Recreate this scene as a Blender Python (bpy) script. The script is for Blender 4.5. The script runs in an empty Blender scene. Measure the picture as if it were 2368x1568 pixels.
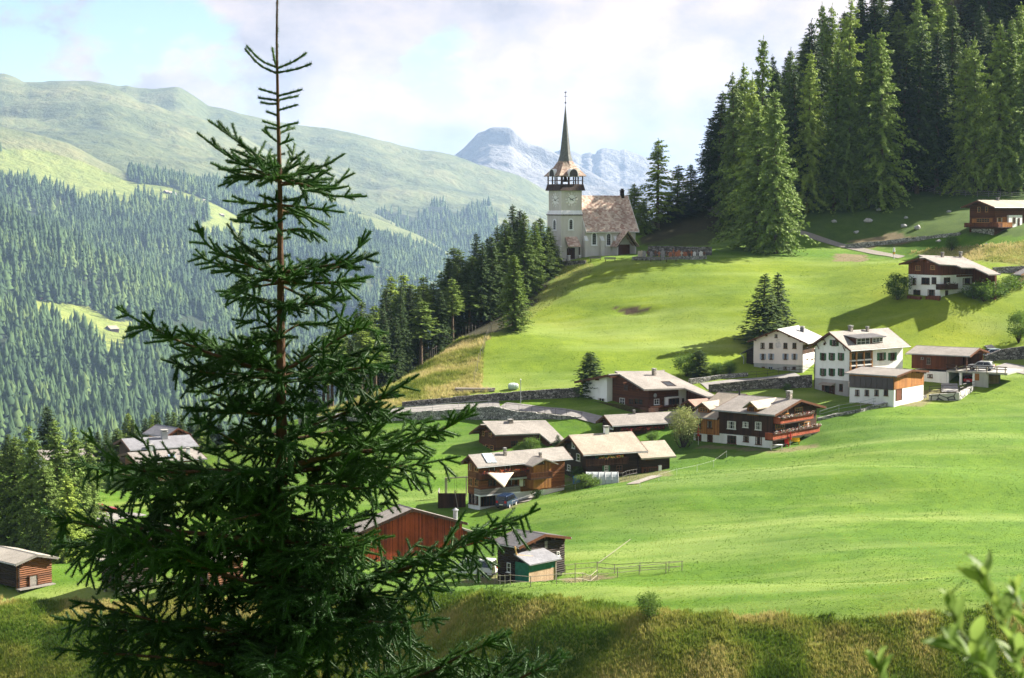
import bpy, math, random
import numpy as np
from mathutils import Vector, Matrix
random.seed(7); RNG = np.random.default_rng(7)
C = bpy.context.scene.collection
R = math.radians
# ---------------------------------------------------------------- camera: 64 mm lens, looking a little downhill
F = 4200.0; PITCH = math.atan(304 / F); CP, SP = math.cos(PITCH), math.sin(PITCH); K = 1.2
cd = bpy.data.cameras.new('camera'); cam = bpy.data.objects.new('camera', cd); C.objects.link(cam)
cd.sensor_width = 36; cd.lens = 36 * F / 2368; cd.clip_start = .3; cd.clip_end = 40000
cam.rotation_euler = (math.pi / 2 - PITCH, 0, 0)
cd.dof.use_dof = True; cd.dof.focus_distance = 32; cd.dof.aperture_fstop = 9
bpy.context.scene.camera = cam

def ray(px, py):
    cx = (px - 1184) / F; cy = (784 - py) / F
    return Vector((cx, CP + cy * SP, -SP + cy * CP))
def at0(px, py, Y):            # a surveyed point: bearing, elevation, distance
    d = ray(px, py); return d * (Y / d.y)
def at(px, py, Y): return at0(px, py, Y * K)
def proj(p):
    x, y, z = p; dep = y * CP - z * SP
    return 1184 + F * x / dep, 784 - F * (y * SP + z * CP) / dep
def projn(X, Y, Z):
    dep = np.maximum(Y * CP - Z * SP, .5)
    return 1184 + F * X / dep, 784 - F * (Y * SP + Z * CP) / dep

# ---------------------------------------------------------------- noise
_T = np.random.default_rng(3).random((256, 256))
def vnoise(x, y):
    xi = np.floor(x).astype(int); yi = np.floor(y).astype(int); fx = x - xi; fy = y - yi
    fx = fx * fx * fx * (fx * (fx * 6 - 15) + 10); fy = fy * fy * fy * (fy * (fy * 6 - 15) + 10)
    a = _T[xi & 255, yi & 255]; b = _T[(xi + 1) & 255, yi & 255]; c = _T[xi & 255, (yi + 1) & 255]; d = _T[(xi + 1) & 255, (yi + 1) & 255]
    return (a + (b - a) * fx) * (1 - fy) + (c + (d - c) * fx) * fy
def fbm(x, y, o=4, g=.5):
    s = 0; a = 1; n = 0
    for i in range(o):
        s = s + a * (vnoise(x * 2 ** i + 17.3 * i, y * 2 ** i + 9.1 * i) - .5); n += a; a *= g
    return s / n * 2
def inpoly(px, py, poly):
    r = np.zeros(px.shape, bool); n = len(poly)
    for i in range(n):
        x0, y0 = poly[i]; x1, y1 = poly[(i + 1) % n]
        if y0 == y1: continue
        c = ((y0 > py) != (y1 > py)) & (px < (x1 - x0) * (py - y0) / (y1 - y0) + x0); r ^= c
    return r
def sstep(a, b, x):
    t = np.clip((x - a) / (b - a), 0, 1); return t * t * (3 - 2 * t)

# ---------------------------------------------------------------- objects, tags
def tag(o, label=None, cat=None, group=None, kind=None):
    for k, v in (('label', label), ('category', cat), ('group', group), ('kind', kind)):
        if v: o[k] = v
    return o
def empty(name, loc, label, cat, group=None):
    o = bpy.data.objects.new(name, None); C.objects.link(o); o.location = loc; o.empty_display_size = .2
    return tag(o, label, cat, group)
def npmesh(name, V, Fc, mats=(), mi=None, smooth=False, cols=None, parent=None, loc=None):
    """V (n,3); Fc (m,k) indices, k = 3 or 4, or a list of such arrays"""
    fl = Fc if isinstance(Fc, list) else [Fc]
    me = bpy.data.meshes.new(name); V = np.asarray(V, np.float32)
    me.vertices.add(len(V)); me.vertices.foreach_set('co', V.ravel())
    idx = np.concatenate([f.ravel() for f in fl]).astype(np.int32)
    tot = np.concatenate([np.full(len(f), f.shape[1], np.int32) for f in fl])
    me.loops.add(len(idx)); me.loops.foreach_set('vertex_index', idx)
    me.polygons.add(len(tot)); st = np.concatenate([[0], np.cumsum(tot)[:-1]]).astype(np.int32)
    me.polygons.foreach_set('loop_start', st)
    if smooth: me.polygons.foreach_set('use_smooth', np.ones(len(tot), bool))
    for m in mats: me.materials.append(m)
    if mi is not None: me.polygons.foreach_set('material_index', np.asarray(mi, np.int32))
    if cols is not None:
        for nm, c in cols.items():
            a = me.color_attributes.new(nm, 'FLOAT_COLOR', 'POINT'); c = np.asarray(c, np.float32)
            if c.shape[1] == 3: c = np.concatenate([c, np.ones((len(c), 1), np.float32)], 1)
            a.data.foreach_set('color', c.ravel())
    me.update(calc_edges=True); me.validate()
    o = bpy.data.objects.new(name, me); C.objects.link(o)
    if parent is not None: o.parent = parent
    if loc is not None: o.location = loc
    return o

# ---------------------------------------------------------------- materials
class NT:
    def __init__(s, name):
        s.m = bpy.data.materials.new(name); s.m.use_nodes = True; s.t = s.m.node_tree; s.n = s.t.nodes
        s.b = s.n['Principled BSDF']; s.b.inputs['Specular IOR Level'].default_value = .25
    def __call__(s, typ, **kw):
        n = s.n.new('ShaderNode' + typ)
        for k, v in kw.items():
            if k.startswith('i_'):
                key = k[2:]; key = int(key) if key.isdigit() else key.replace('_', ' ')
                if isinstance(v, bpy.types.NodeSocket): s.t.links.new(v, n.inputs[key])
                else: n.inputs[key].default_value = v
            else: setattr(n, k, v)
        return n
    def link(s, a, b): s.t.links.new(a, b)
    def ramp(s, fac, stops):
        r = s('ValToRGB', i_0=fac); e = r.color_ramp.elements
        while len(e) > len(stops): e.remove(e[-1])
        while len(e) < len(stops): e.new(1)
        for q, (p, c) in zip(e, stops): q.position = p; q.color = (*c, 1) if len(c) == 3 else c
        return r.outputs[0]
    def mix(s, fac, a, b, mode='MIX'):
        m = s('MixRGB', blend_type=mode)
        for i, v in enumerate((fac, a, b)):
            if isinstance(v, bpy.types.NodeSocket): s.link(v, m.inputs[i])
            else: m.inputs[i].default_value = (*v, 1) if isinstance(v, tuple) and len(v) == 3 else v
        return m.outputs[0]
    def uv(s, sx=1, sy=1):
        t = s('UVMap'); m = s('Mapping', i_0=t.outputs[0]); m.inputs['Scale'].default_value = (sx, sy, 1); return m.outputs[0]
    def noise(s, vec, scale, detail=3, rough=.55):
        kw = dict(i_Scale=scale, i_Detail=detail, i_Roughness=rough)
        if vec is not None: kw['i_0'] = vec
        return s('TexNoise', **kw).outputs[0]
    def math(s, op, a, b=0.0, clamp=False):
        m = s('Math', operation=op, use_clamp=clamp)
        for i, v in enumerate((a, b)):
            if isinstance(v, bpy.types.NodeSocket): s.link(v, m.inputs[i])
            else: m.inputs[i].default_value = v
        return m.outputs[0]
    def out(s, col, rough=.8, bump=None, strength=.4, dist=.03, **kw):
        if isinstance(col, bpy.types.NodeSocket): s.link(col, s.b.inputs['Base Color'])
        else: s.b.inputs['Base Color'].default_value = (*col, 1)
        s.b.inputs['Roughness'].default_value = rough
        if bump is not None:
            b = s('Bump', i_Strength=strength, i_Distance=dist, i_Height=bump); s.link(b.outputs[0], s.b.inputs['Normal'])
        for k, v in kw.items(): s.b.inputs[k.replace('_', ' ')].default_value = v
        return s.m
def sc(c, k): return tuple(min(1, x * k) for x in c)
def plain(name, c, rough=.6, var=.25, scale=3, **kw):
    n = NT(name); f = n.noise(n('TexCoord').outputs['Object'], scale, 4)
    return n.out(n.ramp(f, [(.3, sc(c, 1 - var)), (.7, sc(c, 1 + var))]), rough, bump=f, strength=.15, dist=.02, **kw)
def timber(name, dark, light, plank=.18, vertical=True, weather=.5, gap=.06):
    """boards: plank joints, grain stretched along the board, tone from board to board, weathered patches"""
    n = NT(name); u = n.uv()
    sx, sy = (1 / plank, .02) if vertical else (.02, 1 / plank)
    sep = n('SeparateXYZ', i_0=u); c = sep.outputs[0 if vertical else 1]
    k = n.math('MULTIPLY', c, 1 / plank); fr = n.math('FRACT', k); fl = n.math('FLOOR', k)
    wn = n('TexWhiteNoise', noise_dimensions='1D'); n.link(fl, wn.inputs['W'])
    gr = n.noise(n.uv(*((14, 1.2) if vertical else (1.2, 14))), 1, 5)
    w = n.noise(n.uv(.35, .35), 1, 4)
    f = n.math('ADD', n.math('MULTIPLY', wn.outputs[0], .35), n.math('MULTIPLY', gr, .4)); f = n.math('ADD', f, n.math('MULTIPLY', n.math('SUBTRACT', w, .35), weather))
    col = n.ramp(f, [(.15, dark), (.75, light)])
    d = n.math('ABSOLUTE', n.math('SUBTRACT', fr, .5)); g = n.math('GREATER_THAN', d, .5 - gap)
    col = n.mix(g, col, sc(dark, .35))
    h = n.math('SUBTRACT', gr, n.math('MULTIPLY', g, 2.0))
    return n.out(col, .75, bump=h, strength=.5, dist=.02)
def plaster(name, c, stain=.12):
    n = NT(name); a = n.noise(n.uv(.25, .12), 1, 6); b = n.noise(n.uv(6, 6), 1, 3); st = n.noise(n.uv(1.2, .08), 1, 4)
    f = n.math('ADD', n.math('MULTIPLY', a, .6), n.math('MULTIPLY', st, .4))
    return n.out(n.ramp(f, [(.3, sc((c[0] * .96, c[1] * .95, c[2] * .92), 1 - 2 * stain)), (.55, c)]), .9, bump=b, strength=.12, dist=.01)
def roofing(name, c, c2, tw=.45, th=.32, var=.5):
    """overlapping slabs laid in courses"""
    n = NT(name); br = n('TexBrick', i_Vector=n.uv(), i_Scale=1.0)
    br.offset = .5
    for k, v in (('Color1', (*c, 1)), ('Color2', (*c2, 1)), ('Mortar', (*sc(c, .55), 1))): br.inputs[k].default_value = v
    br.inputs['Mortar Size'].default_value = .012; br.inputs['Brick Width'].default_value = tw; br.inputs['Row Height'].default_value = th; br.inputs['Bias'].default_value = -.1
    a = n.noise(n.uv(.3, .16), 1, 5); m = n.ramp(a, [(.3, (1 - var * .5,) * 3), (.7, (1 + var * .35,) * 3)])
    fr = n.math('FRACT', n.math('MULTIPLY', n('SeparateXYZ', i_0=n.uv()).outputs[1], 1 / th))
    h = n.math('SUBTRACT', n.math('MULTIPLY', n.math('SUBTRACT', 1.0, fr), .5), br.outputs['Fac'])
    return n.out(n.mix(1.0, br.outputs[0], m, 'MULTIPLY'), .7, bump=h, strength=.6, dist=.03)
def stonework(name, c, c2, scale=2.2):
    n = NT(name); v1 = n('TexVoronoi', i_Vector=n.uv(1, 1.6), i_Scale=scale); v2 = n('TexVoronoi', i_Vector=n.uv(1, 1.6), i_Scale=scale, feature='DISTANCE_TO_EDGE')
    s = n('SeparateColor', i_0=v1.outputs['Color']); f = n.math('ADD', n.math('MULTIPLY', s.outputs[0], .7), n.math('MULTIPLY', n.noise(n.uv(5, 5), 1, 4), .4))
    col = n.ramp(f, [(.15, sc(c, .5)), (.5, c), (.95, c2)])
    e = n.math('LESS_THAN', v2.outputs['Distance'], .05)
    h = n.math('MINIMUM', v2.outputs['Distance'], .25)
    return n.out(n.mix(e, col, sc(c, .15)), .9, bump=h, strength=1.0, dist=.25)
# ---------------------------------------------------------------- the near land: one height field through surveyed points
S = []   # (px, py, distance)
S += [(1320,606,322),(1400,604,318),(1500,602,316),(1700,600,315),(1900,601,315),(2080,603,313),(1480,590,328),(1420,590,332),(1290,640,318)]
S += [(1465,718,290),(1150,762,284),(1120,880,258),(1300,888,256),(1600,800,272),(1800,790,275),(2000,700,288),(2250,745,277),(1300,760,284),(1700,700,289),(1900,640,304),(1450,820,268)]
S += [(2100,692,285),(2190,694,281),(2310,668,290),(2368,690,285),(2368,620,303),(2200,615,304),(2400,760,275)]
S += [(1745,868,258),(1860,866,258),(1890,922,247),(1960,922,245),(2130,935,241),(2020,931,240),(2110,893,252),(2250,893,250),(2330,845,262),(2368,862,258),(2300,805,270)]
S += [(940,938,249),(1190,933,249),(1340,922,248),(1100,990,240),(1250,985,238),(1345,962,240),(1500,962,238),(1640,930,246),(1800,905,250),(1870,905,250),(1400,1012,233),(1590,1012,231)]
S += [(1680,1035,226),(1800,1042,222),(1890,1030,224),(1110,1052,228),(1290,1052,226),(1310,1108,213),(1430,1108,209),(1545,1090,214),(1085,1176,204),(1180,1172,201),(1250,1140,208),(1000,1180,204)]
S += [(1920,1005,226),(2140,932,241),(2260,893,250),(2368,1000,224),(2368,1100,202),(2368,1250,173),(2000,1050,211),(1800,1130,197),(1560,1110,206),(1500,1150,196),(1300,1180,195),(1300,1262,181),(1600,1250,180),(2000,1210,180),(1300,1352,159),(1600,1342,160),(2000,1352,153),(2368,1345,151),(2000,1280,168)]
S += [(1068,1318,174),(1000,1322,174),(940,1322,174)]
S += [(1200,1340,162),(1120,1345,163),(1000,1330,168)]
# the rough bank below the meadow
S += [(1100,1385,149),(1200,1392,147),(1290,1384,146.5),(1500,1416,141.5),(1800,1428,139),(2100,1428,138),(2368,1418,138.5),(2368,1480,135.5),(2368,1568,133.5),(2100,1500,134.5),(2100,1568,133),(1800,1500,135),(1800,1568,133.2),(1500,1500,137),(1500,1568,134.6),(1250,1450,143),(1250,1568,138.5),(1000,1568,143),(1040,1480,148)]
S += [(500,1378,165),(300,1390,166),(130,1374,171),(0,1378,171),(250,1378,169),(-150,1380,172),(0,1450,163),(0,1568,157),(300,1450,161),(300,1568,155),(600,1568,152),(700,1400,160),(-200,1568,160)]
# village floor
S += [(130,1300,186),(240,1205,205),(300,1122,232),(470,1112,232),(60,1100,236),(600,1250,194),(800,1320,176),(900,1020,236),(1000,1060,227),(950,1170,206),(750,1120,216),(620,1110,226),(800,1010,240),(400,1060,248),(-150,1150,225),(-150,1280,195)]
# ridge that carries the wood under the church
S += [(1285,648,312),(1180,757,288),(1130,772,284),(1060,778,286),(1000,826,274),(900,888,262),(800,930,256),(690,968,250),(950,900,256),(1050,850,266)]
S += [(1230,640,330),(1150,690,322),(1080,765,302),(1000,830,287),(900,905,276),(780,985,268),(1280,600,338)]
# above the brow: knoll, path, wood
S += [(1480,560,338),(1560,535,342),(1620,480,356),(1520,510,352),(1680,500,350),(1810,537,336),(1900,563,331),(2000,582,326),(2080,598,320),(2130,606,317),(1650,560,334),(1960,565,331),(2220,548,322),(2290,538,320),(2400,538,318),(2000,520,338),(2200,475,346),(2100,445,356),(2368,450,345),(1850,480,352),(1700,440,372),(1900,365,388),(2100,270,398),(2368,215,400),(2000,190,450),(2300,30,460),(1700,445,440),(1500,520,370),(1580,515,400),(1640,480,410),(1560,570,460),(1450,600,400),(2600,20,450),(2600,450,350),(2600,600,305),(2600,800,262),(2600,1000,224),(2600,1250,173),(2600,1420,139),(2600,1568,134)]
P = [tuple(at(*s)) for s in S]
for x, y, z in [(-60,330,-60),(-110,320,-58),(-40,370,-62),(-20,420,-64),(20,460,-60),(-160,380,-105),(-60,480,-125),(60,520,-95),(130,560,-60),(-200,300,-70),(-250,380,-140),(40,430,-38),(75,460,-28),
                (0,0,-1.9),(-10,20,-14),(15,20,-13.5),(0,60,-36),(40,70,-38),(-50,70,-42),(0,110,-49),(60,115,-48),(-60,115,-54),(80,20,-8),(-80,20,-16),(120,100,-44),(-120,120,-56)]:
    P.append((x * K, y * K, z * K) if y > 100 else (x, y, z))
P = np.array(P)
def tps_fit(P, lam=.6):
    n = len(P); X = P[:, :2] / 100
    d = np.linalg.norm(X[:, None] - X[None], axis=2); U = np.where(d > 0, d * d * np.log(d + 1e-12), 0) + np.eye(n) * lam * .002
    A = np.zeros((n + 3, n + 3)); A[:n, :n] = U; A[:n, n] = 1; A[:n, n + 1:] = X; A[n:, :n] = A[:n, n:].T
    w = np.linalg.solve(A, np.concatenate([P[:, 2], np.zeros(3)])); return X, w
_X, _W = tps_fit(P)
def tps(x, y):
    x = np.atleast_1d(np.asarray(x, float)) / 100; y = np.atleast_1d(np.asarray(y, float)) / 100; out = np.zeros(x.shape)
    for i in range(0, len(x), 20000):
        d2 = (x[i:i + 20000, None] - _X[None, :, 0]) ** 2 + (y[i:i + 20000, None] - _X[None, :, 1]) ** 2
        out[i:i + 20000] = (d2 * .5 * np.log(d2 + 1e-12)) @ _W[:-3] + _W[-3] + _W[-2] * x[i:i + 20000] + _W[-1] * y[i:i + 20000]
    return out
GX0, GX1, GY0, GY1, GS = -300.0, 340.0, -6.0, 660.0, 1.0
gx = np.arange(GX0, GX1 + .1, GS); gy = np.arange(GY0, GY1 + .1, GS)
MX, MY = np.meshgrid(gx, gy); shp = MX.shape
Z = tps(MX.ravel(), MY.ravel()).reshape(shp)
near = sstep(25, 120, MY)
Z += near * (.55 * fbm(MX / 26, MY / 26, 3) + .22 * fbm(MX / 7 + 40, MY / 7, 3))
px, py = projn(MX, MY, Z)
Z = np.maximum(Z, -215)
DRY = sstep(0, 1, np.clip((sstep(181, 172, MY + 7 * fbm(MX / 9, MY / 9, 3) - .03 * np.abs(MX - 20)) ), 0, 1))
Z += sstep(120, 150, MY) * sstep(285, 250, MY) * .75 * np.sin(MY / 4.6 + 2.2 * fbm(MX / 45, MY / 45, 2) + MX * .012) * (.5 + .5 * fbm(MX / 30 + 5, MY / 60, 2))
bank = inpoly(px, py, [(-200,1386),(0,1386),(130,1384),(250,1392),(420,1384),(700,1395),(1000,1385),(1110,1378),(1240,1390),(1290,1382),(1400,1398),(1500,1414),(1620,1416),(1800,1424),(1950,1432),(2100,1428),(2368,1410),(2700,1400),(2700,3000),(-400,3000)])
Z += bank * np.where(MY > 110, .55 * fbm(MX / 5, MY / 5, 4) + .5 * fbm(MX / 13 + 9, MY / 13, 2), 0)
# the bare slump in the meadow: a shallow scarp
px, py = projn(MX, MY, Z)
sl = np.exp(-(((px - 1465) / 42) ** 2) - ((py - 719) / 7) ** 2); Z -= 1.0 * sl
def hz(x, y):
    fx = (np.asarray(x, float) - GX0) / GS; fy = (np.asarray(y, float) - GY0) / GS
    ix = np.clip(np.floor(fx).astype(int), 0, shp[1] - 2); iy = np.clip(np.floor(fy).astype(int), 0, shp[0] - 2); fx = np.clip(fx - ix, 0, 1); fy = np.clip(fy - iy, 0, 1)
    return (Z[iy, ix] * (1 - fx) + Z[iy, ix + 1] * fx) * (1 - fy) + (Z[iy + 1, ix] * (1 - fx) + Z[iy + 1, ix + 1] * fx) * fy
def ground(px, py, y0=110.0, y1=640.0):
    """where the line of sight meets the land"""
    d = ray(px, py); Y = np.arange(y0, y1, .5); X = d.x / d.y * Y; Zr = d.z / d.y * Y
    below = np.nonzero(Zr < hz(X, Y))[0]
    if not len(below): return None
    i = below[0]; return Vector((X[i], Y[i], float(hz(X[i], Y[i]))))
def gz(p): return Vector((p[0], p[1], float(hz(p[0], p[1]))))

px, py = projn(MX, MY, Z)
def soft(poly, jit=6):
    return inpoly(px + jit * fbm(MX / 6, MY / 6, 3) * 2, py + jit * fbm(MX / 6 + 50, MY / 6, 3), poly).astype(float)
tall = np.maximum(soft([(690,975),(800,935),(930,885),(1000,835),(1060,785),(1125,775),(1110,840),(1098,890),(1130,905),(930,940)], 4), .35 * soft([(1285,612),(1345,600),(1375,620),(1290,690),(1215,745),(1160,775),(1190,740),(1280,650)], 5))
tall = np.maximum(tall, .8 * soft([(2100,588),(2368,560),(2600,560),(2600,620),(2368,612),(2230,606)], 6))
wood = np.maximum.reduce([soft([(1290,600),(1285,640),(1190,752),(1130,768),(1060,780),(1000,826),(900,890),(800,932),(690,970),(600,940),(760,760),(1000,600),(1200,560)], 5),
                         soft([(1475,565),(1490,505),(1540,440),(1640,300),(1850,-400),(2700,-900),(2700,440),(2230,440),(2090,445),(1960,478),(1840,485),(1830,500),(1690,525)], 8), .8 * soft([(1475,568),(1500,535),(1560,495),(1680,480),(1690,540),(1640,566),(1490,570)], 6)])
lushup = sstep(1000, 780, py) * sstep(590, 612, py)
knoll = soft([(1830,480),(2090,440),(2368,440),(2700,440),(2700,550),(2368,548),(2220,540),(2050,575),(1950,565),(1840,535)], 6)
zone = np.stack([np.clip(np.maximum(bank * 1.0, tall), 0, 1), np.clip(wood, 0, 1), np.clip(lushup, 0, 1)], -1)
zone2 = np.stack([knoll, soft([(1415,712),(1470,710),(1518,713),(1490,727),(1440,727)], 1.5), np.maximum.reduce([soft([(1960,560),(2080,535),(2130,555),(2000,575)], 4), soft([(1925,585),(2005,592),(2000,606),(1930,604)], 3), .9 * soft([(1297,1341),(1360,1330),(1425,1334),(1380,1345),(1310,1347)], 2), .8 * soft([(1610,1036),(1700,1040),(1800,1047),(1890,1036),(1880,1028),(1790,1040),(1640,1028)], 2), .8 * soft([(1970,935),(2130,940),(2190,912),(2260,900),(2250,890),(2110,905),(2130,925)], 2), .8 * soft([(1080,1178),(1180,1178),(1235,1150),(1220,1140),(1180,1160)], 2), .7 * soft([(1310,1110),(1430,1116),(1560,1098),(1550,1085),(1430,1105),(1320,1098)], 2), .7 * soft([(1060,1345),(1150,1352),(1240,1345),(1200,1330),(1090,1332)], 2)])], -1)
i = np.arange(shp[0] * shp[1]).reshape(shp)
FQ = np.stack([i[:-1, :-1], i[:-1, 1:], i[1:, 1:], i[1:, :-1]], -1).reshape(-1, 4)

def grass_land():
    n = NT('alpine_meadow'); g = n('NewGeometry').outputs['Position']
    za = n('VertexColor', layer_name='zone'); zs = n('SeparateColor', i_0=za.outputs[0]); zb = n('VertexColor', layer_name='zone2'); z2 = n('SeparateColor', i_0=zb.outputs[0])
    big = n.noise(g, .035, 4); mid = n.noise(g, .35, 5, .65); fine = n.noise(g, 3.2, 5, .7)
    mp = n('Mapping', i_0=g); mp.inputs['Scale'].default_value = (.02, .12, .05); streak = n.noise(mp.outputs[0], 1, 5, .6)
    f = n.math('ADD', n.math('MULTIPLY', mid, .45), n.math('MULTIPLY', fine, .55))
    low = n.ramp(f, [(.25, (.030, .082, .002)), (.5, (.066, .15, .003)), (.75, (.13, .225, .008))])
    up = n.ramp(f, [(.25, (.072, .118, .003)), (.5, (.14, .205, .004)), (.75, (.23, .285, .014))])
    col = n.mix(zs.outputs[2], low, up)
    sk = n.ramp(streak, [(.48, (0, 0, 0)), (.68, (1, 1, 1))]); col = n.mix(n.math('MULTIPLY', sk, .65), col, (.23, .30, .075))  # pale streaks: sunlit terrace bands put into the colour, with seed heads
    pat = n.ramp(big, [(.3, (.66, .76, .6)), (.5, (1, 1, 1)), (.7, (1.3, 1.12, 1.2))]); col = n.mix(1.0, col, pat, 'MULTIPLY')
    dry = n.ramp(n.math('ADD', n.math('MULTIPLY', mid, .6), n.math('MULTIPLY', fine, .4)), [(.25, (.06, .11, .012)), (.45, (.14, .20, .022)), (.62, (.25, .26, .05)), (.8, (.38, .34, .12))])
    col = n.mix(zs.outputs[0], col, dry)
    z3 = n('VertexColor', layer_name='zone3'); col = n.mix(n.math('MULTIPLY', z3.outputs[0], .75), col, n.ramp(f, [(.3, (.16, .20, .03)), (.6, (.34, .34, .10)), (.85, (.5, .44, .2))]))
    kn = n.ramp(f, [(.3, (.03, .07, .008)), (.6, (.075, .125, .018)), (.8, (.15, .15, .05))]); col = n.mix(z2.outputs[0], col, kn)  # knoll grass darkened: the wood's shadow is put into its green
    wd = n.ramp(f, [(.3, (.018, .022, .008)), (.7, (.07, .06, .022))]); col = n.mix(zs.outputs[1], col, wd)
    col = n.mix(z2.outputs[1], col, n.ramp(f, [(.3, (.02, .013, .008)), (.7, (.11, .075, .045))]))
    col = n.mix(z2.outputs[2], col, n.ramp(f, [(.3, (.09, .075, .03)), (.7, (.24, .19, .11))]))
    return n.out(col, .95, bump=f, strength=.6, dist=.25)
M_LAND = grass_land()
V = np.stack([MX, MY, Z], -1).reshape(-1, 3)
land = tag(npmesh('ground', V, FQ, [M_LAND], smooth=True, cols={'zone': zone.reshape(-1, 3), 'zone2': zone2.reshape(-1, 3), 'zone3': np.stack([tall, tall, tall], -1).reshape(-1, 3)}), kind='structure')

# ---------------------------------------------------------------- far land
def catmull(Pts, t):
    n = len(Pts); k = min(int(t), n - 2); f = t - k
    p0 = Pts[max(k - 1, 0)]; p1 = Pts[k]; p2 = Pts[k + 1]; p3 = Pts[min(k + 2, n - 1)]
    return .5 * (2 * p1 + (p2 - p0) * f + (2 * p0 - 5 * p1 + 4 * p2 - p3) * f * f + (3 * p1 - p0 - 3 * p2 + p3) * f ** 3)
HS = 2.0     # how far off the valley's other side lies
class Hill:
    def __init__(s, name, rows, mat, cols=360, sub=30, rough=0, rscale=.002, x0=-500, x1=2900, masks=None, ridge_rough=0):
        xs = np.linspace(x0, x1, cols); Pts = []; rough *= HS; rscale /= HS; rows = [(Y * HS, p) for Y, p in rows]
        for Y, pts in rows:
            a = np.array(pts, float); yy = np.interp(xs, a[:, 0], a[:, 1])
            k = np.ones(5) / 5; ys = np.convolve(np.pad(yy, 2, 'edge'), k, 'valid') if Y < rows[0][0] else yy
            cx = (xs - 1184) / F; cy = (784 - ys) / F; dy = CP + cy * SP; q = Y / dy
            Pts.append(np.stack([cx * q, np.full(cols, float(Y)), (-SP + cy * CP) * q], -1))
        back = Pts[0].copy(); back[:, 1] *= 1.12; back[:, 0] *= 1.12; back[:, 2] -= rows[0][0] * .06
        Pts = [back] + Pts
        G = np.stack([catmull(Pts, t) for t in np.linspace(0, len(Pts) - 1.0001, sub * (len(Pts) - 1))], 0)
        nz = fbm(G[..., 0] * rscale, G[..., 1] * rscale * 1.3 + G[..., 2] * rscale, 6, .55)
        amp = rough * np.clip(.22 + .78 * np.abs(np.arange(G.shape[0]) - sub) / sub, 0, 1)
        G[..., 2] += nz * amp[:, None]
        s.G = G; s.px, s.py = projn(G[..., 0], G[..., 1], G[..., 2]); n, m = G.shape[:2]; i = np.arange(n * m).reshape(n, m)
        fq = np.stack([i[:-1, :-1], i[1:, :-1], i[1:, 1:], i[:-1, 1:]], -1).reshape(-1, 4)
        cols_ = {}
        if masks is not None: s.G = G / HS; cols_ = {'zone': masks(s)}; s.G = G
        s.o = tag(npmesh(name, G.reshape(-1, 3), fq, [mat], smooth=True, cols=cols_), kind='structure')
def hillside(name, c1, c2, c3, sc1=.004, rock=(.3, .29, .28), rockf=(.62, .75), bump=30):
    sc1 /= HS; bump *= HS
    n = NT(name); g = n('NewGeometry').outputs['Position']; a = n.noise(g, sc1, 8, .62); b = n.noise(g, sc1 * 9, 6, .65)
    f = n.math('ADD', n.math('MULTIPLY', a, .6), n.math('MULTIPLY', b, .4))
    col = n.ramp(f, [(.3, c1), (.5, c2), (.7, c3)])
    r = n.noise(g, sc1 * 2.2, 9, .7); col = n.mix(n.ramp(r, [(rockf[0], (0, 0, 0)), (rockf[1], (1, 1, 1))]), col, rock)
    z = n('VertexColor', layer_name='zone'); zs = n('SeparateColor', i_0=z.outputs[0])
    col = n.mix(zs.outputs[0], col, (.018, .03, .012)); col = n.mix(zs.outputs[1], col, n.ramp(b, [(.3, (.13, .175, .03)), (.7, (.24, .27, .055))]))
    return n.out(col, .95, bump=f, strength=1.0, dist=bump)
def no_mask(s): return np.zeros((s.G.shape[0] * s.G.shape[1], 3))
M_ALP = hillside('alpine_slope', (.03, .055, .024), (.105, .125, .045), (.21, .20, .085), rock=(.3, .27, .24), rockf=(.66, .74))  # first tone deepened: shadowed patches put into the slope colour
M_ROCK = hillside('bare_rock', (.07, .066, .066), (.17, .16, .155), (.34, .32, .31), sc1=.0035, rock=(.1, .1, .1), rockf=(.6, .7), bump=60)
ridgeC = [(-500,260),(-200,215),(0,188),(10,188),(35,198),(57,211),(107,211),(117,209),(207,208),(242,214),(276,221),(293,218),(311,223),(328,224),(362,226),(407,222),(421,226),(449,242),(469,254),(483,264),(518,269),(552,278),(604,288),(656,297),(708,307),(759,312),(812,323),(864,335),(915,347),(974,360),(1002,362),(1043,371),(1105,392),(1174,411),(1209,423),(1243,442),(1271,456),(1400,500),(1500,540),(1700,600),(2900,700)]
hC = Hill('mountain', [(5600, ridgeC), (5000, [(x, y + 60) for x, y in ridgeC]), (4400, [(-500,420),(400,420),(800,470),(1271,540),(1700,640),(2900,740)]), (3300, [(-500,640),(600,640),(1000,680),(1300,700),(2900,800)]), (2600, [(-500,760),(2900,860)])], M_ALP, cols=520, sub=40, rough=60, rscale=.0024, masks=lambda s: np.stack([inpoly(s.px, s.py + 14 * fbm(s.G[..., 0] / 160, s.G[..., 2] / 160, 4) , [(812,512),(880,480),(960,505),(1010,470),(1060,500),(1120,470),(1150,520),(1290,530),(1300,800),(700,800),(700,560)]), 0 * s.px, 0 * s.px], -1).reshape(-1, 3).astype(float))
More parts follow.
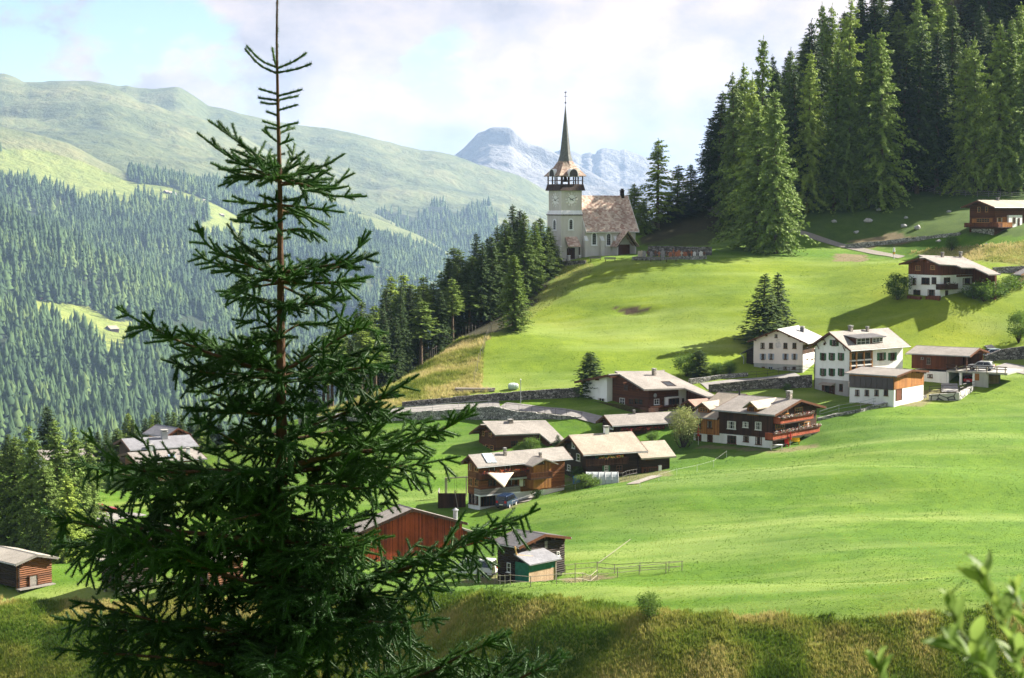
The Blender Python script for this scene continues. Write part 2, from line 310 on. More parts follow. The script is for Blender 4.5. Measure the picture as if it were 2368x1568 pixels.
hC2 = Hill('mountain_spur', [(4900, [(-500,250),(-200,222),(0,196),(57,214),(117,212),(207,211),(242,215),(276,223),(328,253),(359,257),(397,278),(459,287),(518,312),(600,352),(700,405),(900,490),(1100,570),(2900,760)]), (4400, [(-500,300),(0,262),(242,262),(397,310),(518,350),(700,440),(900,520),(1100,600),(2900,790)]), (3700, [(-500,380),(242,385),(600,440),(900,560),(1100,640),(2900,820)]), (3000, [(-500,560),(600,560),(1100,700),(2900,860)])], M_ALP, cols=420, sub=40, rough=48, rscale=.003, masks=lambda s: np.stack([np.clip(inpoly(s.px, s.py + 10 * fbm(s.G[..., 0] / 120, s.G[..., 2] / 120, 4), [(345,412),(420,418),(560,430),(720,460),(860,520),(860,700),(500,700),(560,500),(430,430)]), 0, 1), 0 * s.px, 0 * s.px], -1).reshape(-1, 3).astype(float))
hF = Hill('hill', [(3900, [(-500,480),(600,468),(700,482),(780,496),(864,515),(915,538),(967,559),(995,574),(1040,600),(1100,640),(1200,700),(2900,900)]), (3500, [(-500,520),(700,520),(864,553),(967,590),(1040,640),(1200,740),(2900,930)]), (2700, [(-500,700),(900,720),(1200,820),(2900,960)])], M_ALP, cols=360, sub=30, rough=12, rscale=.003, masks=lambda s: np.stack([inpoly(s.px, s.py + 6 * fbm(s.G[..., 0] / 50, s.G[..., 2] / 50, 4), [(500,500),(700,512),(790,530),(850,540),(880,552),(925,556),(967,572),(1000,580),(1100,650),(1100,900),(500,900)]), .25 * (s.py > 0), 0 * s.px], -1).reshape(-1, 3).astype(float))
pastB = [(-500,380),(0,345),(60,345),(121,352),(193,375),(262,405),(297,420),(345,426),(397,432),(431,446),(466,458),(500,473),(552,502),(600,530),(560,548),(520,545),(470,535),(459,518),(476,511),(480,494),(452,473),(414,459),(362,464),(328,452),(310,459),(304,480),(283,476),(252,463),(221,449),(186,463),(138,445),(114,431),(90,435),(69,421),(35,411),(0,407),(-500,430)]
def maskB(s):
    j = 5 * fbm(s.G[..., 0] / 40, s.G[..., 2] / 40 + s.G[..., 1] / 90, 4)
    past = inpoly(s.px, s.py, pastB) | inpoly(s.px, s.py, [(780,648),(830,662),(848,685),(800,702),(765,690)])
    top = (s.py < np.interp(s.px, [x for x, y in rB], [y for x, y in rB]) + 40) & (s.px < 300)
    s.forest = ~past & ~((s.px < 290) & top)
    return np.stack([s.forest, past * .8, 0 * s.px], -1).reshape(-1, 3).astype(float)
rB = [(-500,270),(0,300),(21,307),(69,316),(121,330),(159,340),(193,359),(228,380),(262,397),(297,416),(345,423),(397,430),(431,444),(466,456),(500,471),(552,500),(620,540),(700,590),(790,648),(830,668),(900,730),(1000,800),(1300,900),(2900,1000)]
hB = Hill('hill', [(3400, rB), (3050, [(-500,380),(0,385),(140,430),(300,462),(480,500),(620,575),(790,690),(900,760),(1000,830),(1300,930),(2900,1040)]), (2500, [(-500,560),(0,570),(480,650),(790,800),(1000,900),(1300,960),(2900,1060)]), (2000, [(-500,760),(480,820),(790,900),(1300,1010),(2900,1080)])], M_ALP, cols=420, sub=40, rough=10, rscale=.004, masks=maskB)
pastA = [(67,695),(138,699),(180,704),(207,711),(235,728),(262,743),(304,745),(304,762),(290,814),(276,822),(242,812),(214,795),(193,783),(148,772),(121,750),(90,738)]
def maskA(s):
    past = inpoly(s.px, s.py, pastA); s.forest = ~past
    return np.stack([s.forest, past, 0 * s.px], -1).reshape(-1, 3).astype(float)
hA = Hill('hill', [(2150, [(-500,380),(-100,470),(0,512),(35,527),(70,547),(115,554),(145,567),(193,588),(220,606),(270,622),(293,647),(328,664),(373,682),(414,709),(449,730),(483,744),(560,800),(650,860),(800,930),(1300,1060),(2900,1160)]), (1900, [(-500,520),(0,640),(150,690),(300,745),(400,800),(500,860),(800,990),(1300,1100),(2900,1180)]), (1650, [(-500,700),(0,780),(300,830),(500,920),(800,1040),(2900,1200)]), (1300, [(-500,900),(0,960),(500,1060),(800,1100),(2900,1220)]), (900, [(-500,1080),(500,1180),(2900,1260)])], M_ALP, cols=420, sub=40, rough=5, rscale=.006, masks=maskA)
ridgeD = [(-500,700),(700,520),(900,430),(1000,390),(1043,371),(1054,364),(1074,349),(1088,335),(1105,319),(1123,314),(1133,309),(1157,308),(1178,307),(1187,311),(1199,325),(1216,337),(1230,345),(1247,350),(1261,356),(1288,368),(1302,375),(1400,420),(1600,500),(2900,700)]
hD = Hill('rocky_peak', [(7000, ridgeD), (6800, [(x, y + 26) for x, y in ridgeD]), (6400, [(x, min(y, 520) * .35 + 300) for x, y in ridgeD]), (5900, [(-500,640),(1000,520),(1400,560),(2900,720)])], M_ROCK, cols=900, sub=50, rough=70, rscale=.0022, masks=no_mask, x0=500, x1=1900)
ridgeE = [(500,560),(1200,400),(1300,366),(1328,371),(1345,377),(1356,373),(1365,371),(1376,377),(1380,368),(1390,363),(1403,363),(1433,366),(1445,364),(1461,370),(1491,381),(1508,388),(1600,430),(1700,470),(2900,600)]
hE = Hill('rocky_ridge', [(8000, ridgeE), (7700, [(x, y + 25) for x, y in ridgeE]), (7300, [(500,640),(1300,450),(1700,540),(2900,650)]), (6900, [(500,700),(1300,540),(1700,600),(2900,720)])], M_ROCK, cols=900, sub=40, rough=70, rscale=.0028, masks=no_mask, x0=900, x1=2300)
fl = NT('valley_grass'); M_FLOOR = fl.out(fl.ramp(fl.noise(fl('NewGeometry').outputs['Position'], .01, 5), [(.3, (.03, .05, .015)), (.7, (.1, .13, .03))]), .95)
tag(npmesh('valley_floor', [(-17000, -150, -840), (17000, -150, -840), (17000, 25000, -840), (-17000, 25000, -840)], np.array([[0, 1, 2, 3]]), [M_FLOOR]), kind='structure')
# ---------------------------------------------------------------- trees
def foliage(name, c, var=.35, transl=.25, rough=.7):
    n = NT(name); oi = n('ObjectInfo'); f = n.noise(n('NewGeometry').outputs['Position'], 1.3, 3, .6)
    g = n.math('ADD', n.math('MULTIPLY', f, .75), n.math('MULTIPLY', oi.outputs['Random'], .45))
    col = n.ramp(g, [(.3, sc(c, 1 - var)), (.55, c), (.85, (min(1, c[0] * (1 + var * 1.5)), c[1] * (1 + var), c[2] * (1 + var * .3)))])
    n.out(col, rough); tr = n('BsdfTranslucent'); n.link(col, tr.inputs[0])
    mx = n('MixShader', i_0=transl); n.link(n.b.outputs[0], mx.inputs[1]); n.link(tr.outputs[0], mx.inputs[2])
    n.link(mx.outputs[0], n.n['Material Output'].inputs[0]); return n.m
def barkmat(name, c):
    n = NT(name); mp = n('Mapping', i_0=n('TexCoord').outputs['Object']); mp.inputs['Scale'].default_value = (3, 3, .7)
    f = n.noise(mp.outputs[0], 3, 5, .7); return n.out(n.ramp(f, [(.3, sc(c, .4)), (.7, sc(c, 1.3))]), .95, bump=f, strength=1, dist=.05)
M_SPR = foliage('spruce_needles', (.125, .20, .034), .5, .14); M_SPRD = foliage('dark_spruce_needles', (.036, .072, .017), .5, .08)
M_LAR = foliage('larch_needles', (.175, .265, .05), .5, .14); M_LEAF = foliage('green_leaves', (.08, .15, .025), .4, .35); M_PALE = foliage('silvery_leaves', (.22, .26, .10), .3, .4)
M_BARK = barkmat('grey_brown_bark', (.13, .09, .06)); M_TWIG = barkmat('dark_twigs', (.06, .04, .028))
def nrm(v): return v / np.maximum(np.linalg.norm(v, axis=-1, keepdims=True), 1e-9)
def sprays(O, D, l, w, rng, flat=None):
    n = len(O); r = rng.normal(size=(n, 3)) if flat is None else flat + rng.normal(size=(n, 3)) * .5
    Sd = nrm(np.cross(D, r)); Nn = np.cross(Sd, D); l = l[:, None]; w = w[:, None]
    V = np.stack([O, O + D * l * .45 + Sd * w - Nn * w * .3, O + D * l, O + D * l * .5 - Sd * w - Nn * w * .3], 1)
    return V.reshape(-1, 3), np.arange(4 * n).reshape(-1, 4)
def tubes(paths, sides=5):
    """paths: list of (k,3) points and (k,) radii -> one mesh"""
    Vs, Fs, o = [], [], 0
    a = np.linspace(0, 2 * np.pi, sides, endpoint=False); ca, sa = np.cos(a), np.sin(a)
    for p, r in paths:
        p = np.asarray(p, float); d = nrm(np.gradient(p, axis=0)); ref = np.array([0, 0, 1.]) if abs(d[0, 2]) < .9 else np.array([1., 0, 0])
        s = nrm(np.cross(d, ref)); t = np.cross(d, s); k = len(p)
        V = p[:, None] + (s[:, None] * ca[None, :, None] + t[:, None] * sa[None, :, None]) * np.asarray(r)[:, None, None]
        Vs.append(V.reshape(-1, 3)); i = np.arange(k * sides).reshape(k, sides); j = np.roll(i, -1, 1)
        Fs.append(np.stack([i[:-1], j[:-1], j[1:], i[1:]], -1).reshape(-1, 4) + o); o += k * sides
    return np.concatenate(Vs), np.concatenate(Fs)
def conifer(seed, H=24, Rm=3.2, start=.06, droop=.35, hang=.5, dens=1.0, power=.8, spray=.55, gapp=.0, whorl=.5, irregular=.2):
    rng = np.random.default_rng(seed); Os, Ds, ls, ws, tw = [], [], [], [], []
    ts = np.linspace(0, 1, 14); lean = rng.normal(0, .012, 2) * H
    tr = (np.stack([lean[0] * ts ** 2, lean[1] * ts ** 2, H * ts], -1), H * .0125 * (1 - ts) ** .8 + .02)
    h = start * H
    while h < H * .985:
        t = h / H; L0 = Rm * (1 - ((t - start) / (1 - start))) ** power * min(1, .62 + (t - start) * 4) + .18
        nb = rng.integers(5, 8); a0 = rng.uniform(0, 6.28)
        for b in range(nb):
            if rng.random() < gapp: continue
            L = L0 * (1 + rng.normal(0, irregular)); L = max(L, .15); a = a0 + b * 6.283 / nb + rng.normal(0, .2)
            n = max(3, int(L / .28 * dens)); u = (np.arange(n) + rng.random(n)) / n
            up = .35 * (t - .45); rr = u * L; zz = h + rng.normal(0, .12) + rr * up - droop * rr * u * (1.25 - t) + .12 * L * u ** 3
            a_c = a + rng.normal(0, .22) * u; zz = zz + rng.normal(0, .05, n) * L; base = np.stack([lean[0] * t * t + np.cos(a_c) * rr, lean[1] * t * t + np.sin(a_c) * rr, zz], -1)
            rad = np.array([np.cos(a), np.sin(a), 0]); tan = np.array([-np.sin(a), np.cos(a), 0])
            for sgn in (-1, 1):
                for rep in range(2):
                    m = rng.random(n) < .85; k = m.sum()
                    if not k: continue
                    f = rng.uniform(.25, 1.1, (k, 1)); d = nrm(rad * rng.uniform(.5, 1.1, (k, 1)) + sgn * tan * f + np.array([0, 0, -1]) * (hang * rng.uniform(.3, 1.5, (k, 1))) + rng.normal(0, .18, (k, 3)))
                    Os.append(base[m] + rng.normal(0, .05, (k, 3))); Ds.append(d)
                    q = spray * (.5 + .75 * np.sin(np.pi * np.clip(u[m] * .8 + .15, 0, 1))) * rng.uniform(.7, 1.35, k) * (.5 + .5 * min(1, L / 1.5)); ls.append(q); ws.append(q * rng.uniform(.16, .3, k))
            if L > .8:
                v = np.linspace(0, 1, 4); r4 = v * L * .9
                tw.append((np.stack([lean[0] * t * t + np.cos(a) * r4, lean[1] * t * t + np.sin(a) * r4, h + r4 * up - droop * r4 * v * (1.25 - t)], -1), .035 * (1 - v * .8)))
        h += whorl * (1.15 - .5 * t) * rng.uniform(.75, 1.3)
    # leader
    k = 10; Os.append(np.stack([np.full(k, lean[0]), np.full(k, lean[1]), np.linspace(H * .95, H * 1.0, k)], -1)); Ds.append(nrm(rng.normal(0, .35, (k, 3)) + [0, 0, 1])); ls.append(np.full(k, .4)); ws.append(np.full(k, .07))
    V, Fc = sprays(np.concatenate(Os), np.concatenate(Ds), np.concatenate(ls), np.concatenate(ws), rng, np.array([0, 0, 1.]))
    # bare dead snags below a high crown
    if start > .3:
        for i in range(26):
            z = H * rng.uniform(.12, start); a = rng.uniform(0, 6.28); l = rng.uniform(.4, 1.3); v = np.linspace(0, 1, 3)
            tw.append((np.stack([np.cos(a) * v * l, np.sin(a) * v * l, z - .3 * v * l], -1), .025 * (1 - .7 * v)))
    TV, TF = tubes([tr], 8); BV, BF = tubes(tw, 3) if tw else (np.zeros((0, 3)), np.zeros((0, 4), int))
    return (V, Fc, BV, BF, TV, TF, H, Rm)
def broadleaf(seed, H=6, W=3, n=2600, leaf=.28, clumps=26, stems=4, flat=.9):
    rng = np.random.default_rng(seed); cs = rng.normal(size=(clumps, 3)); cs = nrm(cs) * rng.uniform(.25, 1, (clumps, 1)) ** .5
    cs = cs * [W * .42, W * .42, H * .36] + [0, 0, H * .58]; cs[:, :2] *= (1.15 - .35 * (cs[:, 2:] / H))
    k = rng.integers(0, clumps, n); O = cs[k] + rng.normal(size=(n, 3)) * [W * .095, W * .095, H * .075]
    O = O[O[:, 2] > .05 * H]; n = len(O)
    D = nrm(rng.normal(size=(n, 3)) + nrm(O - [0, 0, H * .5]) * .8 + [0, 0, -.3]); l = leaf * rng.uniform(.6, 1.4, n)
    V, Fc = sprays(O, D, l, l * .36, rng); tw = []
    for c in cs[:min(clumps, 18)]:
        v = np.linspace(0, 1, 5)[:, None]; tw.append((v * c + (np.sin(v * 3.1) * rng.normal(0, .06, 3)) * H, (.05 * (1 - v[:, 0]) + .012) * H / 6))
    TV, TF = tubes([(np.array([[0, 0, -.3], [rng.normal(0, .02) * H, 0, H * .25], [0, rng.normal(0, .02) * H, H * .6]]), np.array([.1, .07, .03]) * H / 6)], 6); BV, BF = tubes(tw, 3)
    return (V, Fc, BV, BF, TV, TF, H, W / 2)
PROTO = {}
def proto(kind, data, fol, bark=None):
    V, Fc, BV, BF, TV, TF, H, Rm = data
    def me(nm, V, Fl, mats, mi, smooth=False):
        o = npmesh(nm, V, Fl, mats, mi, smooth); m = o.data; bpy.data.objects.remove(o); return m
    crown = me('crown', np.concatenate([V, BV]), [Fc, BF + len(V)], [fol, M_TWIG], np.concatenate([np.zeros(len(Fc)), np.ones(len(BF))]))
    trunk = me('trunk', TV, TF, [bark or M_BARK], np.zeros(len(TF)), True)
    PROTO.setdefault(kind, []).append((crown, trunk, H, Rm))
for i in range(3):
    proto('spruce', conifer(10 + i, 24, 3.3, .05, .42, .55, power=.78, dens=1.6, spray=.44), M_SPR)
    proto('dark', conifer(20 + i, 24, 3.0, .10, .5, .6, power=.78, irregular=.3, dens=1.5, spray=.45), M_SPRD)
    proto('bare', conifer(30 + i, 24, 2.4, .46, .5, .5, power=.62, irregular=.3, gapp=.12), M_SPR)
    proto('larch', conifer(40 + i, 24, 3.6, .05, .5, 1.0, power=.78, spray=.40, irregular=.42, gapp=.1, whorl=.46, dens=2.1), M_LAR)
for i in range(2):
    proto('thin', conifer(50 + i, 24, 3.0, .12, .3, .8, power=.6, spray=.55, irregular=.4, gapp=.2, whorl=.62, dens=1.1), M_SPR)
    proto('young', conifer(60 + i, 12, 2.6, .02, .1, .35, power=1.0, spray=.42, whorl=.36, irregular=.12), M_SPRD)
    proto('bush', broadleaf(70 + i, 6, 5, 3400, .24, 34), M_LEAF)
    proto('shrub', broadleaf(75 + i, 2.4, 2.2, 1300, .13, 20), M_LEAF)
proto('arolla', conifer(81, 12, 2.9, .03, .05, .2, power=.55, spray=.5, whorl=.36, irregular=.18), M_SPRD)
proto('birch', broadleaf(85, 9, 5, 4600, .22, 40), M_PALE)
TREES = []
def tree(kind, px, top, base=None, Y=None, w=None, name='spruce_tree', label='', cat='tree', group=None, sink=.3):
    if base is not None:
        p = ground(px, base)
        if p is None: print('NO GROUND', px, base); return
    else: q = at0(px, 500, Y * K); p = gz(q)
    d = ray(px, top); zt = d.z * (p.y / d.y); h = zt - p.z
    if h < .5: print('tree too small', kind, px, top, h); return
    ps = PROTO[kind]; i = len(TREES); cr, tk, H, Rm = ps[i % len(ps)]
    e = empty(name, p - Vector((0, 0, sink)), label, cat, group); TREES.append((px, e))
    hs = h / H; ws = hs if w is None else (w / F * p.y) / Rm * (1.6 if kind in ('spruce', 'dark', 'larch', 'bare', 'young', 'arolla') else 1.3)
    e.scale = (ws, ws, hs); e.rotation_euler = (0, 0, (i * 2.399) % 6.283)
    for nm, m in (('trunk', tk), ('crown', cr)):
        o = bpy.data.objects.new(nm, m); C.objects.link(o); o.parent = e
    return e
def ordinal(n): return ['first', 'second', 'third', 'fourth', 'fifth', 'sixth', 'seventh', 'eighth', 'ninth', 'tenth', 'eleventh', 'twelfth', 'thirteenth', 'fourteenth', 'fifteenth', 'sixteenth', 'seventeenth', 'eighteenth', 'nineteenth', 'twentieth'][n]
# the wood on the ridge below the church: leading trees
ridge_wood = [('spruce',1272,520,632,22),('spruce',1252,499,652,26),('spruce',1234,508,672,24),('spruce',1212,487,690,27),('spruce',1188,583,764,29),('spruce',1166,503,715,27),('dark',1140,540,735,26),('dark',1112,556,752,25),
 ('bare',1090,588,755,20),('bare',1069,573,768,20),('bare',1050,568,772,21),('bare',1030,599,766,18),('bare',1006,606,752,19),('bare',981,635,826,20),('bare',957,652,850,18),('bare',935,630,862,21),('bare',919,680,878,16),('bare',903,632,885,20),('bare',874,668,892,18),('bare',855,677,902,18),('bare',828,688,910,18),('bare',800,702,922,18),('bare',775,695,936,18)]
for n, (k, x, tp, b, wd) in enumerate(sorted(ridge_wood, key=lambda q: -q[1])):
    nm = {'spruce': 'dense green spruce', 'dark': 'dark spruce', 'bare': 'bare-trunked spruce'}[k]
    where = f"{ordinal(n)} from the church" if n < 20 else ['beside the roadside rail', 'nearly hidden by the big spruce', 'farthest down from the church'][n - 20]
    tree(k, x, tp, b, w=wd, label=f"{nm} at the meadow edge of the ridge wood, {where}", group='spruces on the ridge below the church')
rr = random.Random(5)
for x, tp, Y in [(1262,545,326),(1240,540,330),(1200,480,322),(1190,471,328),(1178,515,318),(1152,518,312),(1130,548,312),(1105,535,306),(1095,590,310),(1080,600,312),(1062,608,300),(1040,590,304),(1020,625,306),(1000,650,300),(985,655,296),(965,668,292),(945,655,290),(925,650,284),(890,660,284),(880,690,276),(862,700,280),(845,735,268),(838,690,276),(815,720,276),(790,730,272),(765,740,264),(1125,600,322),(1220,560,334),(1160,570,322),(1010,690,310),(940,720,296),(745,770,262),(720,800,258),(1256,560,318),(1216,540,318),(1176,610,312),(1146,620,306),(1116,640,302),(1086,650,298),(1046,640,292),(1012,670,290),(972,690,284),(928,700,276),(912,730,272),(886,720,270),(866,750,266),(852,720,268),(832,760,262),(812,780,258),(786,790,258),(756,800,256)]:
    tree(rr.choice(['dark', 'bare', 'bare', 'dark']) if x < 1100 else 'dark', x, tp, Y=Y, w=rr.uniform(17, 24), label='dark spruce inside the ridge wood, half hidden by the trees on its meadow edge', group='spruces inside the ridge wood')
# trees behind the church
for k, x, tp, b, wd, l in [('thin',1521,318,528,32,'tall thin-crowned spruce standing alone on the knoll behind the church'),('larch',1466,421,535,24,'soft green larch directly behind the church roof end'),('thin',1566,378,505,24,'slender larch with a see-through crown between the lone spruce and the wood'),
                           ('thin',1598,376,490,22,'slender thin-topped larch nearest the edge of the great wood'),('dark',1545,440,510,22,'low dark spruce at the foot of the lone spruce'),('dark',1580,440,500,22,'low dark spruce between the two slender larches'),('larch',1490,455,540,18,'small larch on the knoll above the graveyard wall'),('spruce',1615,430,487,18,'small spruce where the path enters the wood')]:
    tree(k, x, tp, b, w=wd, name='larch_tree' if 'larch' in l else 'spruce_tree', label=l)
# the great wood on the right: the trees that stand out
for k, x, tp, b, Y, wd, l in [
 ('larch',1752,228,578,None,52,'big shaggy larch with sunlit hanging boughs beside the path, nearer the church'),('larch',1794,203,586,None,40,'big sunlit larch beside the path, farther from the church'),
 ('dark',1660,209,488,None,34,'dark narrow spruce that ends the great wood towards the church'),('dark',1640,268,485,None,26,'lower dark spruce in front of the wood end above the church'),
 ('thin',1760,83,None,352,30,'tall larch with a crooked bare top above the big shaggy larch'),('larch',1720,145,None,345,36,'green larch behind and above the big shaggy larch'),('larch',1697,168,None,340,34,'green larch near the church end of the great wood'),
 ('larch',1735,175,None,338,32,'larch close behind the big shaggy larch'),('dark',1786,124,None,362,20,'thin dark spruce between the crooked-topped larch and the wood'),('thin',1822,108,None,366,26,'pale feathery larch top on the skyline of the wood'),
 ('larch',1867,115,490,None,34,'bright green sunlit larch in the front of the wood, nearest the shaggy pair'),('dark',1840,160,488,None,30,'dark spruce beside the bright green larch'),('dark',1877,43,None,372,32,'dark skyline spruce above the bright green larch'),('thin',1898,3,None,378,26,'tall thin skyline larch, first of the pair at the wood top'),('thin',1920,9,None,378,26,'tall thin skyline larch, second of the pair at the wood top'),
 ('larch',1956,-8,None,368,34,'sunlit larch whose top leaves the picture beside the skyline pair'),('spruce',1929,108,486,None,32,'front spruce beside a bright larch below the skyline pair'),('larch',1960,112,484,None,30,'bright larch leaning on the front spruce below the skyline pair'),
 ('spruce',2006,70,480,None,34,'olive spruce touching the tallest sunlit front tree'),('larch',2037,64,478,None,44,'tallest sunlit tree in the front of the wood, with layered golden green boughs'),('dark',2085,110,452,None,34,'black shaded spruce beside the tallest sunlit front tree'),
 ('dark',2120,60,448,None,36,'black shaded spruce where the fence begins'),('dark',2165,70,444,None,36,'shaded spruce above the bend of the wooden fence'),('larch',2229,103,442,None,34,'bright larch above the roof of the top chalet, shorter of two'),('larch',2254,85,442,None,34,'bright larch above the top chalet, taller of two'),
 ('larch',2309,47,442,None,38,'brightest yellow green larch above the top chalet roof'),('spruce',2330,40,440,None,34,'spruce with layered boughs behind the brightest larch'),('larch',2366,116,442,None,30,'sunlit larch cut by the picture edge above the top chalet'),('larch',2349,4,None,372,34,'high larch top near the picture corner'),
 ('larch',2120,-10,None,385,36,'sunlit tree high in the middle of the wood'),('larch',2160,-15,None,392,36,'sunlit tree high in the wood beside a dark gap'),('spruce',2195,5,None,380,34,'spruce high in the wood above the dark gap')]:
    tree(k, x, tp, b, Y, wd, name='larch_tree' if k in ('larch', 'thin') else 'spruce_tree', label=l, group='trees of the great wood')
sil = [(1600,330),(1640,285),(1665,215),(1700,165),(1745,150),(1800,130),(1850,95),(1890,20),(1930,-20),(2000,-60),(2500,-300)]
used = [(e.location.x, e.location.y) for _, e in TREES]
rr = random.Random(11); cnt = 0
for _ in range(5000):
    if cnt >= 125: break
    x = rr.uniform(1640, 2460); Y = rr.uniform(352, 462)
    if x > 2090 and Y < 358: continue
    q = at0(x, 500, Y * K); z = float(hz(q.x, q.y)); h = rr.uniform(19, 30); tp = proj((q.x, q.y, z + h))[1]
    if tp < np.interp(x, [a for a, b in sil], [b for a, b in sil]) or proj((q.x, q.y, z))[1] < -60 or tp > 420: continue
    if min((q.x - a) ** 2 + (q.y - b) ** 2 for a, b in used) < 3.4 ** 2: continue
    used.append((q.x, q.y)); cnt += 1
    tree(rr.choice(['dark', 'dark', 'spruce', 'larch', 'dark']), x, tp, Y=Y, w=rr.uniform(24, 34), label='dark tree deep in the great wood above the church path', group='trees deep in the great wood')
# single trees and shrubs among the houses
for k, x, tp, b, wd, nm, l in [
 ('young',1765,633,800,46,'spruce_tree','dense dark spruce of the pair behind the pink house, nearer the church'),('young',1799,629,775,33,'spruce_tree','dense dark spruce of the pair behind the pink house, closer to the chimney'),
 ('arolla',1366,811,918,26,'pine_tree','rounded dark pine at the gable end of the brown and white chalet'),
 ('bush',1588,811,872,24,'leafy_bush','round dark green bush on the meadow above the stone wall'),('arolla',1618,806,872,20,'pine_bush','pointed dark bush beside the round bush above the stone wall'),('bush',1656,832,868,17,'leafy_bush','low bush between the pointed bush and the pink house shed'),('bush',1688,830,866,14,'leafy_bush','small bush beside the shed of the pink house'),
 ('bush',2076,624,694,25,'leafy_bush','airy round bush at the uphill corner of the white and brown house'),('bush',2356,716,795,24,'leafy_bush','dark round bush cut by the picture edge above the parked car'),('bush',2201,538,580,13,'leafy_bush','single dark bush below the balcony of the top chalet'),
 ('birch',1580,934,1036,30,'silver_tree','pale silvery tree in front of the orange-walled annexe'),('shrub',1509,990,1022,13,'young_tree','sapling before the dark chalet with the long flower box'),
 ('bush',1226,1008,1046,22,'leafy_bush','light green bush before the dark red chalet'),('bush',1196,1024,1046,10,'leafy_bush','small pinkish-leaved bush before the dark red chalet'),('young',1291,1002,1050,14,'spruce_tree','little spruce squeezed between two chalets'),
 ('bush',1346,1070,1112,24,'leafy_bush','light green bush by the greenhouse'),('bush',1356,1092,1128,26,'shrub','spreading shrub below the greenhouse on the meadow edge'),('shrub',1240,1125,1152,13,'shrub','shrub beside the driveway of the orange chalet'),('shrub',1298,1064,1088,10,'shrub','bush between the orange chalet porch and the dark chalet'),
 ('bush',1502,1358,1434,24,'young_tree','small lone tree at the edge of the rough bank'),('shrub',1196,1318,1338,8,'shrub','first garden shrub before the log barn lean-to'),('shrub',1216,1316,1340,9,'shrub','second garden shrub before the log barn lean-to'),('shrub',1250,1312,1338,12,'shrub','third garden shrub before the log barn lean-to'),('shrub',1283,1310,1336,13,'shrub','largest garden shrub at the corner of the log barn lean-to'),
 ('shrub',2250,649,692,26,'shrub','garden shrub at the terrace corner of the white and brown house'),('shrub',2275,642,697,31,'shrub','yellow green garden shrub below the white and brown house'),('shrub',2300,646,690,28,'shrub','garden shrub in the middle of the terrace bed'),('shrub',2325,634,676,31,'shrub','garden shrub towards the red shed at the picture edge'),('shrub',2352,630,664,26,'shrub','dark garden shrub below the red shed'),
 ('shrub',1820,880,905,9,'shrub','bright little shrub at the foot of the stone wall'),('shrub',1118,1036,1050,10,'shrub','low shrub at the uphill corner of the dark red chalet')]:
    tree(k, x, tp, b, w=wd, name=nm, label=l, cat='bush' if 'bush' in nm or 'shrub' in nm else 'tree')
# larches and spruces around the lower village
for k, x, tp, b, wd, l in [
 ('larch',36,1002,1285,40,'soft green larch at the picture edge behind the log hut'),('larch',78,978,1292,38,'soft green larch behind the log hut roof'),('larch',136,962,1290,38,'tall soft larch in the middle of the lower grove'),('larch',176,980,1282,35,'soft larch beside the curving road'),('larch',208,992,1240,30,'smaller larch nearest the road bend'),('larch',-8,1006,1280,34,'larch cut by the picture edge behind the log hut'),('larch',108,1050,1300,35,'low leafy larch just behind the log hut'),('larch',160,1090,1300,32,'low larch filling the grove beside the road')]:
    tree(k, x, tp, b, w=wd, name='larch_tree', label=l, group='larches of the lower grove')
tree('dark', 104, 934, Y=262, w=28, label='dark pointed spruce rising behind the lower larch grove')
for n, (x, tp, Y) in enumerate([(286,952,272),(303,963,268),(328,962,270),(345,955,280),(359,945,278),(378,950,284),(397,949,280),(412,952,276),(432,960,284),(456,966,278),(475,972,282),(500,968,288),(265,985,262),(214,994,262),(240,990,275),(530,980,290),(560,985,290),(40,1010,275),(5,1000,270)]):
    tree('dark' if n % 3 else 'spruce', x, tp, Y=Y, w=18 + 6 * (n % 3 == 0), label='dark spruce in the tree belt behind the left chalet roofs', group='spruces behind the left chalet')

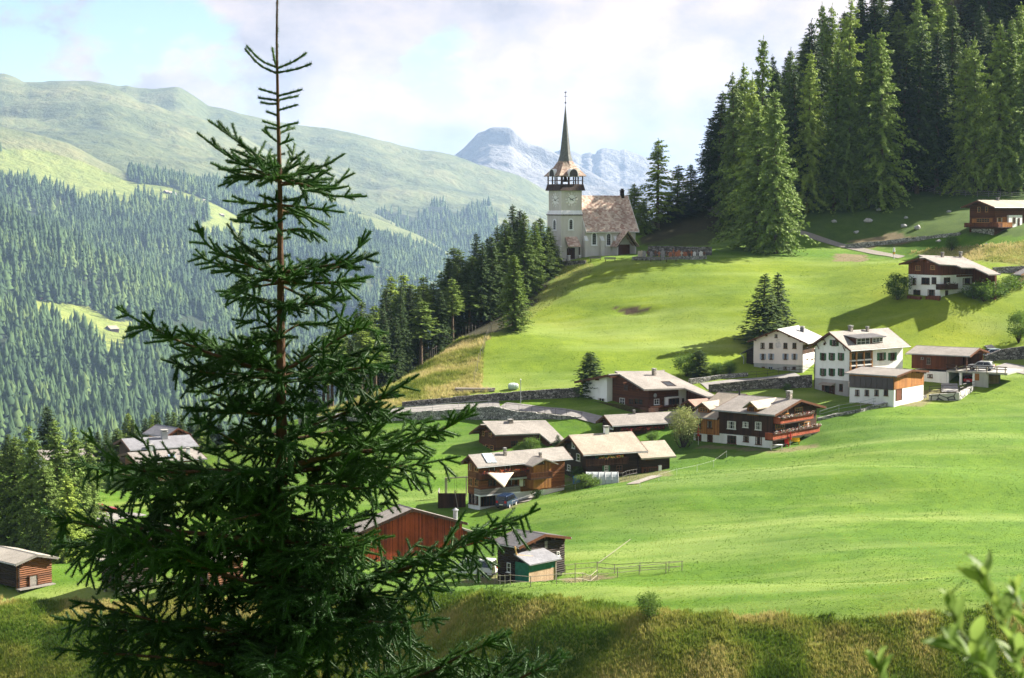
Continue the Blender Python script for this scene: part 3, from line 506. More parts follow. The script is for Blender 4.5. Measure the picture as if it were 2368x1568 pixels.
# ---------------------------------------------------------------- the woods across the valley, one mass per slope
def far_wood(hill, n, hmin, hmax, seed, x0=-260, x1=1500, mat=None, thin=None):
    rng = np.random.default_rng(seed); G = hill.G; msk = hill.forest[:-1, :-1] if hasattr(hill, 'forest') else hill.mask[:-1, :-1]
    a = np.linalg.norm(np.cross(G[1:, :-1] - G[:-1, :-1], G[:-1, 1:] - G[:-1, :-1]), axis=-1)
    ok = msk & (hill.px[:-1, :-1] > x0) & (hill.px[:-1, :-1] < x1); lo = G.shape[0] // (len(G) // 30)
    pr = a * ok; pr[:hill.front] = 0; Q = G[:-1, :-1] / HS; gp_ = fbm(Q[..., 0] / 45 + 3 * seed, Q[..., 1] / 70 + Q[..., 2] / 25, 4); pr = pr * np.clip(1.0 + 2.2 * gp_, .12, 2)
    if thin is not None: pr = pr * thin(hill)[:-1, :-1]
    pr = (pr / pr.sum()).ravel(); k = rng.choice(len(pr), n, p=pr); i, j = np.divmod(k, a.shape[1]); u, v = rng.random((2, n, 1))
    Pt = G[i, j] * (1 - u) * (1 - v) + G[i + 1, j] * u * (1 - v) + G[i, j + 1] * (1 - u) * v + G[i + 1, j + 1] * u * v
    H = HS * rng.uniform(hmin, hmax, n) * rng.choice([1, 1, .75, 1.2, .6], n); W = H * rng.uniform(.13, .26, n); sides, tiers = 5, 5; Vs = []; Fs = []
    ang = np.linspace(0, 2 * np.pi, sides, endpoint=False)
    for t in range(tiers):
        z0 = .06 + .82 * t / tiers; z1 = min(1, z0 + .34); rad = (1 - t / tiers) ** .8 * .95 + .05
        aa = ang[None] + rng.uniform(0, 6.28, (n, 1)); rj = rad * W[:, None] * rng.uniform(.55, 1.4, (n, sides))
        ring = np.stack([Pt[:, 0:1] + np.cos(aa) * rj, Pt[:, 1:2] + np.sin(aa) * rj, Pt[:, 2:3] + (z0 + rng.uniform(-.05, .05, (n, sides))) * H[:, None]], -1)
        ap = Pt + np.stack([rng.normal(0, .03, n) * H, rng.normal(0, .03, n) * H, z1 * H], -1)
        Vs.append(np.concatenate([ring, ap[:, None]], 1))
    V = np.stack(Vs, 1).reshape(-1, 3); b = np.arange(n * tiers)[:, None] * (sides + 1)
    Fc = np.concatenate([np.stack([b[:, 0] + s, b[:, 0] + (s + 1) % sides, b[:, 0] + sides], -1) for s in range(sides)])
    pt_ = Pt / HS; cl_ = np.clip(.45 + .8 * fbm(pt_[:, 0] / 60 + seed, pt_[:, 1] / 90 + pt_[:, 2] / 30, 4) + rng.normal(0, .2, n), 0, 1); tint = np.repeat(cl_, tiers * (sides + 1))
    return tag(npmesh('far_forest', V, Fc, [M_FAR], cols={'tint': np.stack([tint] * 3, -1)}), kind='stuff')
nf = NT('distant_trees'); M_FAR = nf.out(nf.ramp(nf('VertexColor', layer_name='tint').outputs[0], [(.2, (.028, .058, .02)), (.6, (.052, .095, .028)), (1, (.10, .145, .04))]), .9)
for h, f in ((hA, 34), (hB, 34), (hF, 24)): h.front = f
for h in (hC, hC2, hF):
    me = h.o.data; z = np.zeros(len(me.vertices) * 4, np.float32); me.color_attributes['zone'].data.foreach_get('color', z); h.mask = z.reshape(h.G.shape[0], h.G.shape[1], 4)[..., 0] > .5; h.front = 34
far_wood(hA, 11000, 15, 27, 1, x0=-480, x1=900)
far_wood(hB, 19000, 14, 26, 2, x0=-480, x1=1100)
far_wood(hF, 6000, 14, 26, 3, x0=400, x1=1400)
far_wood(hC, 5000, 15, 28, 4, x0=500, x1=1500)
far_wood(hC2, 5000, 14, 26, 5, x0=250, x1=1000)
# ---------------------------------------------------------------- building kit
FR = dict(P0=(0, 0, 1), s3=(1556.1, 0, .34519), s5=(811.9, 507.4, .34519), s6=(1556.1, 507.4, .34519), s7=(0, 1027, .34519), s8=(811.9, 1027, .34519), E=(1691.4, 717.2, .2), J=(1583.2, 893.1, .14857), M=(1055.4, 933.7, .22286),
          CH=(1231.4, 189.4, .27615), H=(1326.1, 838.9, .14857), B=(2056.8, 568.3, .13143), G=(2063.6, 784.8, .12857), O=(1055.4, 1204.3, .22857), P=(0, 974.3, .2675), A=(2192.1, 433.0, .07766), N=(730.7, 1150.2, .17714), D=(1704.97, 757.76, .08), T=(1244.9, 372.1, .15109))
M_WHITE = plaster('white_render', (.87, .87, .86)); M_PINK = plaster('pale_pink_render', (.80, .69, .64)); M_GREYR = plaster('grey_render', (.42, .41, .39), .2); M_CHURCH = plaster('weathered_church_render', (.66, .62, .57), .14)
M_DARK = timber('dark_brown_boards', (.014, .006, .004), (.095, .038, .018)); M_DARKL = timber('black_brown_logs', (.008, .005, .004), (.05, .027, .015), .22, False, .5, .12)
M_RED = timber('red_brown_boards', (.045, .012, .005), (.2, .06, .02)); M_REDL = timber('red_brown_planks', (.035, .012, .006), (.15, .05, .02), .2, False)
M_ORANGE = timber('honey_boards', (.16, .055, .014), (.56, .24, .065)); M_ORANGEL = timber('honey_planks', (.1, .034, .012), (.34, .13, .04), .2, False); M_BALC = timber('red_balcony_boards', (.2, .035, .015), (.5, .13, .06), .14)
M_BARNRED = timber('red_barn_boards', (.10, .012, .005), (.62, .10, .032), .16, True, .5, .12)
M_ROOF = roofing('pale_grey_slabs', (.30, .272, .245), (.24, .22, .2)); M_ROOFB = roofing('beige_slabs', (.39, .335, .265), (.32, .275, .22)); M_ROOFG = roofing('blue_grey_slabs', (.25, .25, .27), (.2, .2, .22)); M_ROOFD = roofing('dark_grey_slabs', (.13, .125, .13), (.09, .09, .095)); M_ROOFS = roofing('light_sheet_roof', (.36, .36, .36), (.33, .33, .335), .9, 1.2, .3)
M_ROOFP = roofing('pinkish_tiles', (.42, .26, .2), (.34, .2, .16)); M_SHINGLE = roofing('red_and_cream_church_slates', (.72, .58, .46), (.36, .18, .14), .5, .36, .6); M_HELM = roofing('tan_and_rust_helm_slates', (.42, .33, .26), (.22, .12, .09), .5, .36, .6); M_SLATE = roofing('grey_green_spire_slates', (.19, .2, .2), (.13, .135, .135), .3, .24, .3)
M_ROOFW = roofing('bleached_shingles', (.42, .38, .33), (.36, .33, .28), .25, .3)
M_STONE = stonework('dark_field_stone', (.16, .145, .135), (.36, .33, .31)); M_STONEL = stonework('pale_field_stone', (.3, .29, .27), (.56, .54, .5), 2.0); M_BLOCK = stonework('concrete_blocks', (.42, .41, .39), (.5, .49, .47), .6); M_CHIM = stonework('chimney_stone', (.35, .3, .26), (.5, .45, .4), 4)
M_CONC = plain('concrete', (.36, .35, .33), .85, .15, 2); M_ASPH = plain('pale_asphalt', (.27, .255, .24), .9, .18, 1.5); M_GRAVEL = plain('gravel_track', (.26, .235, .20), .95, .25, 4)
M_IRON = plain('dark_iron', (.035, .03, .028), .5); M_ZINC = plain('zinc', (.35, .36, .37), .4, metallic=0) if False else plain('zinc', (.33, .34, .35), .45); M_WFRAME = plain('white_paint', (.75, .74, .71), .5, .08); M_BFRAME = plain('brown_stain', (.10, .035, .016), .5); M_YFRAME = plain('honey_stain', (.42, .2, .06), .5)
M_GREEN = plain('green_paint', (.035, .12, .055), .5); M_BLUEG = plain('blue_grey_paint', (.33, .37, .45), .5); M_GREYW = timber('silvery_wood', (.13, .12, .11), (.34, .31, .28), .15, False); M_POST = plain('weathered_post', (.3, .26, .21), .85)
M_CURT = plain('net_curtain', (.55, .52, .47), .9, .3, 6); M_TARP = plain('green_tarpaulin', (.012, .11, .075), .45); M_TAN = timber('tan_boards', (.35, .22, .14), (.55, .38, .26))
gl = NT('window_glass'); M_GLASS = gl.out(gl.ramp(gl.noise(gl.uv(.8, .8), 1, 3), [(.35, (.008, .009, .011)), (.7, (.05, .048, .045))]), .15, Specular_IOR_Level=.25)
M_PANEL = plain('dark_glazed_panel', (.012, .018, .03), .18, .3, .8, Specular_IOR_Level=.5); M_SOLAR = plain('solar_glass', (.32, .42, .55), .15, .1)
M_FLR = plain('red_blossom', (.42, .03, .03), .7, .5, 9); M_FLW = plain('white_blossom', (.75, .7, .68), .7, .3, 9); M_FLO = plain('orange_blossom', (.6, .12, .02), .7, .5, 9); M_FLY = plain('yellow_green_blossom', (.32, .36, .05), .7, .5, 9)
class MB:
    def __init__(s): s.v, s.f, s.m, s.mats = [], [], [], []
    def mi(s, m):
        if m not in s.mats: s.mats.append(m)
        return s.mats.index(m)
    def poly(s, vs, fs, m):
        o = len(s.v); s.v += [tuple(v) for v in vs]; k = s.mi(m)
        for f in fs: s.f.append([o + i for i in f]); s.m.append(k)
    def hexa(s, c, m): s.poly(c, [(0, 3, 2, 1), (4, 5, 6, 7), (0, 1, 5, 4), (1, 2, 6, 5), (2, 3, 7, 6), (3, 0, 4, 7)], m)
    def prism(s, a, b, m):
        n = len(a); s.poly(list(a) + list(b), [tuple(range(n))[::-1], tuple(range(n, 2 * n))] + [(i, (i + 1) % n, n + (i + 1) % n, n + i) for i in range(n)], m)
    def box(s, p0, p1, m):
        (x0, y0, z0), (x1, y1, z1) = p0, p1; s.hexa([(x0, y0, z0), (x1, y0, z0), (x1, y1, z0), (x0, y1, z0), (x0, y0, z1), (x1, y0, z1), (x1, y1, z1), (x0, y1, z1)], m)
    def bar(s, a, b, r, m, sides=6, r2=None):
        V, Fq = tubes([(np.array([a, b], float), np.array([r, r if r2 is None else r2]))], sides); s.poly(V, [tuple(f) for f in Fq] + [tuple(range(sides))[::-1], tuple(range(sides, 2 * sides))], m)
    def build(s, name, parent=None, loc=(0, 0, 0), smooth=False):
        me = bpy.data.meshes.new(name); me.from_pydata(s.v, [], s.f)
        for m in s.mats: me.materials.append(m)
        me.polygons.foreach_set('material_index', s.m)
        if smooth: me.polygons.foreach_set('use_smooth', [True] * len(s.f))
        me.update(); uv = me.uv_layers.new(name='UVMap').data
        for p in me.polygons:
            n = p.normal; h = math.hypot(n.x, n.y)
            if h < .02: t = Vector((1, 0, 0)); b = Vector((0, 1, 0))
            else: t = Vector((-n.y / h, n.x / h, 0)); b = n.cross(t)
            for li, vi in zip(p.loop_indices, p.vertices): co = me.vertices[vi].co; uv[li].uv = (co.dot(t), co.dot(b))
        me.validate(); o = bpy.data.objects.new(name, me); C.objects.link(o); o.location = loc
        if parent is not None: o.parent = parent
        return o
class House:
    def __init__(s, fr, name, label, cat, corner, Y, th, xl, xr, ytop, gable='L', apex=None, pitch=None, below=3.0, group=None, scaleY=None, far=None):
        s.ox, s.oy, s.k = FR[fr]; th = R(th); px, py = s.px(*corner)
        s.C = at(px, py, Y) if scaleY is None else at0(px, py, Y)
        s.dl = Vector((-math.cos(th), math.sin(th), 0)); s.dr = Vector((math.sin(th), math.cos(th), 0)); s.below = below; s.gable = gable
        s.e = empty(name, s.C, label, cat, group)
        s.LL = s.solve(s.dl, xl); s.LR = s.solve(s.dr, xr)
        g = (784 - s.px(0, ytop)[1]) / F; s.h = s.C.y * (g * CP - SP) / (CP + g * SP) - s.C.z
        if far is not None: s.h = s.hit('R', *far)[1]
        W = s.LL if gable == 'L' else s.LR; s.mid = W / 2
        if pitch is not None: s.zr = s.h + math.tan(R(pitch)) * s.mid
        else: u, z = s.hit(gable, *apex); s.zr = z
        s.W = W; s.tan = (s.zr - s.h) / s.mid
    def px(s, x, y): return s.ox + x * s.k, s.oy + y * s.k
    def solve(s, d, x, off=Vector((0, 0, 0))):
        t = (s.px(x, 0)[0] - 1184) / F; c = s.C + off; return (t * (c.y * CP - c.z * SP) - c.x) / (d.x - t * d.y * CP)
    def hit(s, face, x, y, off=0):
        r = ray(*s.px(x, y)); d, n = (s.dl, s.dr) if face == 'L' else (s.dr, s.dl)
        q = s.C + n * off; p = r * (q.dot(n) / r.dot(n)); q = p - s.C; return q.dot(d), q.z
    def P(s, a, b, z): return s.dl * a + s.dr * b + Vector((0, 0, z))
    def F(s, face, u, d, z): return s.P(u, -d, z) if face == 'L' else s.P(-d, u, z)     # d = outwards from the face
    def fbox(s, mb, face, u0, u1, z0, z1, d0, d1, m):
        mb.hexa([s.F(face, u, d, z) for z in (z0, z1) for u, d in ((u0, d0), (u1, d0), (u1, d1), (u0, d1))], m)
    def rect(s, face, r, off=0):
        x0, y0, x1, y1 = r; ua, za = s.hit(face, (x0 + x1) / 2, y1, off); _, zb = s.hit(face, (x0 + x1) / 2, y0, off)
        u0 = s.hit(face, x0, (y0 + y1) / 2, off)[0]; u1 = s.hit(face, x1, (y0 + y1) / 2, off)[0]; return min(u0, u1), max(u0, u1), min(za, zb), max(za, zb)
    def SW(s, q, w, z): return s.P(q, w, z) if s.gable == 'L' else s.P(w, q, z)
    def extr(s, mb, prof, w0, w1, m): mb.prism([s.SW(q, w0, z) for q, z in prof], [s.SW(q, w1, z) for q, z in prof], m)
    def body(s, m, zs=None, m2=None, up='timber_wall', low='wall'):
        L2 = s.LR if s.gable == 'L' else s.LL; W = s.W
        s.zs = zs
        if zs is None:
            b = MB(); s.extr(b, [(0, -s.below), (W, -s.below), (W, s.h), (s.mid, s.zr), (0, s.h)], 0, L2, m); return b.build(up if 'boards' in m.name or 'planks' in m.name or 'logs' in m.name else 'wall', s.e)
        b = MB(); s.extr(b, [(0, -s.below), (W, -s.below), (W, zs), (0, zs)], 0, L2, m2); b.build(low, s.e)
        b = MB(); g = .05; s.extr(b, [(-g, zs), (W + g, zs), (W + g, s.h), (s.mid, s.zr), (-g, s.h)], -g, L2 + g, m); return b.build(up, s.e)
    def roof(s, m, og=.9, oe=.9, t=.22, og2=None, left_only=False, poly=None, edge=None):
        L2 = s.LR if s.gable == 'L' else s.LL; b = MB(); tn = s.tan; W = s.W; edge = edge or M_BFRAME; og2 = og if og2 is None else og2; lift = .04
        def slab(q0, q1, w0, w1):
            z = lambda q: s.zr + lift - abs(q - s.mid) * tn
            s.extr(b, [(q0, z(q0) + .02), (q1, z(q1) + .02), (q1, z(q1) + t), (q0, z(q0) + t)], w0, w1, m)
            s.extr(b, [(q0, z(q0)), (q1, z(q1)), (q1, z(q1) + .015), (q0, z(q0) + .015)], w0 + .05, w1 - .05, M_BFRAME)
            for w in (w0, w1): s.extr(b, [(q0, z(q0) - .08), (q1, z(q1) - .08), (q1, z(q1) + t + .02), (q0, z(q0) + t + .02)], w - .03, w + .03, edge)
        slab(s.mid + .001, W + oe, -og, L2 + og2)
        if poly is None: slab(-oe, s.mid - .001, -og, L2 + og2)
        else:
            n = (s.SW(1, 0, tn) - s.SW(0, 0, 0)).cross(s.SW(0, 1, 0) - s.SW(0, 0, 0)).normalized(); n = n if n.z > 0 else -n
            o = s.C + s.SW(s.mid, 0, s.zr + lift + t); pts = []
            for x, y in poly: r = ray(*s.px(x, y)); pts.append(r * (o.dot(n) / r.dot(n)) - s.C)
            b.prism([p - Vector((0, 0, t)) for p in pts], pts, m)
        # ridge cap
        s.extr(b, [(s.mid - .18, s.zr + lift + t - .18 * tn + .005), (s.mid + .18, s.zr + lift + t - .18 * tn + .005), (s.mid, s.zr + lift + t + .06)], -og, L2 + og2 * .9, m)
        s.ro = b.build('roof', s.e); s.rt = t + lift; s.oe = oe; s.og = og
        if poly is None:
            for q in (-oe - .08, W + oe + .08): g = MB(); z = s.h - oe * tn + t * .6; g.bar(s.SW(q, -og, z), s.SW(q, L2 + og2, z), .07, M_ZINC); g.build('gutter', s.ro)
        # rafter ends and purlins under the verge
        for q in (.04 * W, .27 * W, .5 * W, .73 * W, .96 * W):
            pu = MB(); z = s.zr - abs(q - s.mid) * tn - .14; pu.prism([s.SW(q - .09, -og * .92, z - .1), s.SW(q + .09, -og * .92, z - .1), s.SW(q + .09, -og * .92, z + .1), s.SW(q - .09, -og * .92, z + .1)], [s.SW(q - .09, .1, z - .12), s.SW(q + .09, .1, z - .12), s.SW(q + .09, .1, z + .1), s.SW(q - .09, .1, z + .1)], M_BFRAME)
            pu.build('purlin', s.ro)
        return s.ro
    def chimney(s, r, m=None, back=.5):
        """r: pixel box; stands on the roof slope that faces the viewer, or just behind the ridge"""
        x0, y0, x1, y1 = r; r_ = ray(*s.px((x0 + x1) / 2, y1)); tn = s.tan
        n = (s.SW(1, 0, tn) - s.SW(0, 0, 0)).cross(s.SW(0, 1, 0) - s.SW(0, 0, 0)).normalized(); o = s.C + s.SW(s.mid, 0, s.zr + s.rt)
        p = r_ * (o.dot(n) / r_.dot(n)); rel = p - s.C; q = rel.dot(s.dl if s.gable == 'L' else s.dr)
        if q > s.mid: p = p + (s.dl if s.gable == 'L' else s.dr) * (s.mid - q); rel = p - s.C
        wd = abs(s.px(x1, 0)[0] - s.px(x0, 0)[0]) / F * p.y * .72; ht = abs(s.px(0, y1)[1] - s.px(0, y0)[1]) / F * p.y
        b = MB(); c = rel; m = m or M_CHIM
        def bx(w, z0, z1, mm): b.hexa([c + s.dl * x * w + s.dr * y * w + Vector((0, 0, z)) for z in (z0, z1) for x, y in ((-.5, -.5), (.5, -.5), (.5, .5), (-.5, .5))], mm)
        bx(wd, -.8, ht * .72, m); bx(wd * 1.18, ht * .72, ht * .8, M_CONC); bx(wd * .7, ht * .8, ht * .9, M_IRON); bx(wd * 1.2, ht * .9, ht, M_CONC); return b.build('chimney', s.ro)
    def proud(s, face, r, off):
        zs = getattr(s, 'zs', None)
        return .06 if off == 0 and zs is not None and s.rect(face, r)[2] > zs - .15 else off
    def window(s, face, r, fm=None, nv=2, nh=1, shut=None, off=0, curtain=.3, parent=None, name='window', sill=True):
        off = s.proud(face, r, off); fm = fm or M_WFRAME; u0, u1, z0, z1 = s.rect(face, r, -off if off else 0); w = u1 - u0
        sh = 0
        if shut is not None: sh = w * .27; u0 += sh; u1 -= sh
        fw = min(.075, (u1 - u0) * .1); b = MB(); o = off
        B = lambda a, c, d, e, i, j, m: s.fbox(b, face, a, c, d, e, o + i, o + j, m)
        B(u0, u0 + fw, z0, z1, .0, .09, fm); B(u1 - fw, u1, z0, z1, .0, .09, fm); B(u0 + fw, u1 - fw, z1 - fw, z1, .0, .088, fm); B(u0 + fw, u1 - fw, z0, z0 + fw, .0, .088, fm)
        for i in range(1, nv): u = u0 + (u1 - u0) * i / nv; B(u - fw * .4, u + fw * .4, z0 + fw, z1 - fw, .02, .07, fm)
        for i in range(1, nh + 1):
            z = z0 + (z1 - z0) * i / (nh + 1)
            if nh: B(u0 + fw, u1 - fw, z - fw * .28, z + fw * .28, .022, .06, fm)
        if sill: B(u0 - .08, u1 + .08, z0 - .07, z0, .0, .16, fm)
        e = b.build(name, parent or s.e); p = MB()
        s.fbox(p, face, u0 + fw, u1 - fw, z0 + fw, z1 - fw, o - .02, o + .018, M_GLASS)
        if curtain and random.random() < curtain:
            cw = (u1 - u0 - 2 * fw) * random.uniform(.1, .22)
            for a, c in ((u0 + fw, u0 + fw + cw), (u1 - fw - cw, u1 - fw)): s.fbox(p, face, a, c, z0 + fw, z1 - fw, o + .018, o + .022, M_CURT)
        p.build('pane', e)
        if shut is not None:
            for a, c in ((u0 - sh, u0 - .01), (u1 + .01, u1 + sh)):
                q = MB(); s.fbox(q, face, a, c, z0, z1, o + .01, o + .06, shut)
                for i in range(1, 3): z = z0 + (z1 - z0) * i / 3; s.fbox(q, face, a + .03, c - .03, z - .03, z + .03, o + .06, o + .075, shut)
                q.build('shutter', e)
        return e
    def door(s, face, r, m, off=0, glass=False, name='door'):
        off = s.proud(face, r, off); u0, u1, z0, z1 = s.rect(face, r, -off if off else 0); b = MB(); f = .08
        for a, c, d, e in ((u0, u0 + f, z0, z1), (u1 - f, u1, z0, z1), (u0 + f, u1 - f, z1 - f, z1)): s.fbox(b, face, a, c, d, e, off, off + .1, M_BFRAME)
        s.fbox(b, face, u0 + f, u1 - f, z0, z1 - f, off - .02, off + .04, M_GLASS if glass else m)
        o = b.build(name, s.e); h = MB(); s.fbox(h, face, u1 - .22, u1 - .16, z0 + (z1 - z0) * .45, z0 + (z1 - z0) * .5, off + .04, off + .09, M_ZINC); h.build('handle', o); return o
    def panel(s, face, r, m, name, d0=0, d1=.05, off=0, parent=None):
        off = s.proud(face, r, off); u0, u1, z0, z1 = s.rect(face, r, -d1 - off); b = MB(); s.fbox(b, face, u0, u1, z0, z1, d0 + off, d1 + off, m); return b.build(name, parent or s.e)
    def balcony(s, face, r, depth, m, flowers=None, boards=True, floor=M_DARK, name='balcony', off=0, slat=.13):
        u0, u1, z0, z1 = s.rect(face, r, -depth - off); b = MB(); B = lambda *a: s.fbox(b, face, *a)
        d = depth + off; B(u0, u1, z0 - .15, z0, off + .0, d, floor)
        B(u0, u1, z1 - .09, z1, d - .09, d, m); B(u0, u1, z0 + .06, z0 + .14, d - .07, d - .01, m)
        n = max(3, int((u1 - u0) / slat))
        for i in range(n): a = u0 + (u1 - u0) * i / n; B(a, a + (u1 - u0) / n * (.8 if boards else .35), z0 + .02, z1 - .1, d - .06, d - .02, m)
        for u in (u0, u1 - .08): B(u, u + .08, z0, z1 - .02, off, d - .09, m)
        o = b.build(name, s.e)
        if flowers:
            for k, (fa, fb, mats) in enumerate(flowers):
                fbx = MB(); a, c = u0 + (u1 - u0) * fa, u0 + (u1 - u0) * fb; s.fbox(fbx, face, a, c, z1 - .22, z1 + .02, d + .01, d + .22, M_DARK)
                rr = random.Random(int(u0 * 97) + k)
                for _ in range(int((c - a) * 42)):
                    u = rr.uniform(a, c); zz = z1 + rr.uniform(-.12, .3); dd = d + rr.uniform(.0, .34); q = rr.uniform(.05, .11); m2 = rr.choice(mats)
                    ctr = s.F(face, u, dd, zz); fbx.poly([ctr + Vector((rr.uniform(-q, q), rr.uniform(-q, q), rr.uniform(-q, q))) for _ in range(4)], [(0, 1, 2), (0, 2, 3), (0, 3, 1), (1, 3, 2)], m2)
                fbx.build('flower_box', o)
        return o
G1 = [M_FLR, M_LEAF, M_FLR]; GW = [M_FLW, M_LEAF, M_FLR, M_FLW]
# ---------------------------------------------------------------- the big white house with green shutters
h = House('E', 'white_house', 'tall white three-storey house with green shutters and a glazed orange-framed veranda', 'house', (1355, 1022), 247, 51, 958, 1975, 437, apex=(1158, 268))
zs = h.hit('L', 1150, 800)[1]; h.body(M_WHITE); b = MB(); h.fbox(b, 'L', -.02, h.LL, -3, zs, 0, .05, M_GREYR); h.fbox(b, 'R', -.05, h.LR, -3, zs - .3, 0, .05, M_GREYR); b.build('plinth', h.e)
h.roof(M_ROOF, og=.75, oe=.95)
for x in (1025, 1127, 1233):
    for y in (495, 675): h.window('L', (x, y, x + 71, y + 83), M_BFRAME, shut=M_GREEN)
h.window('L', (1138, 345, 1241, 412), M_BFRAME, shut=M_GREEN); h.window('L', (1069, 374, 1085, 399), M_BFRAME, nv=1, nh=0)
h.door('L', (1080, 868, 1142, 1008), M_WFRAME, .05, True, 'glass_door'); h.door('L', (1146, 872, 1196, 1010), M_DARK, .05); h.window('L', (1250, 853, 1288, 936), M_BFRAME, 1, off=.05); h.panel('L', (1046, 853, 1072, 932), M_BFRAME, 'shutter', off=.05)
u0, u1, z0, z1 = h.rect('L', (1052, 842, 1206, 864)); b = MB(); b.hexa([h.F('L', u, d, z) for u, d, z in ((u0, 0, z1), (u1, 0, z1), (u1, 1.1, z0), (u0, 1.1, z0), (u0, 0, z1 + .1), (u1, 0, z1 + .1), (u1, 1.1, z0 + .1), (u0, 1.1, z0 + .1))], M_ROOFB); b.build('porch_roof', h.e)
for r in ((1683, 492, 1784, 579), (1811, 492, 1909, 579)): h.window('R', r, M_BFRAME, shut=M_GREEN)
for x in (1700, 1830): h.window('R', (x, 672, x + 80, 760), M_BFRAME, shut=M_GREEN)
# veranda: orange posts, white balustrade, big panes
b = MB(); u0, u1, z0, z1 = h.rect('R', (1362, 478, 1615, 765)); v = MB(); h.fbox(b, 'R', u0, u1, z0, z1, .0, .04, M_CURT); 
for f in (0, .26, .6, .97): h.fbox(b, 'R', u0 + (u1 - u0) * f, u0 + (u1 - u0) * f + .2, z0, z1, .04, .32, M_YFRAME)
for fz, m in ((0, M_WFRAME), (.43, M_WFRAME), (.63, M_WFRAME), (.95, M_BFRAME)): h.fbox(b, 'R', u0, u1, z0 + (z1 - z0) * fz, z0 + (z1 - z0) * fz + .2, .06, .3, m)
vo = b.build('veranda', h.e); b = MB()
for f0, f1 in ((.02, .25), (.31, .59), (.65, .95)):
    for z_0, z_1 in ((.07, .42), (.49, .62), (.69, .94)):
        h.fbox(b, 'R', u0 + (u1 - u0) * f0, u0 + (u1 - u0) * f1, z0 + (z1 - z0) * z_0, z0 + (z1 - z0) * z_1, .08, .1, M_GLASS)
b.build('pane', vo)
h.chimney((1348, 175, 1405, 236)); h.chimney((1552, 186, 1591, 246))
def shed_dormer(h, rf, rtop, wall, m, wins, fm):
    """long low dormer: rf = pixel box of its front, on a vertical plane standing on the roof slope"""
    x0, y0, x1, y1 = rf; tn = h.tan; n = (h.SW(1, 0, tn) - h.SW(0, 0, 0)).cross(h.SW(0, 1, 0) - h.SW(0, 0, 0)).normalized(); o = h.C + h.SW(h.mid, 0, h.zr + h.rt)
    rr_ = ray(*h.px(x0, y1)); p = rr_ * (o.dot(n) / rr_.dot(n)) - h.C; q = p.dot(h.dl if h.gable == 'L' else h.dr)
    face = 'R' if h.gable == 'L' else 'L'; u0, u1, z0, z1 = h.rect(face, rf, q); b = MB(); qb = q + (z1 - z0 + .25) / (tn - .12)
    qb = min(qb, h.mid)
    b.prism([h.SW(q, u0, z0 - .2), h.SW(q, u0, z1), h.SW(qb, u0, z1 + (qb - q) * .12), h.SW(qb, u0, z0 - .2)], [h.SW(q, u1, z0 - .2), h.SW(q, u1, z1), h.SW(qb, u1, z1 + (qb - q) * .12), h.SW(qb, u1, z0 - .2)], wall)
    d = b.build('dormer', h.e); b = MB(); zz = lambda s_: z1 + (s_ - q) * .12 + .02
    b.prism([h.SW(q - .5, u0 - .3, zz(q - .5)), h.SW(qb, u0 - .3, zz(qb)), h.SW(qb, u0 - .3, zz(qb) + .14), h.SW(q - .5, u0 - .3, zz(q - .5) + .14)], [h.SW(q - .5, u1 + .3, zz(q - .5)), h.SW(qb, u1 + .3, zz(qb)), h.SW(qb, u1 + .3, zz(qb) + .14), h.SW(q - .5, u1 + .3, zz(q - .5) + .14)], m); b.build('dormer_roof', d)
    for w in wins: h.window(face, w, fm, nv=3, off=-q, parent=d, sill=False)
shed_dormer(h, (1440, 318, 1752, 400), None, M_BFRAME, M_ROOFD, [(1446, 324, 1598, 398), (1630, 318, 1748, 372)], M_WFRAME)
b = MB()      # struts under the verge
for f in (.12, .33, .67, .88): z = h.zr - abs(f * h.W - h.mid) * h.tan; b.bar(h.P(f * h.W, -.6, z - .2), h.P(f * h.W, 0, z - 1.1), .07, M_BFRAME)
b.build('bracket', h.ro)
b = MB(); b.bar(h.P(h.LL - .1, -.12, h.h - .6), h.P(h.LL - .1, -.12, -1), .06, M_IRON); b.build('downpipe', h.e)
st = MB()
for i in range(9): st.hexa([h.F('R', .4 + i * .28 + a, d, z) for z in (-1.5 + i * .2, -.9 + i * .2) for a, d in ((0, .1), (.28, .1), (.28, 1.0), (0, 1.0))], M_CONC)
st.build('stair', h.e)
# ---------------------------------------------------------------- low annexe with dark glazed front
h = House('E', 'annexe', 'low annexe with black glazed panels, honey board gable and white base before the white house', 'annexe', (1880, 1062), 238, 38, 1365, 2218, 770, gable='R', apex=(2075, 700))
zs = h.hit('L', 1700, 908)[1]; h.body(M_ORANGE, zs, M_WHITE); b = MB(); u0, u1, z0, z1 = h.rect('L', (1368, 772, 1874, 908)); h.fbox(b, 'L', u0, u1, z0, z1, .06, .1, M_PANEL)
for i in range(9): u = u0 + (u1 - u0) * i / 8; h.fbox(b, 'L', u - .03, u + .03, z0, z1, .1, .13, M_IRON)
b.build('glazed_front', h.e); h.roof(M_ROOF, og=.7, oe=.5, t=.2)
for x in (1432, 1543, 1655, 1765): h.window('L', (x, 920, x + 48, 990), M_BFRAME, nv=1, nh=0)
h.door('R', (1900, 908, 1968, 1045), M_RED)
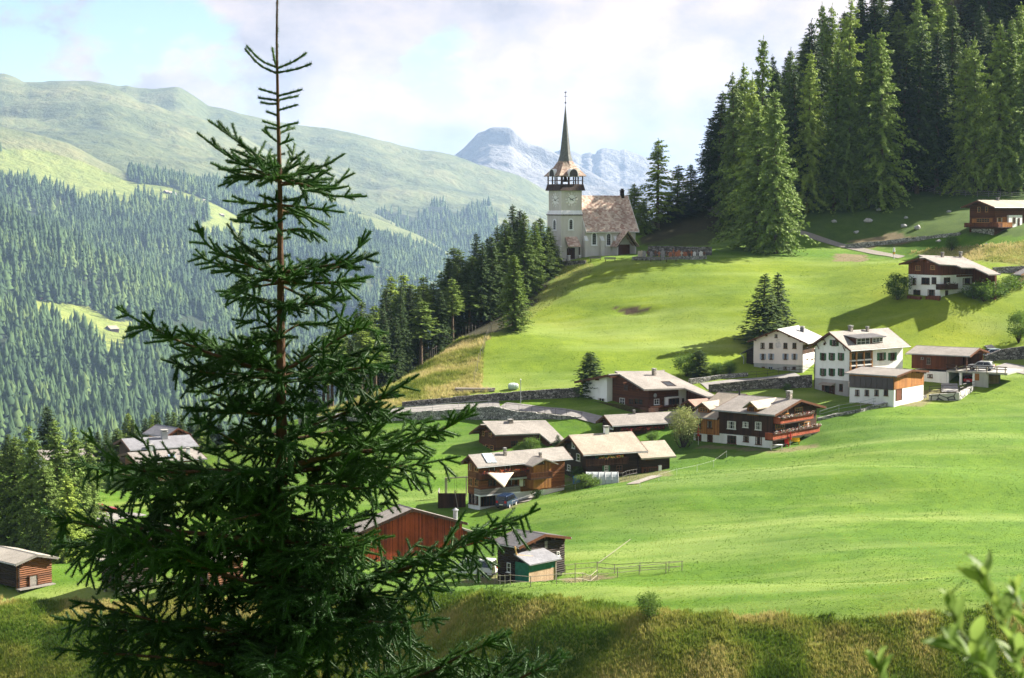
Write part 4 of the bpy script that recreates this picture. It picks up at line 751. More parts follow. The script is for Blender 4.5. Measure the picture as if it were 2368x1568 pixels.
# ---------------------------------------------------------------- pink house
h = House('D', 'pink_house', 'pale pink house with grey base and plain dark windows under a light metal roof', 'house', (1890, 1330), 259, 27, 475, 2420, 405, apex=(1150, 75))
zs = h.hit('L', 1200, 1050)[1]; h.body(M_PINK, zs, M_GREYR, up='wall', low='plinth'); h.roof(M_ROOFS, og=.7, oe=1.0, t=.16)
for x in (678, 922, 1338, 1598): h.window('L', (x, 438, x + 110, 602), M_BFRAME, curtain=.3)
for x in (655, 893, 1308, 1570): h.window('L', (x, 752, x + 172, 918), M_BFRAME, shut=M_BLUEG, curtain=.9)
h.window('L', (1085, 188, 1162, 288), M_BFRAME); h.door('L', (705, 1128, 798, 1330), M_BFRAME); h.window('L', (900, 1125, 1025, 1270), M_BLUEG, nv=2); h.window('L', (1340, 1125, 1432, 1200), M_BFRAME, nv=1, nh=0); h.window('L', (1595, 1125, 1690, 1200), M_BFRAME, nv=1, nh=0)
h.panel('R', (1900, 470, 2230, 735), M_DARK, 'timber_cladding'); h.panel('R', (1900, 735, 2230, 935), M_WHITE, 'white_band'); h.window('R', (1985, 770, 2050, 905), M_BFRAME, off=.05); h.window('R', (2130, 770, 2200, 905), M_BFRAME, off=.05); h.chimney((1805, -45, 1945, 115), M_ROOFD)
# painted lettering and a faded round emblem on the gable
def wall_text(h, face, txt, r, m, off=.05):
    cu = bpy.data.curves.new('lettering', 'FONT'); cu.body = txt; cu.extrude = .005; cu.align_x = 'CENTER'; o = bpy.data.objects.new('lettering', cu); C.objects.link(o)
    dg = bpy.context.evaluated_depsgraph_get(); me = bpy.data.meshes.new_from_object(o.evaluated_get(dg)); bpy.data.objects.remove(o)
    u0, u1, z0, z1 = h.rect(face, r, -off); xs = [v.co.x for v in me.vertices]; ys = [v.co.y for v in me.vertices]; kx = (u1 - u0) / (max(xs) - min(xs)); ky = (z1 - z0) / (max(ys) - min(ys)); um = (u0 + u1) / 2; sg = -1 if face == 'L' else 1
    for v in me.vertices: x, y, z = v.co; v.co = h.F(face, um + sg * x * kx, off + z, z0 + (y - min(ys)) * ky)
    me.materials.clear(); me.materials.append(m); o = bpy.data.objects.new('lettering', me); C.objects.link(o); o.parent = h.e
M_FADE = plain('faded_paint', (.40, .37, .37), .9)
wall_text(h, 'L', 'Haus', (1120, 318, 1235, 352), M_FADE); wall_text(h, 'L', 'Rosa', (1118, 365, 1222, 400), M_FADE)
b = MB(); u, z = h.hit('L', 1185, 505, -.05); n_ = 20; b.prism([h.F('L', u + .55 * math.cos(i / n_ * 6.283), .05, z + .55 * math.sin(i / n_ * 6.283)) for i in range(n_)], [h.F('L', u + .55 * math.cos(i / n_ * 6.283), .055, z + .55 * math.sin(i / n_ * 6.283)) for i in range(n_)], plain('faded_emblem', (.60, .53, .52), .9)); b.build('emblem', h.e)
b = MB(); a0 = h.LL; a1 = h.solve(h.dl, 195); z1 = h.hit('L', 470, 540)[1]; z2 = h.hit('L', 195, 700)[1]
b.prism([h.P(a0 + .02, 1.2, -3), h.P(a1, 1.2, -3), h.P(a1, 1.2, z2), h.P(a0 + .02, 1.2, z1)], [h.P(a0 + .02, 6, -3), h.P(a1, 6, -3), h.P(a1, 6, z2), h.P(a0 + .02, 6, z1)], M_DARKL); b.build('shed', h.e)
b = MB(); b.prism([h.P(a0, .7, z1), h.P(a1 + .8, .7, z2 - .4), h.P(a1 + .8, .7, z2 - .25), h.P(a0, .7, z1 + .15)], [h.P(a0, 6.4, z1), h.P(a1 + .8, 6.4, z2 - .4), h.P(a1 + .8, 6.4, z2 - .25), h.P(a0, 6.4, z1 + .15)], M_ROOFD); b.build('shed_roof', h.e)
b = MB(); b.bar(h.P(a1 + .9, .6, z2 - .4), h.P(a1 + .3, .6, z2 - 1.0), .06, M_ZINC); b.bar(h.P(a1 + .3, .6, z2 - 1.0), h.P(a1 + .3, .6, -1), .06, M_ZINC); b.build('downpipe', h.e)
# ---------------------------------------------------------------- garage with car deck
h = House('G', 'garage', 'red board garage on a white base with an open car deck and two bays', 'garage', (1330, 830), 251, 32, 340, 1625, 300, gable='R', apex=(1490, 180))
A_ = lambda x, y=700: h.hit('L', x, y)[0]; zd = h.hit('L', 1200, 560)[1]; b = MB(); a_l = A_(970)
b.hexa([h.P(a, bb, z) for z in (-2, zd - .35) for a, bb in ((a_l, 0), (h.LL, 0), (h.LL, h.LR), (a_l, h.LR))], M_WHITE)
a_r = A_(1700)
for x0, x1 in ((975, 1012), (1205, 1245), (1440, 1480)): b.hexa([h.P(a, bb, z) for z in (-2, zd - .35) for a, bb in ((A_(x1), 0), (A_(x0), 0), (A_(x0), .4), (A_(x1), .4))], M_WHITE)
b.hexa([h.P(a, bb, z) for z in (-2, zd - .35) for a, bb in ((a_r, 5.5), (a_l, 5.5), (a_l, 5.8), (a_r, 5.8))], M_GREYR); b.hexa([h.P(a, bb, z) for z in (-2, zd - .35) for a, bb in ((a_r - .2, .05), (A_(1480), .05), (A_(1480), .3), (a_r - .2, .3))], M_GREYR); b.build('wall', h.e)
b = MB(); a_d = A_(2075, 560); b.hexa([h.P(a, bb, z) for z in (zd - .35, zd - .02) for a, bb in ((a_d, -.15), (a_l, -.15), (a_l, h.LR), (a_d, h.LR))], M_CONC); dk = b.build('deck', h.e)
b = MB()
for x in (1160, 1340, 1525, 1710, 1890, 2040): a = A_(x, 520); b.hexa([h.P(a + i, j, z) for z in (zd - .4, zd + .95) for i, j in ((-.08, -.3), (.08, -.3), (.08, -.14), (-.08, -.14))], M_POST)
for z in (zd + .45, zd + .85): b.hexa([h.P(a, j, z + k) for k in (0, .14) for a, j in ((a_d, -.36), (a_l, -.36), (a_l, -.3), (a_d, -.3))], M_DARK)
b.build('railing', dk)
b = MB(); b.hexa([h.P(a, bb, z) for z in (zd, h.h) for a, bb in ((a_l, 0), (h.LL, 0), (h.LL, h.LR), (a_l, h.LR))], M_RED); b.hexa([h.P(a, bb, z) for z in (zd, h.h) for a, bb in ((0, h.LR - .2), (a_l - .01, h.LR - .2), (a_l - .01, h.LR), (0, h.LR))], M_DARK)
b.prism([h.P(.1, 0, h.h), h.P(.1, h.LR, h.h), h.P(.1, h.mid, h.zr)], [h.P(.3, 0, h.h), h.P(.3, h.LR, h.h), h.P(.3, h.mid, h.zr)], M_RED); b.build('timber_wall', h.e)
for x, y in ((0, .1), (0, h.LR - .3)): b = MB(); b.hexa([h.P(x + i, y + j, z) for z in (zd, h.h) for i, j in ((0, 0), (.2, 0), (.2, .2), (0, .2))], M_BFRAME); b.build('post', h.e)
h.roof(M_ROOF, og=.8, oe=.8, t=.2); h.window('L', (635, 625, 725, 690), M_BFRAME, nv=1, nh=0); h.window('L', (515, 320, 560, 360), M_GREYW, nv=1, nh=0); h.window('L', (620, 330, 685, 450), M_GREYW); h.panel('L', (1482, 610, 1560, 740), M_ORANGE, 'board_door')
garage = h
# ---------------------------------------------------------------- brown and white chalet by the road
h = House('H', 'chalet', 'wide brown and white chalet with a loggia and dark roof hatch beside the road', 'chalet', (1165, 790), 240, 52, 150, 1755, 400, apex=(655, 195))
aw = h.solve(h.dl, 605); off = 0
t = (h.px(520, 0)[0] - 1184) / F; c0 = h.C + h.dl * aw; rr_ = (t * (c0.y * CP - c0.z * SP) - c0.x) / (-h.dr.x + t * h.dr.y * CP); rr_ = max(.8, min(rr_, 3.2))
h.LL = h.solve(h.dl, 150, -h.dr * rr_); h.W = h.LL; h.mid = h.LL / 2; u, z = h.hit('L', 655, 195); h.zr = z; h.tan = (h.zr - h.h) / h.mid
h.body(M_REDL); zt = lambda a: h.zr - abs(a - h.mid) * h.tan
b = MB(); b.prism([h.P(aw, -rr_, -2), h.P(h.LL + .04, -rr_, -2), h.P(h.LL + .04, -rr_, zt(h.LL)), h.P(max(aw, h.mid), -rr_, zt(max(aw, h.mid)))] + ([h.P(aw, -rr_, zt(aw))] if aw < h.mid else []), [h.P(aw, .05, -2), h.P(h.LL + .04, .05, -2), h.P(h.LL + .04, .05, zt(h.LL)), h.P(max(aw, h.mid), .05, zt(max(aw, h.mid)))] + ([h.P(aw, .05, zt(aw))] if aw < h.mid else []), M_WHITE); b.build('white_wall', h.e)
h.roof(M_ROOF, og=rr_ + .9, oe=1.2, t=.26, poly=[(640, 128), (1405, 130), (2240, 520), (2080, 526), (1725, 392), (1100, 412)])
for r in ((218, 545, 295, 630), (380, 548, 500, 648)): h.window('L', r, M_WFRAME, off=rr_)
for r, k in (((722, 548, 800, 650), 1), ((860, 560, 945, 650), 0), ((950, 560, 1085, 650), 0), ((790, 340, 855, 430), 0), ((920, 345, 950, 430), 0), ((1020, 385, 1050, 440), 0)): h.window('L', r, M_WFRAME if k else M_BFRAME, nv=2)
h.panel('R', (1430, 530, 1645, 665), M_WHITE, 'white_bay', 0, .25); h.panel('R', (1648, 402, 1755, 682), M_WHITE, 'white_wall', 0, .2); h.window('R', (1480, 552, 1640, 652), M_BFRAME, nv=3, nh=0, off=.25); h.window('R', (1252, 562, 1330, 650), M_WFRAME); h.door('R', (1365, 562, 1400, 660), M_DARK); h.window('R', (1688, 552, 1716, 610), M_BFRAME, nv=1, nh=0, off=.2)
h.balcony('L', (200, 645, 1165, 738), rr_ + 1.0, M_DARK, boards=False); h.balcony('R', (1200, 665, 1640, 735), 1.2, M_BFRAME, boards=False)
h.chimney((1218, 85, 1290, 195)); hb_ = h
tn = h.tan; n = (h.SW(1, 0, tn) - h.SW(0, 0, 0)).cross(h.SW(0, 1, 0) - h.SW(0, 0, 0)).normalized(); o = h.C + h.SW(h.mid, 0, h.zr + h.rt)
def on_roof(h, pts, lift=.03):
    tn = h.tan; n = (h.SW(1, 0, tn) - h.SW(0, 0, 0)).cross(h.SW(0, 1, 0) - h.SW(0, 0, 0)).normalized(); n = n if n.z > 0 else -n; o = h.C + h.SW(h.mid, 0, h.zr + h.rt) + n * lift; r = []
    for x, y in pts: d = ray(*h.px(x, y)); r.append(d * (o.dot(n) / d.dot(n)) - h.C)
    return r, n
p, n = on_roof(h, [(1370, 293), (1492, 290), (1600, 360), (1470, 362)]); b = MB(); b.prism([q - n * .1 for q in p], p, M_GLASS)
for i in range(4): b.bar(p[i], p[(i + 1) % 4], .06, M_DARK)
b.build('roof_hatch', h.ro)
pe, n = on_roof(h, [(2090, 520), (1755, 400)]); ae = pe[0].dot(h.dl); be0 = h.LR + .02; be1 = h.solve(h.dr, 2160, h.dl * (ae + .8)); b = MB(); a2 = ae + .9
b.prism([h.P(0, be0, -2), h.P(a2, be0, -2), h.P(a2, be0, h.h + a2 * h.tan), h.P(0, be0, h.h)], [h.P(0, be1, -2), h.P(a2, be1, -2), h.P(a2, be1, h.h + a2 * h.tan), h.P(0, be1, h.h)], M_RED); b.build('side_wing', h.e)
b = MB(); d = h.F('R', *(lambda q: (q[0], .5, q[1]))(h.hit('R', 1240, 505)));
for i in range(3): b.bar(d + Vector((0, 0, 0)), d + (h.dl * -.08), .35 - .1 * i, M_ZINC, 14, .3 - .1 * i)
b.build('satellite_dish', h.e)
# ---------------------------------------------------------------- dark chalet with the long red flower box
h = House('M', 'chalet', 'dark low chalet with a long red flower box and white ground floor below the road', 'chalet', (1635, 375), 232, 66, 1520, 2310, 208, apex=(1578, 135)); zs = h.hit('R', 1900, 303)[1]
h.body(M_DARK, zs, M_WHITE); h.roof(M_ROOF, og=.8, oe=.9); h.chimney((1823, 62, 1852, 96)); h.window('L', (1598, 196, 1630, 262), M_WFRAME); h.window('R', (2195, 203, 2246, 248), M_WFRAME)
h.balcony('R', (1695, 262, 2155, 300), .8, M_DARK, [(0, 1, [M_FLR, M_FLR, M_LEAF])]); h.window('R', (1840, 312, 1900, 372), M_WFRAME, shut=M_GREEN); h.window('R', (2140, 308, 2240, 362), M_WFRAME, nv=3, shut=M_GREEN); h.window('R', (1925, 315, 1945, 348), M_BFRAME, nv=1); 
# ---------------------------------------------------------------- chalet with red flowered balconies
h = House('J', 'chalet', 'dark chalet with two red flower balconies and a white ground floor', 'chalet', (1365, 968), 223, 40, 530, 2040, 432, gable='R', apex=(1712, 232)); zs = h.hit('L', 900, 765)[1]
h.body(M_DARK, zs, M_WHITE); h.roof(M_ROOF, og=1.1, oe=1.1, t=.25, og2=.4); h.chimney((1588, 68, 1684, 190))
for r in ((667, 545, 798, 665), (908, 555, 992, 642), (1100, 555, 1195, 680)): h.window('L', r, M_WFRAME, nv=3, curtain=1)
for r in ((668, 768, 804, 892), (914, 775, 1001, 866), (1105, 784, 1201, 908)): h.window('L', r, M_BFRAME, nv=3)
h.balcony('R', (1495, 448, 2008, 545), 1.3, M_BALC, [(0, 1, GW)]); h.balcony('R', (1378, 668, 2106, 772), 1.4, M_BALC, [(0, .5, GW), (.52, 1, GW)])
for r in ((1490, 335, 1612, 432), (1710, 330, 1832, 425)): h.window('R', r, M_YFRAME, nv=3)
for r in ((1410, 562, 1552, 660), (1765, 560, 1945, 655)): h.window('R', r, M_YFRAME, nv=4)
for r in ((1368, 790, 1548, 915), (1765, 790, 1948, 940)): h.window('R', r, M_BFRAME, nv=5, sill=False)
d = h.F('R', *(lambda q: (q[0], .5, q[1]))(h.hit('R', 1412, 512))); b = MB(); b.bar(d, d - h.dr * .15 - h.dl * .05, .42, M_ZINC, 14, .3); b.build('satellite_dish', h.e)
def gable_dormer(h, front, apexpx, m, wall, win, fm, back=3.0):
    x0, y0, x1, y1 = front; tn = h.tan; n = (h.SW(1, 0, tn) - h.SW(0, 0, 0)).cross(h.SW(0, 1, 0) - h.SW(0, 0, 0)).normalized(); o = h.C + h.SW(h.mid, 0, h.zr + h.rt)
    rr_ = ray(*h.px((x0 + x1) / 2, y1)); p = rr_ * (o.dot(n) / rr_.dot(n)) - h.C; q = p.dot(h.dl if h.gable == 'L' else h.dr); face = 'R' if h.gable == 'L' else 'L'
    u0, u1, z0, z1 = h.rect(face, front, q); um = (u0 + u1) / 2; za = h.hit(face, (x0 + x1) / 2, apexpx, q)[1]; qb = min(q + (za - z0) / tn + .2, h.mid); b = MB()
    pr = [(u0, z0 - .6), (u1, z0 - .6), (u1, z1), (um, za), (u0, z1)]; b.prism([h.SW(q, u, z) for u, z in pr], [h.SW(qb, u, z) for u, z in pr], wall); d = b.build('dormer', h.e)
    b = MB(); k = (za - z1) / (um - u0); e_ = .45
    for sg, uu in ((-1, u0 - e_), (1, u1 + e_)): zz = z1 - e_ * k + .03; pr = [(um, za + .03), (uu, zz), (uu, zz + .14), (um, za + .17)]; b.prism([h.SW(q - .6, u, z) for u, z in pr], [h.SW(qb + .3, u, z) for u, z in pr], m)
    b.build('dormer_roof', d); h.window(face, win, fm, nv=3, off=-q, parent=d, sill=False); return d
gable_dormer(h, (972, 318, 1130, 395), 248, M_ROOFB, M_ORANGE, (1005, 322, 1085, 388), M_BFRAME)
J = h
# honey-coloured wing of the same house, lower roof
h = House('J', 'annexe', 'honey-boarded wing with a small gabled dormer, joined to the red balcony chalet', 'annexe', (535, 940), 228, 40, 140, 1350, 500, gable='R', pitch=21); zs = h.hit('L', 300, 742)[1]
h.body(M_ORANGE, zs, M_WHITE); h.roof(M_ROOFB, og=.02, oe=.6, t=.2, og2=.5)
for r in ((180, 536, 256, 652), (353, 540, 428, 652)): h.window('L', r, M_BFRAME, nv=2, curtain=.8)
h.door('L', (176, 748, 262, 885), M_RED); h.door('L', (356, 755, 438, 925), M_DARK)
for k, r in enumerate(((180, 652, 256, 664), (353, 652, 428, 664))): h.panel('L', r, M_BFRAME, 'flower_box', 0, .2)
gable_dormer(h, (212, 330, 385, 412), 262, M_ROOFB, M_ORANGEL, (238, 335, 362, 402), M_YFRAME)
b = MB(); c = h.P(h.LL * .1, h.LR * .42, h.zr - .3); b.bar(c, c + Vector((0, 0, 1.9)), .14, M_IRON, 8); b.build('stove_pipe', h.ro)
h = House('H', 'chalet', 'small dark house with a pinkish tiled roof between the road chalet and the honey-boarded wing', 'house', (1892, 800), 236, 58, 1745, 2120, 668, apex=(1815, 600)); h.body(M_DARK); h.roof(M_ROOFP, og=.5, oe=.6)
# ---------------------------------------------------------------- dark red chalet
h = House('M', 'chalet', 'red-brown chalet whose pale roof steps down over a side wing, above the orange chalet', 'chalet', (410, 530), 229, 62, 235, 865, 335, apex=(322, 228)); h.body(M_REDL)
h.roof(M_ROOF, og=1.2, oe=1.0, poly=[(270, 178), (925, 170), (1122, 366), (972, 398), (862, 306), (402, 322)]); h.chimney((508, 155, 572, 172))
for r in ((272, 282, 292, 332), (340, 280, 368, 342), (265, 425, 292, 475), (302, 425, 335, 475), (348, 430, 388, 475)): h.window('L', r, M_YFRAME, nv=1)
b = MB(); pe, n = on_roof(h, [(985, 395)]); ae = pe[0].dot(h.dl) + .7; b0 = h.LR + .05; b1 = h.solve(h.dr, 995, h.dl * ae)
b.prism([h.P(0, b0, -2), h.P(ae, b0, -2), h.P(ae, b0, h.h + ae * h.tan), h.P(0, b0, h.h)], [h.P(0, b1, -2), h.P(ae, b1, -2), h.P(ae, b1, h.h + ae * h.tan), h.P(0, b1, h.h)], M_REDL); b.build('side_wing', h.e); h.window('R', (560, 380, 640, 450), M_BFRAME, nv=3)
# ---------------------------------------------------------------- dark chalet with beige roof
h = House('M', 'chalet', 'black-brown chalet with a broad beige roof, flowered balcony and a lower wing', 'chalet', (1345, 800), 211, 66, 1118, 1880, 498, apex=(1234, 345)); h.body(M_DARKL); h.roof(M_ROOFB, og=1.0, oe=1.1, t=.25); h.chimney((1520, 226, 1582, 300), M_WHITE)
for r in ((1203, 398, 1232, 462), (1155, 508, 1186, 572), (1250, 518, 1286, 592), (1155, 634, 1186, 692)): h.window('L', r, M_WFRAME, nv=1)
h.balcony('R', (1350, 562, 1792, 628), 1.2, M_DARK, [(.28, .86, [M_FLY, M_LEAF, M_FLY, M_FLO])]); h.window('R', (1440, 512, 1562, 562), M_BFRAME, nv=3, shut=M_GREEN); h.window('R', (1515, 642, 1592, 698), M_WFRAME, shut=M_GREEN); h.window('R', (1660, 640, 1720, 700), M_BFRAME)
a0 = -.6; w = h; b = MB(); r0 = h.LR + .02; r1 = h.solve(h.dr, 2205); zr2 = h.hit('R', 2000, 405, 2.6)[1]; ze2 = h.hit('R', 2000, 545, -.2)[1]
b.prism([h.P(-.2, r0, -3), h.P(5.6, r0, -3), h.P(5.6, r0, ze2), h.P(2.6, r0, zr2), h.P(-.2, r0, ze2)], [h.P(-.2, r1, -3), h.P(5.6, r1, -3), h.P(5.6, r1, ze2), h.P(2.6, r1, zr2), h.P(-.2, r1, ze2)], M_DARKL); wing = b.build('side_wing', h.e); b = MB(); k = (zr2 - ze2) / 2.8
for q0, q1 in ((-.9, 2.6), (2.6, 6.3)):
    z = lambda q: zr2 + .05 - abs(q - 2.6) * k; pr = [(q0, z(q0)), (q1, z(q1)), (q1, z(q1) + .22), (q0, z(q0) + .22)]; b.prism([h.P(q, r0 + .1, zz) for q, zz in pr], [h.P(q, r1 + .7, zz) for q, zz in pr], M_ROOFB)
b.build('wing_roof', h.ro); h.panel('R', (1925, 655, 2100, 745), M_RED, 'glazed_front', 0, .1, off=.2); h.window('R', (1990, 662, 2085, 712), M_BFRAME, nv=4, off=.3); h.door('R', (1935, 665, 1975, 745), M_DARK, .3); h.panel('R', (2100, 640, 2130, 720), M_WHITE, 'white_pier', 0, .2, off=.2); h.window('R', (1960, 550, 2045, 580), M_BFRAME, nv=3, off=.2)
Lh = h
# ---------------------------------------------------------------- orange chalet with the sun sail
h = House('M', 'chalet', 'orange-brown chalet with solar panels, balconies and a white garage floor', 'chalet', (242, 1080), 203, 57, 124, 1118, 628, apex=(184, 548)); zs = h.hit('R', 420, 938)[1]; h.body(M_ORANGEL, zs, M_WHITE); h.roof(M_ROOF, og=.9, oe=.8)
for r in ((134, 618, 162, 692), (190, 630, 232, 702), (134, 770, 170, 852), (190, 780, 228, 858)): h.window('L', r, M_YFRAME, nv=2)
for r in ((132, 920, 160, 1035), (168, 930, 190, 1040), (200, 940, 228, 1045)): h.window('L', r, M_BFRAME, nv=1)
h.balcony('R', (250, 705, 765, 765), 1.2, M_RED, [(.05, .95, [M_FLO, M_LEAF, M_FLR])]); h.balcony('R', (250, 872, 665, 932), 1.6, M_GREYW, floor=M_WHITE)
for r in ((330, 632, 402, 700), (495, 632, 565, 700), (330, 788, 372, 852), (382, 790, 414, 852), (538, 788, 578, 852), (604, 788, 632, 842)): h.window('R', r, M_BFRAME, nv=2)
h.panel('R', (655, 785, 694, 858), M_WHITE, 'white_pier'); h.window('R', (697, 785, 757, 858), M_BFRAME, nv=2); h.window('R', (250, 958, 402, 1062), M_BFRAME, nv=5, nh=0, sill=False); h.panel('R', (545, 766, 762, 784), M_ROOFS, 'awning', 0, 1.1); h.chimney((485, 455, 522, 532)); h.chimney((853, 500, 888, 552))
for i in range(2):
    for j in range(2):
        u = lambda fx, fy: (262 + 105 * fx + 58 * fy, 514 + 97 * fy - 2 * fx); p, n = on_roof(h, [u(i * .5 + .02, j * .5 + .02), u(i * .5 + .48, j * .5 + .02), u(i * .5 + .48, j * .5 + .48), u(i * .5 + .02, j * .5 + .48)], .1); b = MB(); b.prism([q - n * .06 for q in p], p, M_SOLAR)
        for q in range(4): b.bar(p[q], p[(q + 1) % 4], .03, M_WFRAME, 4)
        b.build('solar_panel', h.ro)
u0, u1, z0, z1 = h.rect('R', (800, 622, 985, 712), -2.2); um = (u0 + u1) / 2; za = h.hit('R', 885, 580, -2.2)[1]; b = MB(); pr = [(u0, z0 - 2.2), (u1, z0 - 2.2), (u1, z1), (um, za), (u0, z1)]; b.prism([h.P(-2.2, u, z) for u, z in pr], [h.P(.1, u, z) for u, z in pr], M_ORANGE); po = b.build('porch', h.e)
b = MB(); k = (za - z1) / (um - u0)
for uu in (u0 - .7, u1 + .7): zz = z1 - .7 * k; pr = [(um, za + .04), (uu, zz + .04), (uu, zz + .2), (um, za + .2)]; b.prism([h.P(-2.9, u, z) for u, z in pr], [h.P(1.6, u, z) for u, z in pr], M_ROOF)
b.build('porch_roof', po); h.balcony('R', (775, 712, 1003, 770), 1.0, M_BFRAME, off=2.2, boards=False, name='porch_balcony'); h.window('R', (838, 600, 912, 628), M_BFRAME, nv=2, off=2.2, parent=po)
Mh = h
# ---------------------------------------------------------------- white and brown house on the upper meadow
h = House('B', 'house', 'white house with a dark red board attic and long roof, highest on the open meadow', 'house', (890, 965), 283, 54, 332, 1480, 330, apex=(612, 232)); zs = h.hit('L', 600, 510)[1]; h.body(M_RED, zs, M_WHITE)
h.roof(M_ROOF, og=1.5, oe=1.2, poly=[(505, 158), (1290, 195), (1960, 496), (1742, 501), (1490, 386), (1265, 381), (1175, 341), (880, 326)]); h.chimney((800, 108, 857, 165)); h.chimney((1222, 98, 1282, 205))
for r in ((462, 350, 548, 432), (725, 345, 802, 418)): h.window('L', r, M_YFRAME, nv=3, off=.05)
for r in ((390, 566, 470, 686), (568, 560, 709, 678), (748, 554, 827, 673), (424, 777, 546, 880), (678, 771, 802, 880)): h.window('L', r, M_BFRAME, nv=2)
h.window('R', (956, 558, 1064, 662), M_BFRAME); h.window('R', (1290, 568, 1452, 684), M_BFRAME, nv=3, nh=0); h.balcony('R', (905, 668, 1212, 758), 1.2, M_DARK, [(.3, .9, [M_FLW, M_LEAF])]); h.door('R', (978, 785, 1026, 955), M_IRON); h.panel('R', (1180, 512, 1500, 545), M_RED, 'timber_cladding')
pe, n = on_roof(h, [(1742, 500), (1490, 386)]); ae = pe[0].dot(h.dl) + 2.6; b0 = h.LR + .05; b1 = h.solve(h.dr, 1850, h.dl * ae); b = MB(); b.prism([h.P(0, b0, -3), h.P(ae, b0, -3), h.P(ae, b0, h.h + ae * h.tan), h.P(0, b0, h.h)], [h.P(0, b1, -3), h.P(ae, b1, -3), h.P(ae, b1, h.h + ae * h.tan), h.P(0, b1, h.h)], M_RED); b.build('side_wing', h.e)
# ---------------------------------------------------------------- top chalet
h = House('A', 'chalet', 'dark chalet highest on the right with a carved balcony and pale roof below the wood', 'chalet', (1385, 1215), 318, 52, 640, 2700, 575, apex=(1012, 425)); h.body(M_REDL); h.roof(M_ROOFB, og=1.6, oe=1.1)
for r in ((885, 585, 968, 745), (1120, 575, 1192, 735)): h.window('L', r, M_YFRAME, nv=1)
h.window('L', (860, 925, 1240, 1050), M_YFRAME, nv=5); h.panel('L', (712, 935, 830, 1060), M_ORANGE, 'shutter'); h.panel('L', (1250, 915, 1335, 1040), M_ORANGE, 'shutter'); h.window('R', (1450, 905, 1620, 1040), M_YFRAME, nv=3); h.panel('R', (1620, 885, 1800, 1045), M_ORANGE, 'shutter'); h.panel('R', (1812, 832, 2210, 1190), M_WHITE, 'white_wall', 0, .5); h.door('R', (2085, 920, 2130, 1170), M_DARK, .5); h.window('R', (1935, 900, 2010, 1070), M_BFRAME, off=.5)
h.balcony('L', (480, 1065, 1500, 1180), 1.4, M_RED, slat=.2); h.balcony('R', (1500, 1045, 1930, 1190), 1.4, M_ORANGE, slat=.2); h.panel('L', (700, 1240, 1370, 1420), M_STONEL, 'stone_base', 0, .1); h.chimney((1320, 300, 1420, 345), M_ROOFD)
h = House('B', 'shed', 'dark red wooden shed cut off by the picture edge behind the garden shrubs', 'shed', (2262, 655), 291, 30, 2235, 2760, 520, gable='R', apex=(2500, 400)); h.body(M_RED); h.roof(M_ROOFD, og=.8, oe=.9)
# ---------------------------------------------------------------- red barn, log barn, log huts
h = House('N', 'barn', 'big red board barn half hidden by the great spruce, with a tall metal chimney pipe', 'barn', (560, 960), 181, 60, 430, 1908, 372, gable='R', apex=(1375, 158), far=(1905, 342)); h.body(M_BARNRED); h.roof(M_ROOF, og=.5, oe=.5, t=.25, edge=M_DARK)
u0 = h.LR + .02; u1 = h.solve(h.dr, 2278); z0 = h.hit('R', 1950, 420)[1]; z1 = h.hit('R', 2278, 535)[1]; b = MB(); b.prism([h.P(.1, u0, -3), h.P(.1, u1, -3), h.P(.1, u1, z1), h.P(.1, u0, z0)], [h.P(8, u0, -3), h.P(8, u1, -3), h.P(8, u1, z1), h.P(8, u0, z0)], M_BARNRED); b.build('side_wing', h.e); b = MB(); b.prism([h.P(-.4, u0, z0 + .03), h.P(-.4, u1 + .4, z1 - .12), h.P(-.4, u1 + .4, z1 + .1), h.P(-.4, u0, z0 + .24)], [h.P(8.4, u0, z0 + .03), h.P(8.4, u1 + .4, z1 - .12), h.P(8.4, u1 + .4, z1 + .1), h.P(8.4, u0, z0 + .24)], M_ROOF); b.build('wing_roof', h.ro)
u, z = h.hit('R', 1820, 320, 2.2); b = MB(); zt = h.hit('R', 1820, 165, 2.2)[1]; b.bar(h.P(2.2, u, z - 1), h.P(2.2, u, zt), .28, M_ZINC, 12); b.bar(h.P(2.2, u, zt), h.P(2.2, u, zt + .3), .45, M_ZINC, 12, .02); b.build('chimney_pipe', h.ro); h.panel('R', (1150, 920, 2260, 1000), M_WHITE, 'plinth')
h = House('N', 'white_house', 'white house with dark roof glimpsed through the boughs of the great spruce', 'house', (440, 660), 197, 38, 60, 640, 425, gable='R', pitch=22); h.body(M_WHITE); h.roof(M_ROOFD, og=.5, oe=.6); h.window('L', (200, 480, 250, 560), M_BFRAME)
def logs(h, z0, z1, face, u0, u1, m, dia=.24, skip=None):
    b = MB(); n = max(2, int((z1 - z0) / dia)); rr = random.Random(3)
    for i in range(n):
        z = z0 + (z1 - z0) * (i + .5) / n; r = (z1 - z0) / n * .52
        for a, c in ([(u0, u1)] if not skip or not (skip[2] < z < skip[3]) else [(u0, skip[0]), (skip[1], u1)]): b.bar(h.F(face, a, .06 + rr.uniform(-.02, .02), z), h.F(face, c, .06 + rr.uniform(-.02, .02), z), r, m, 6)
    return b.build('log_wall', h.e)
M_LOG = timber('sunlit_brown_logs', (.05, .018, .008), (.26, .10, .04), .3, False, .8, .02); M_LOGD = timber('black_and_shaded_logs', (.010, .007, .006), (.045, .026, .017), .3, False, .8, .02)
h = House('O', 'log_barn', 'black log barn with a green tarpaulin lean-to beside the fenced garden', 'barn', (632, 575), 163, 44, 425, 1070, 258, gable='R', apex=(852, 150)); h.body(M_DARKL); h.roof(M_ROOFD, og=.7, oe=.7, t=.2); logs(h, -.5, h.h, 'R', -.25, h.LR + .25, M_LOGD); logs(h, -.5, h.h - .1, 'L', -.25, h.LL, M_LOGD)
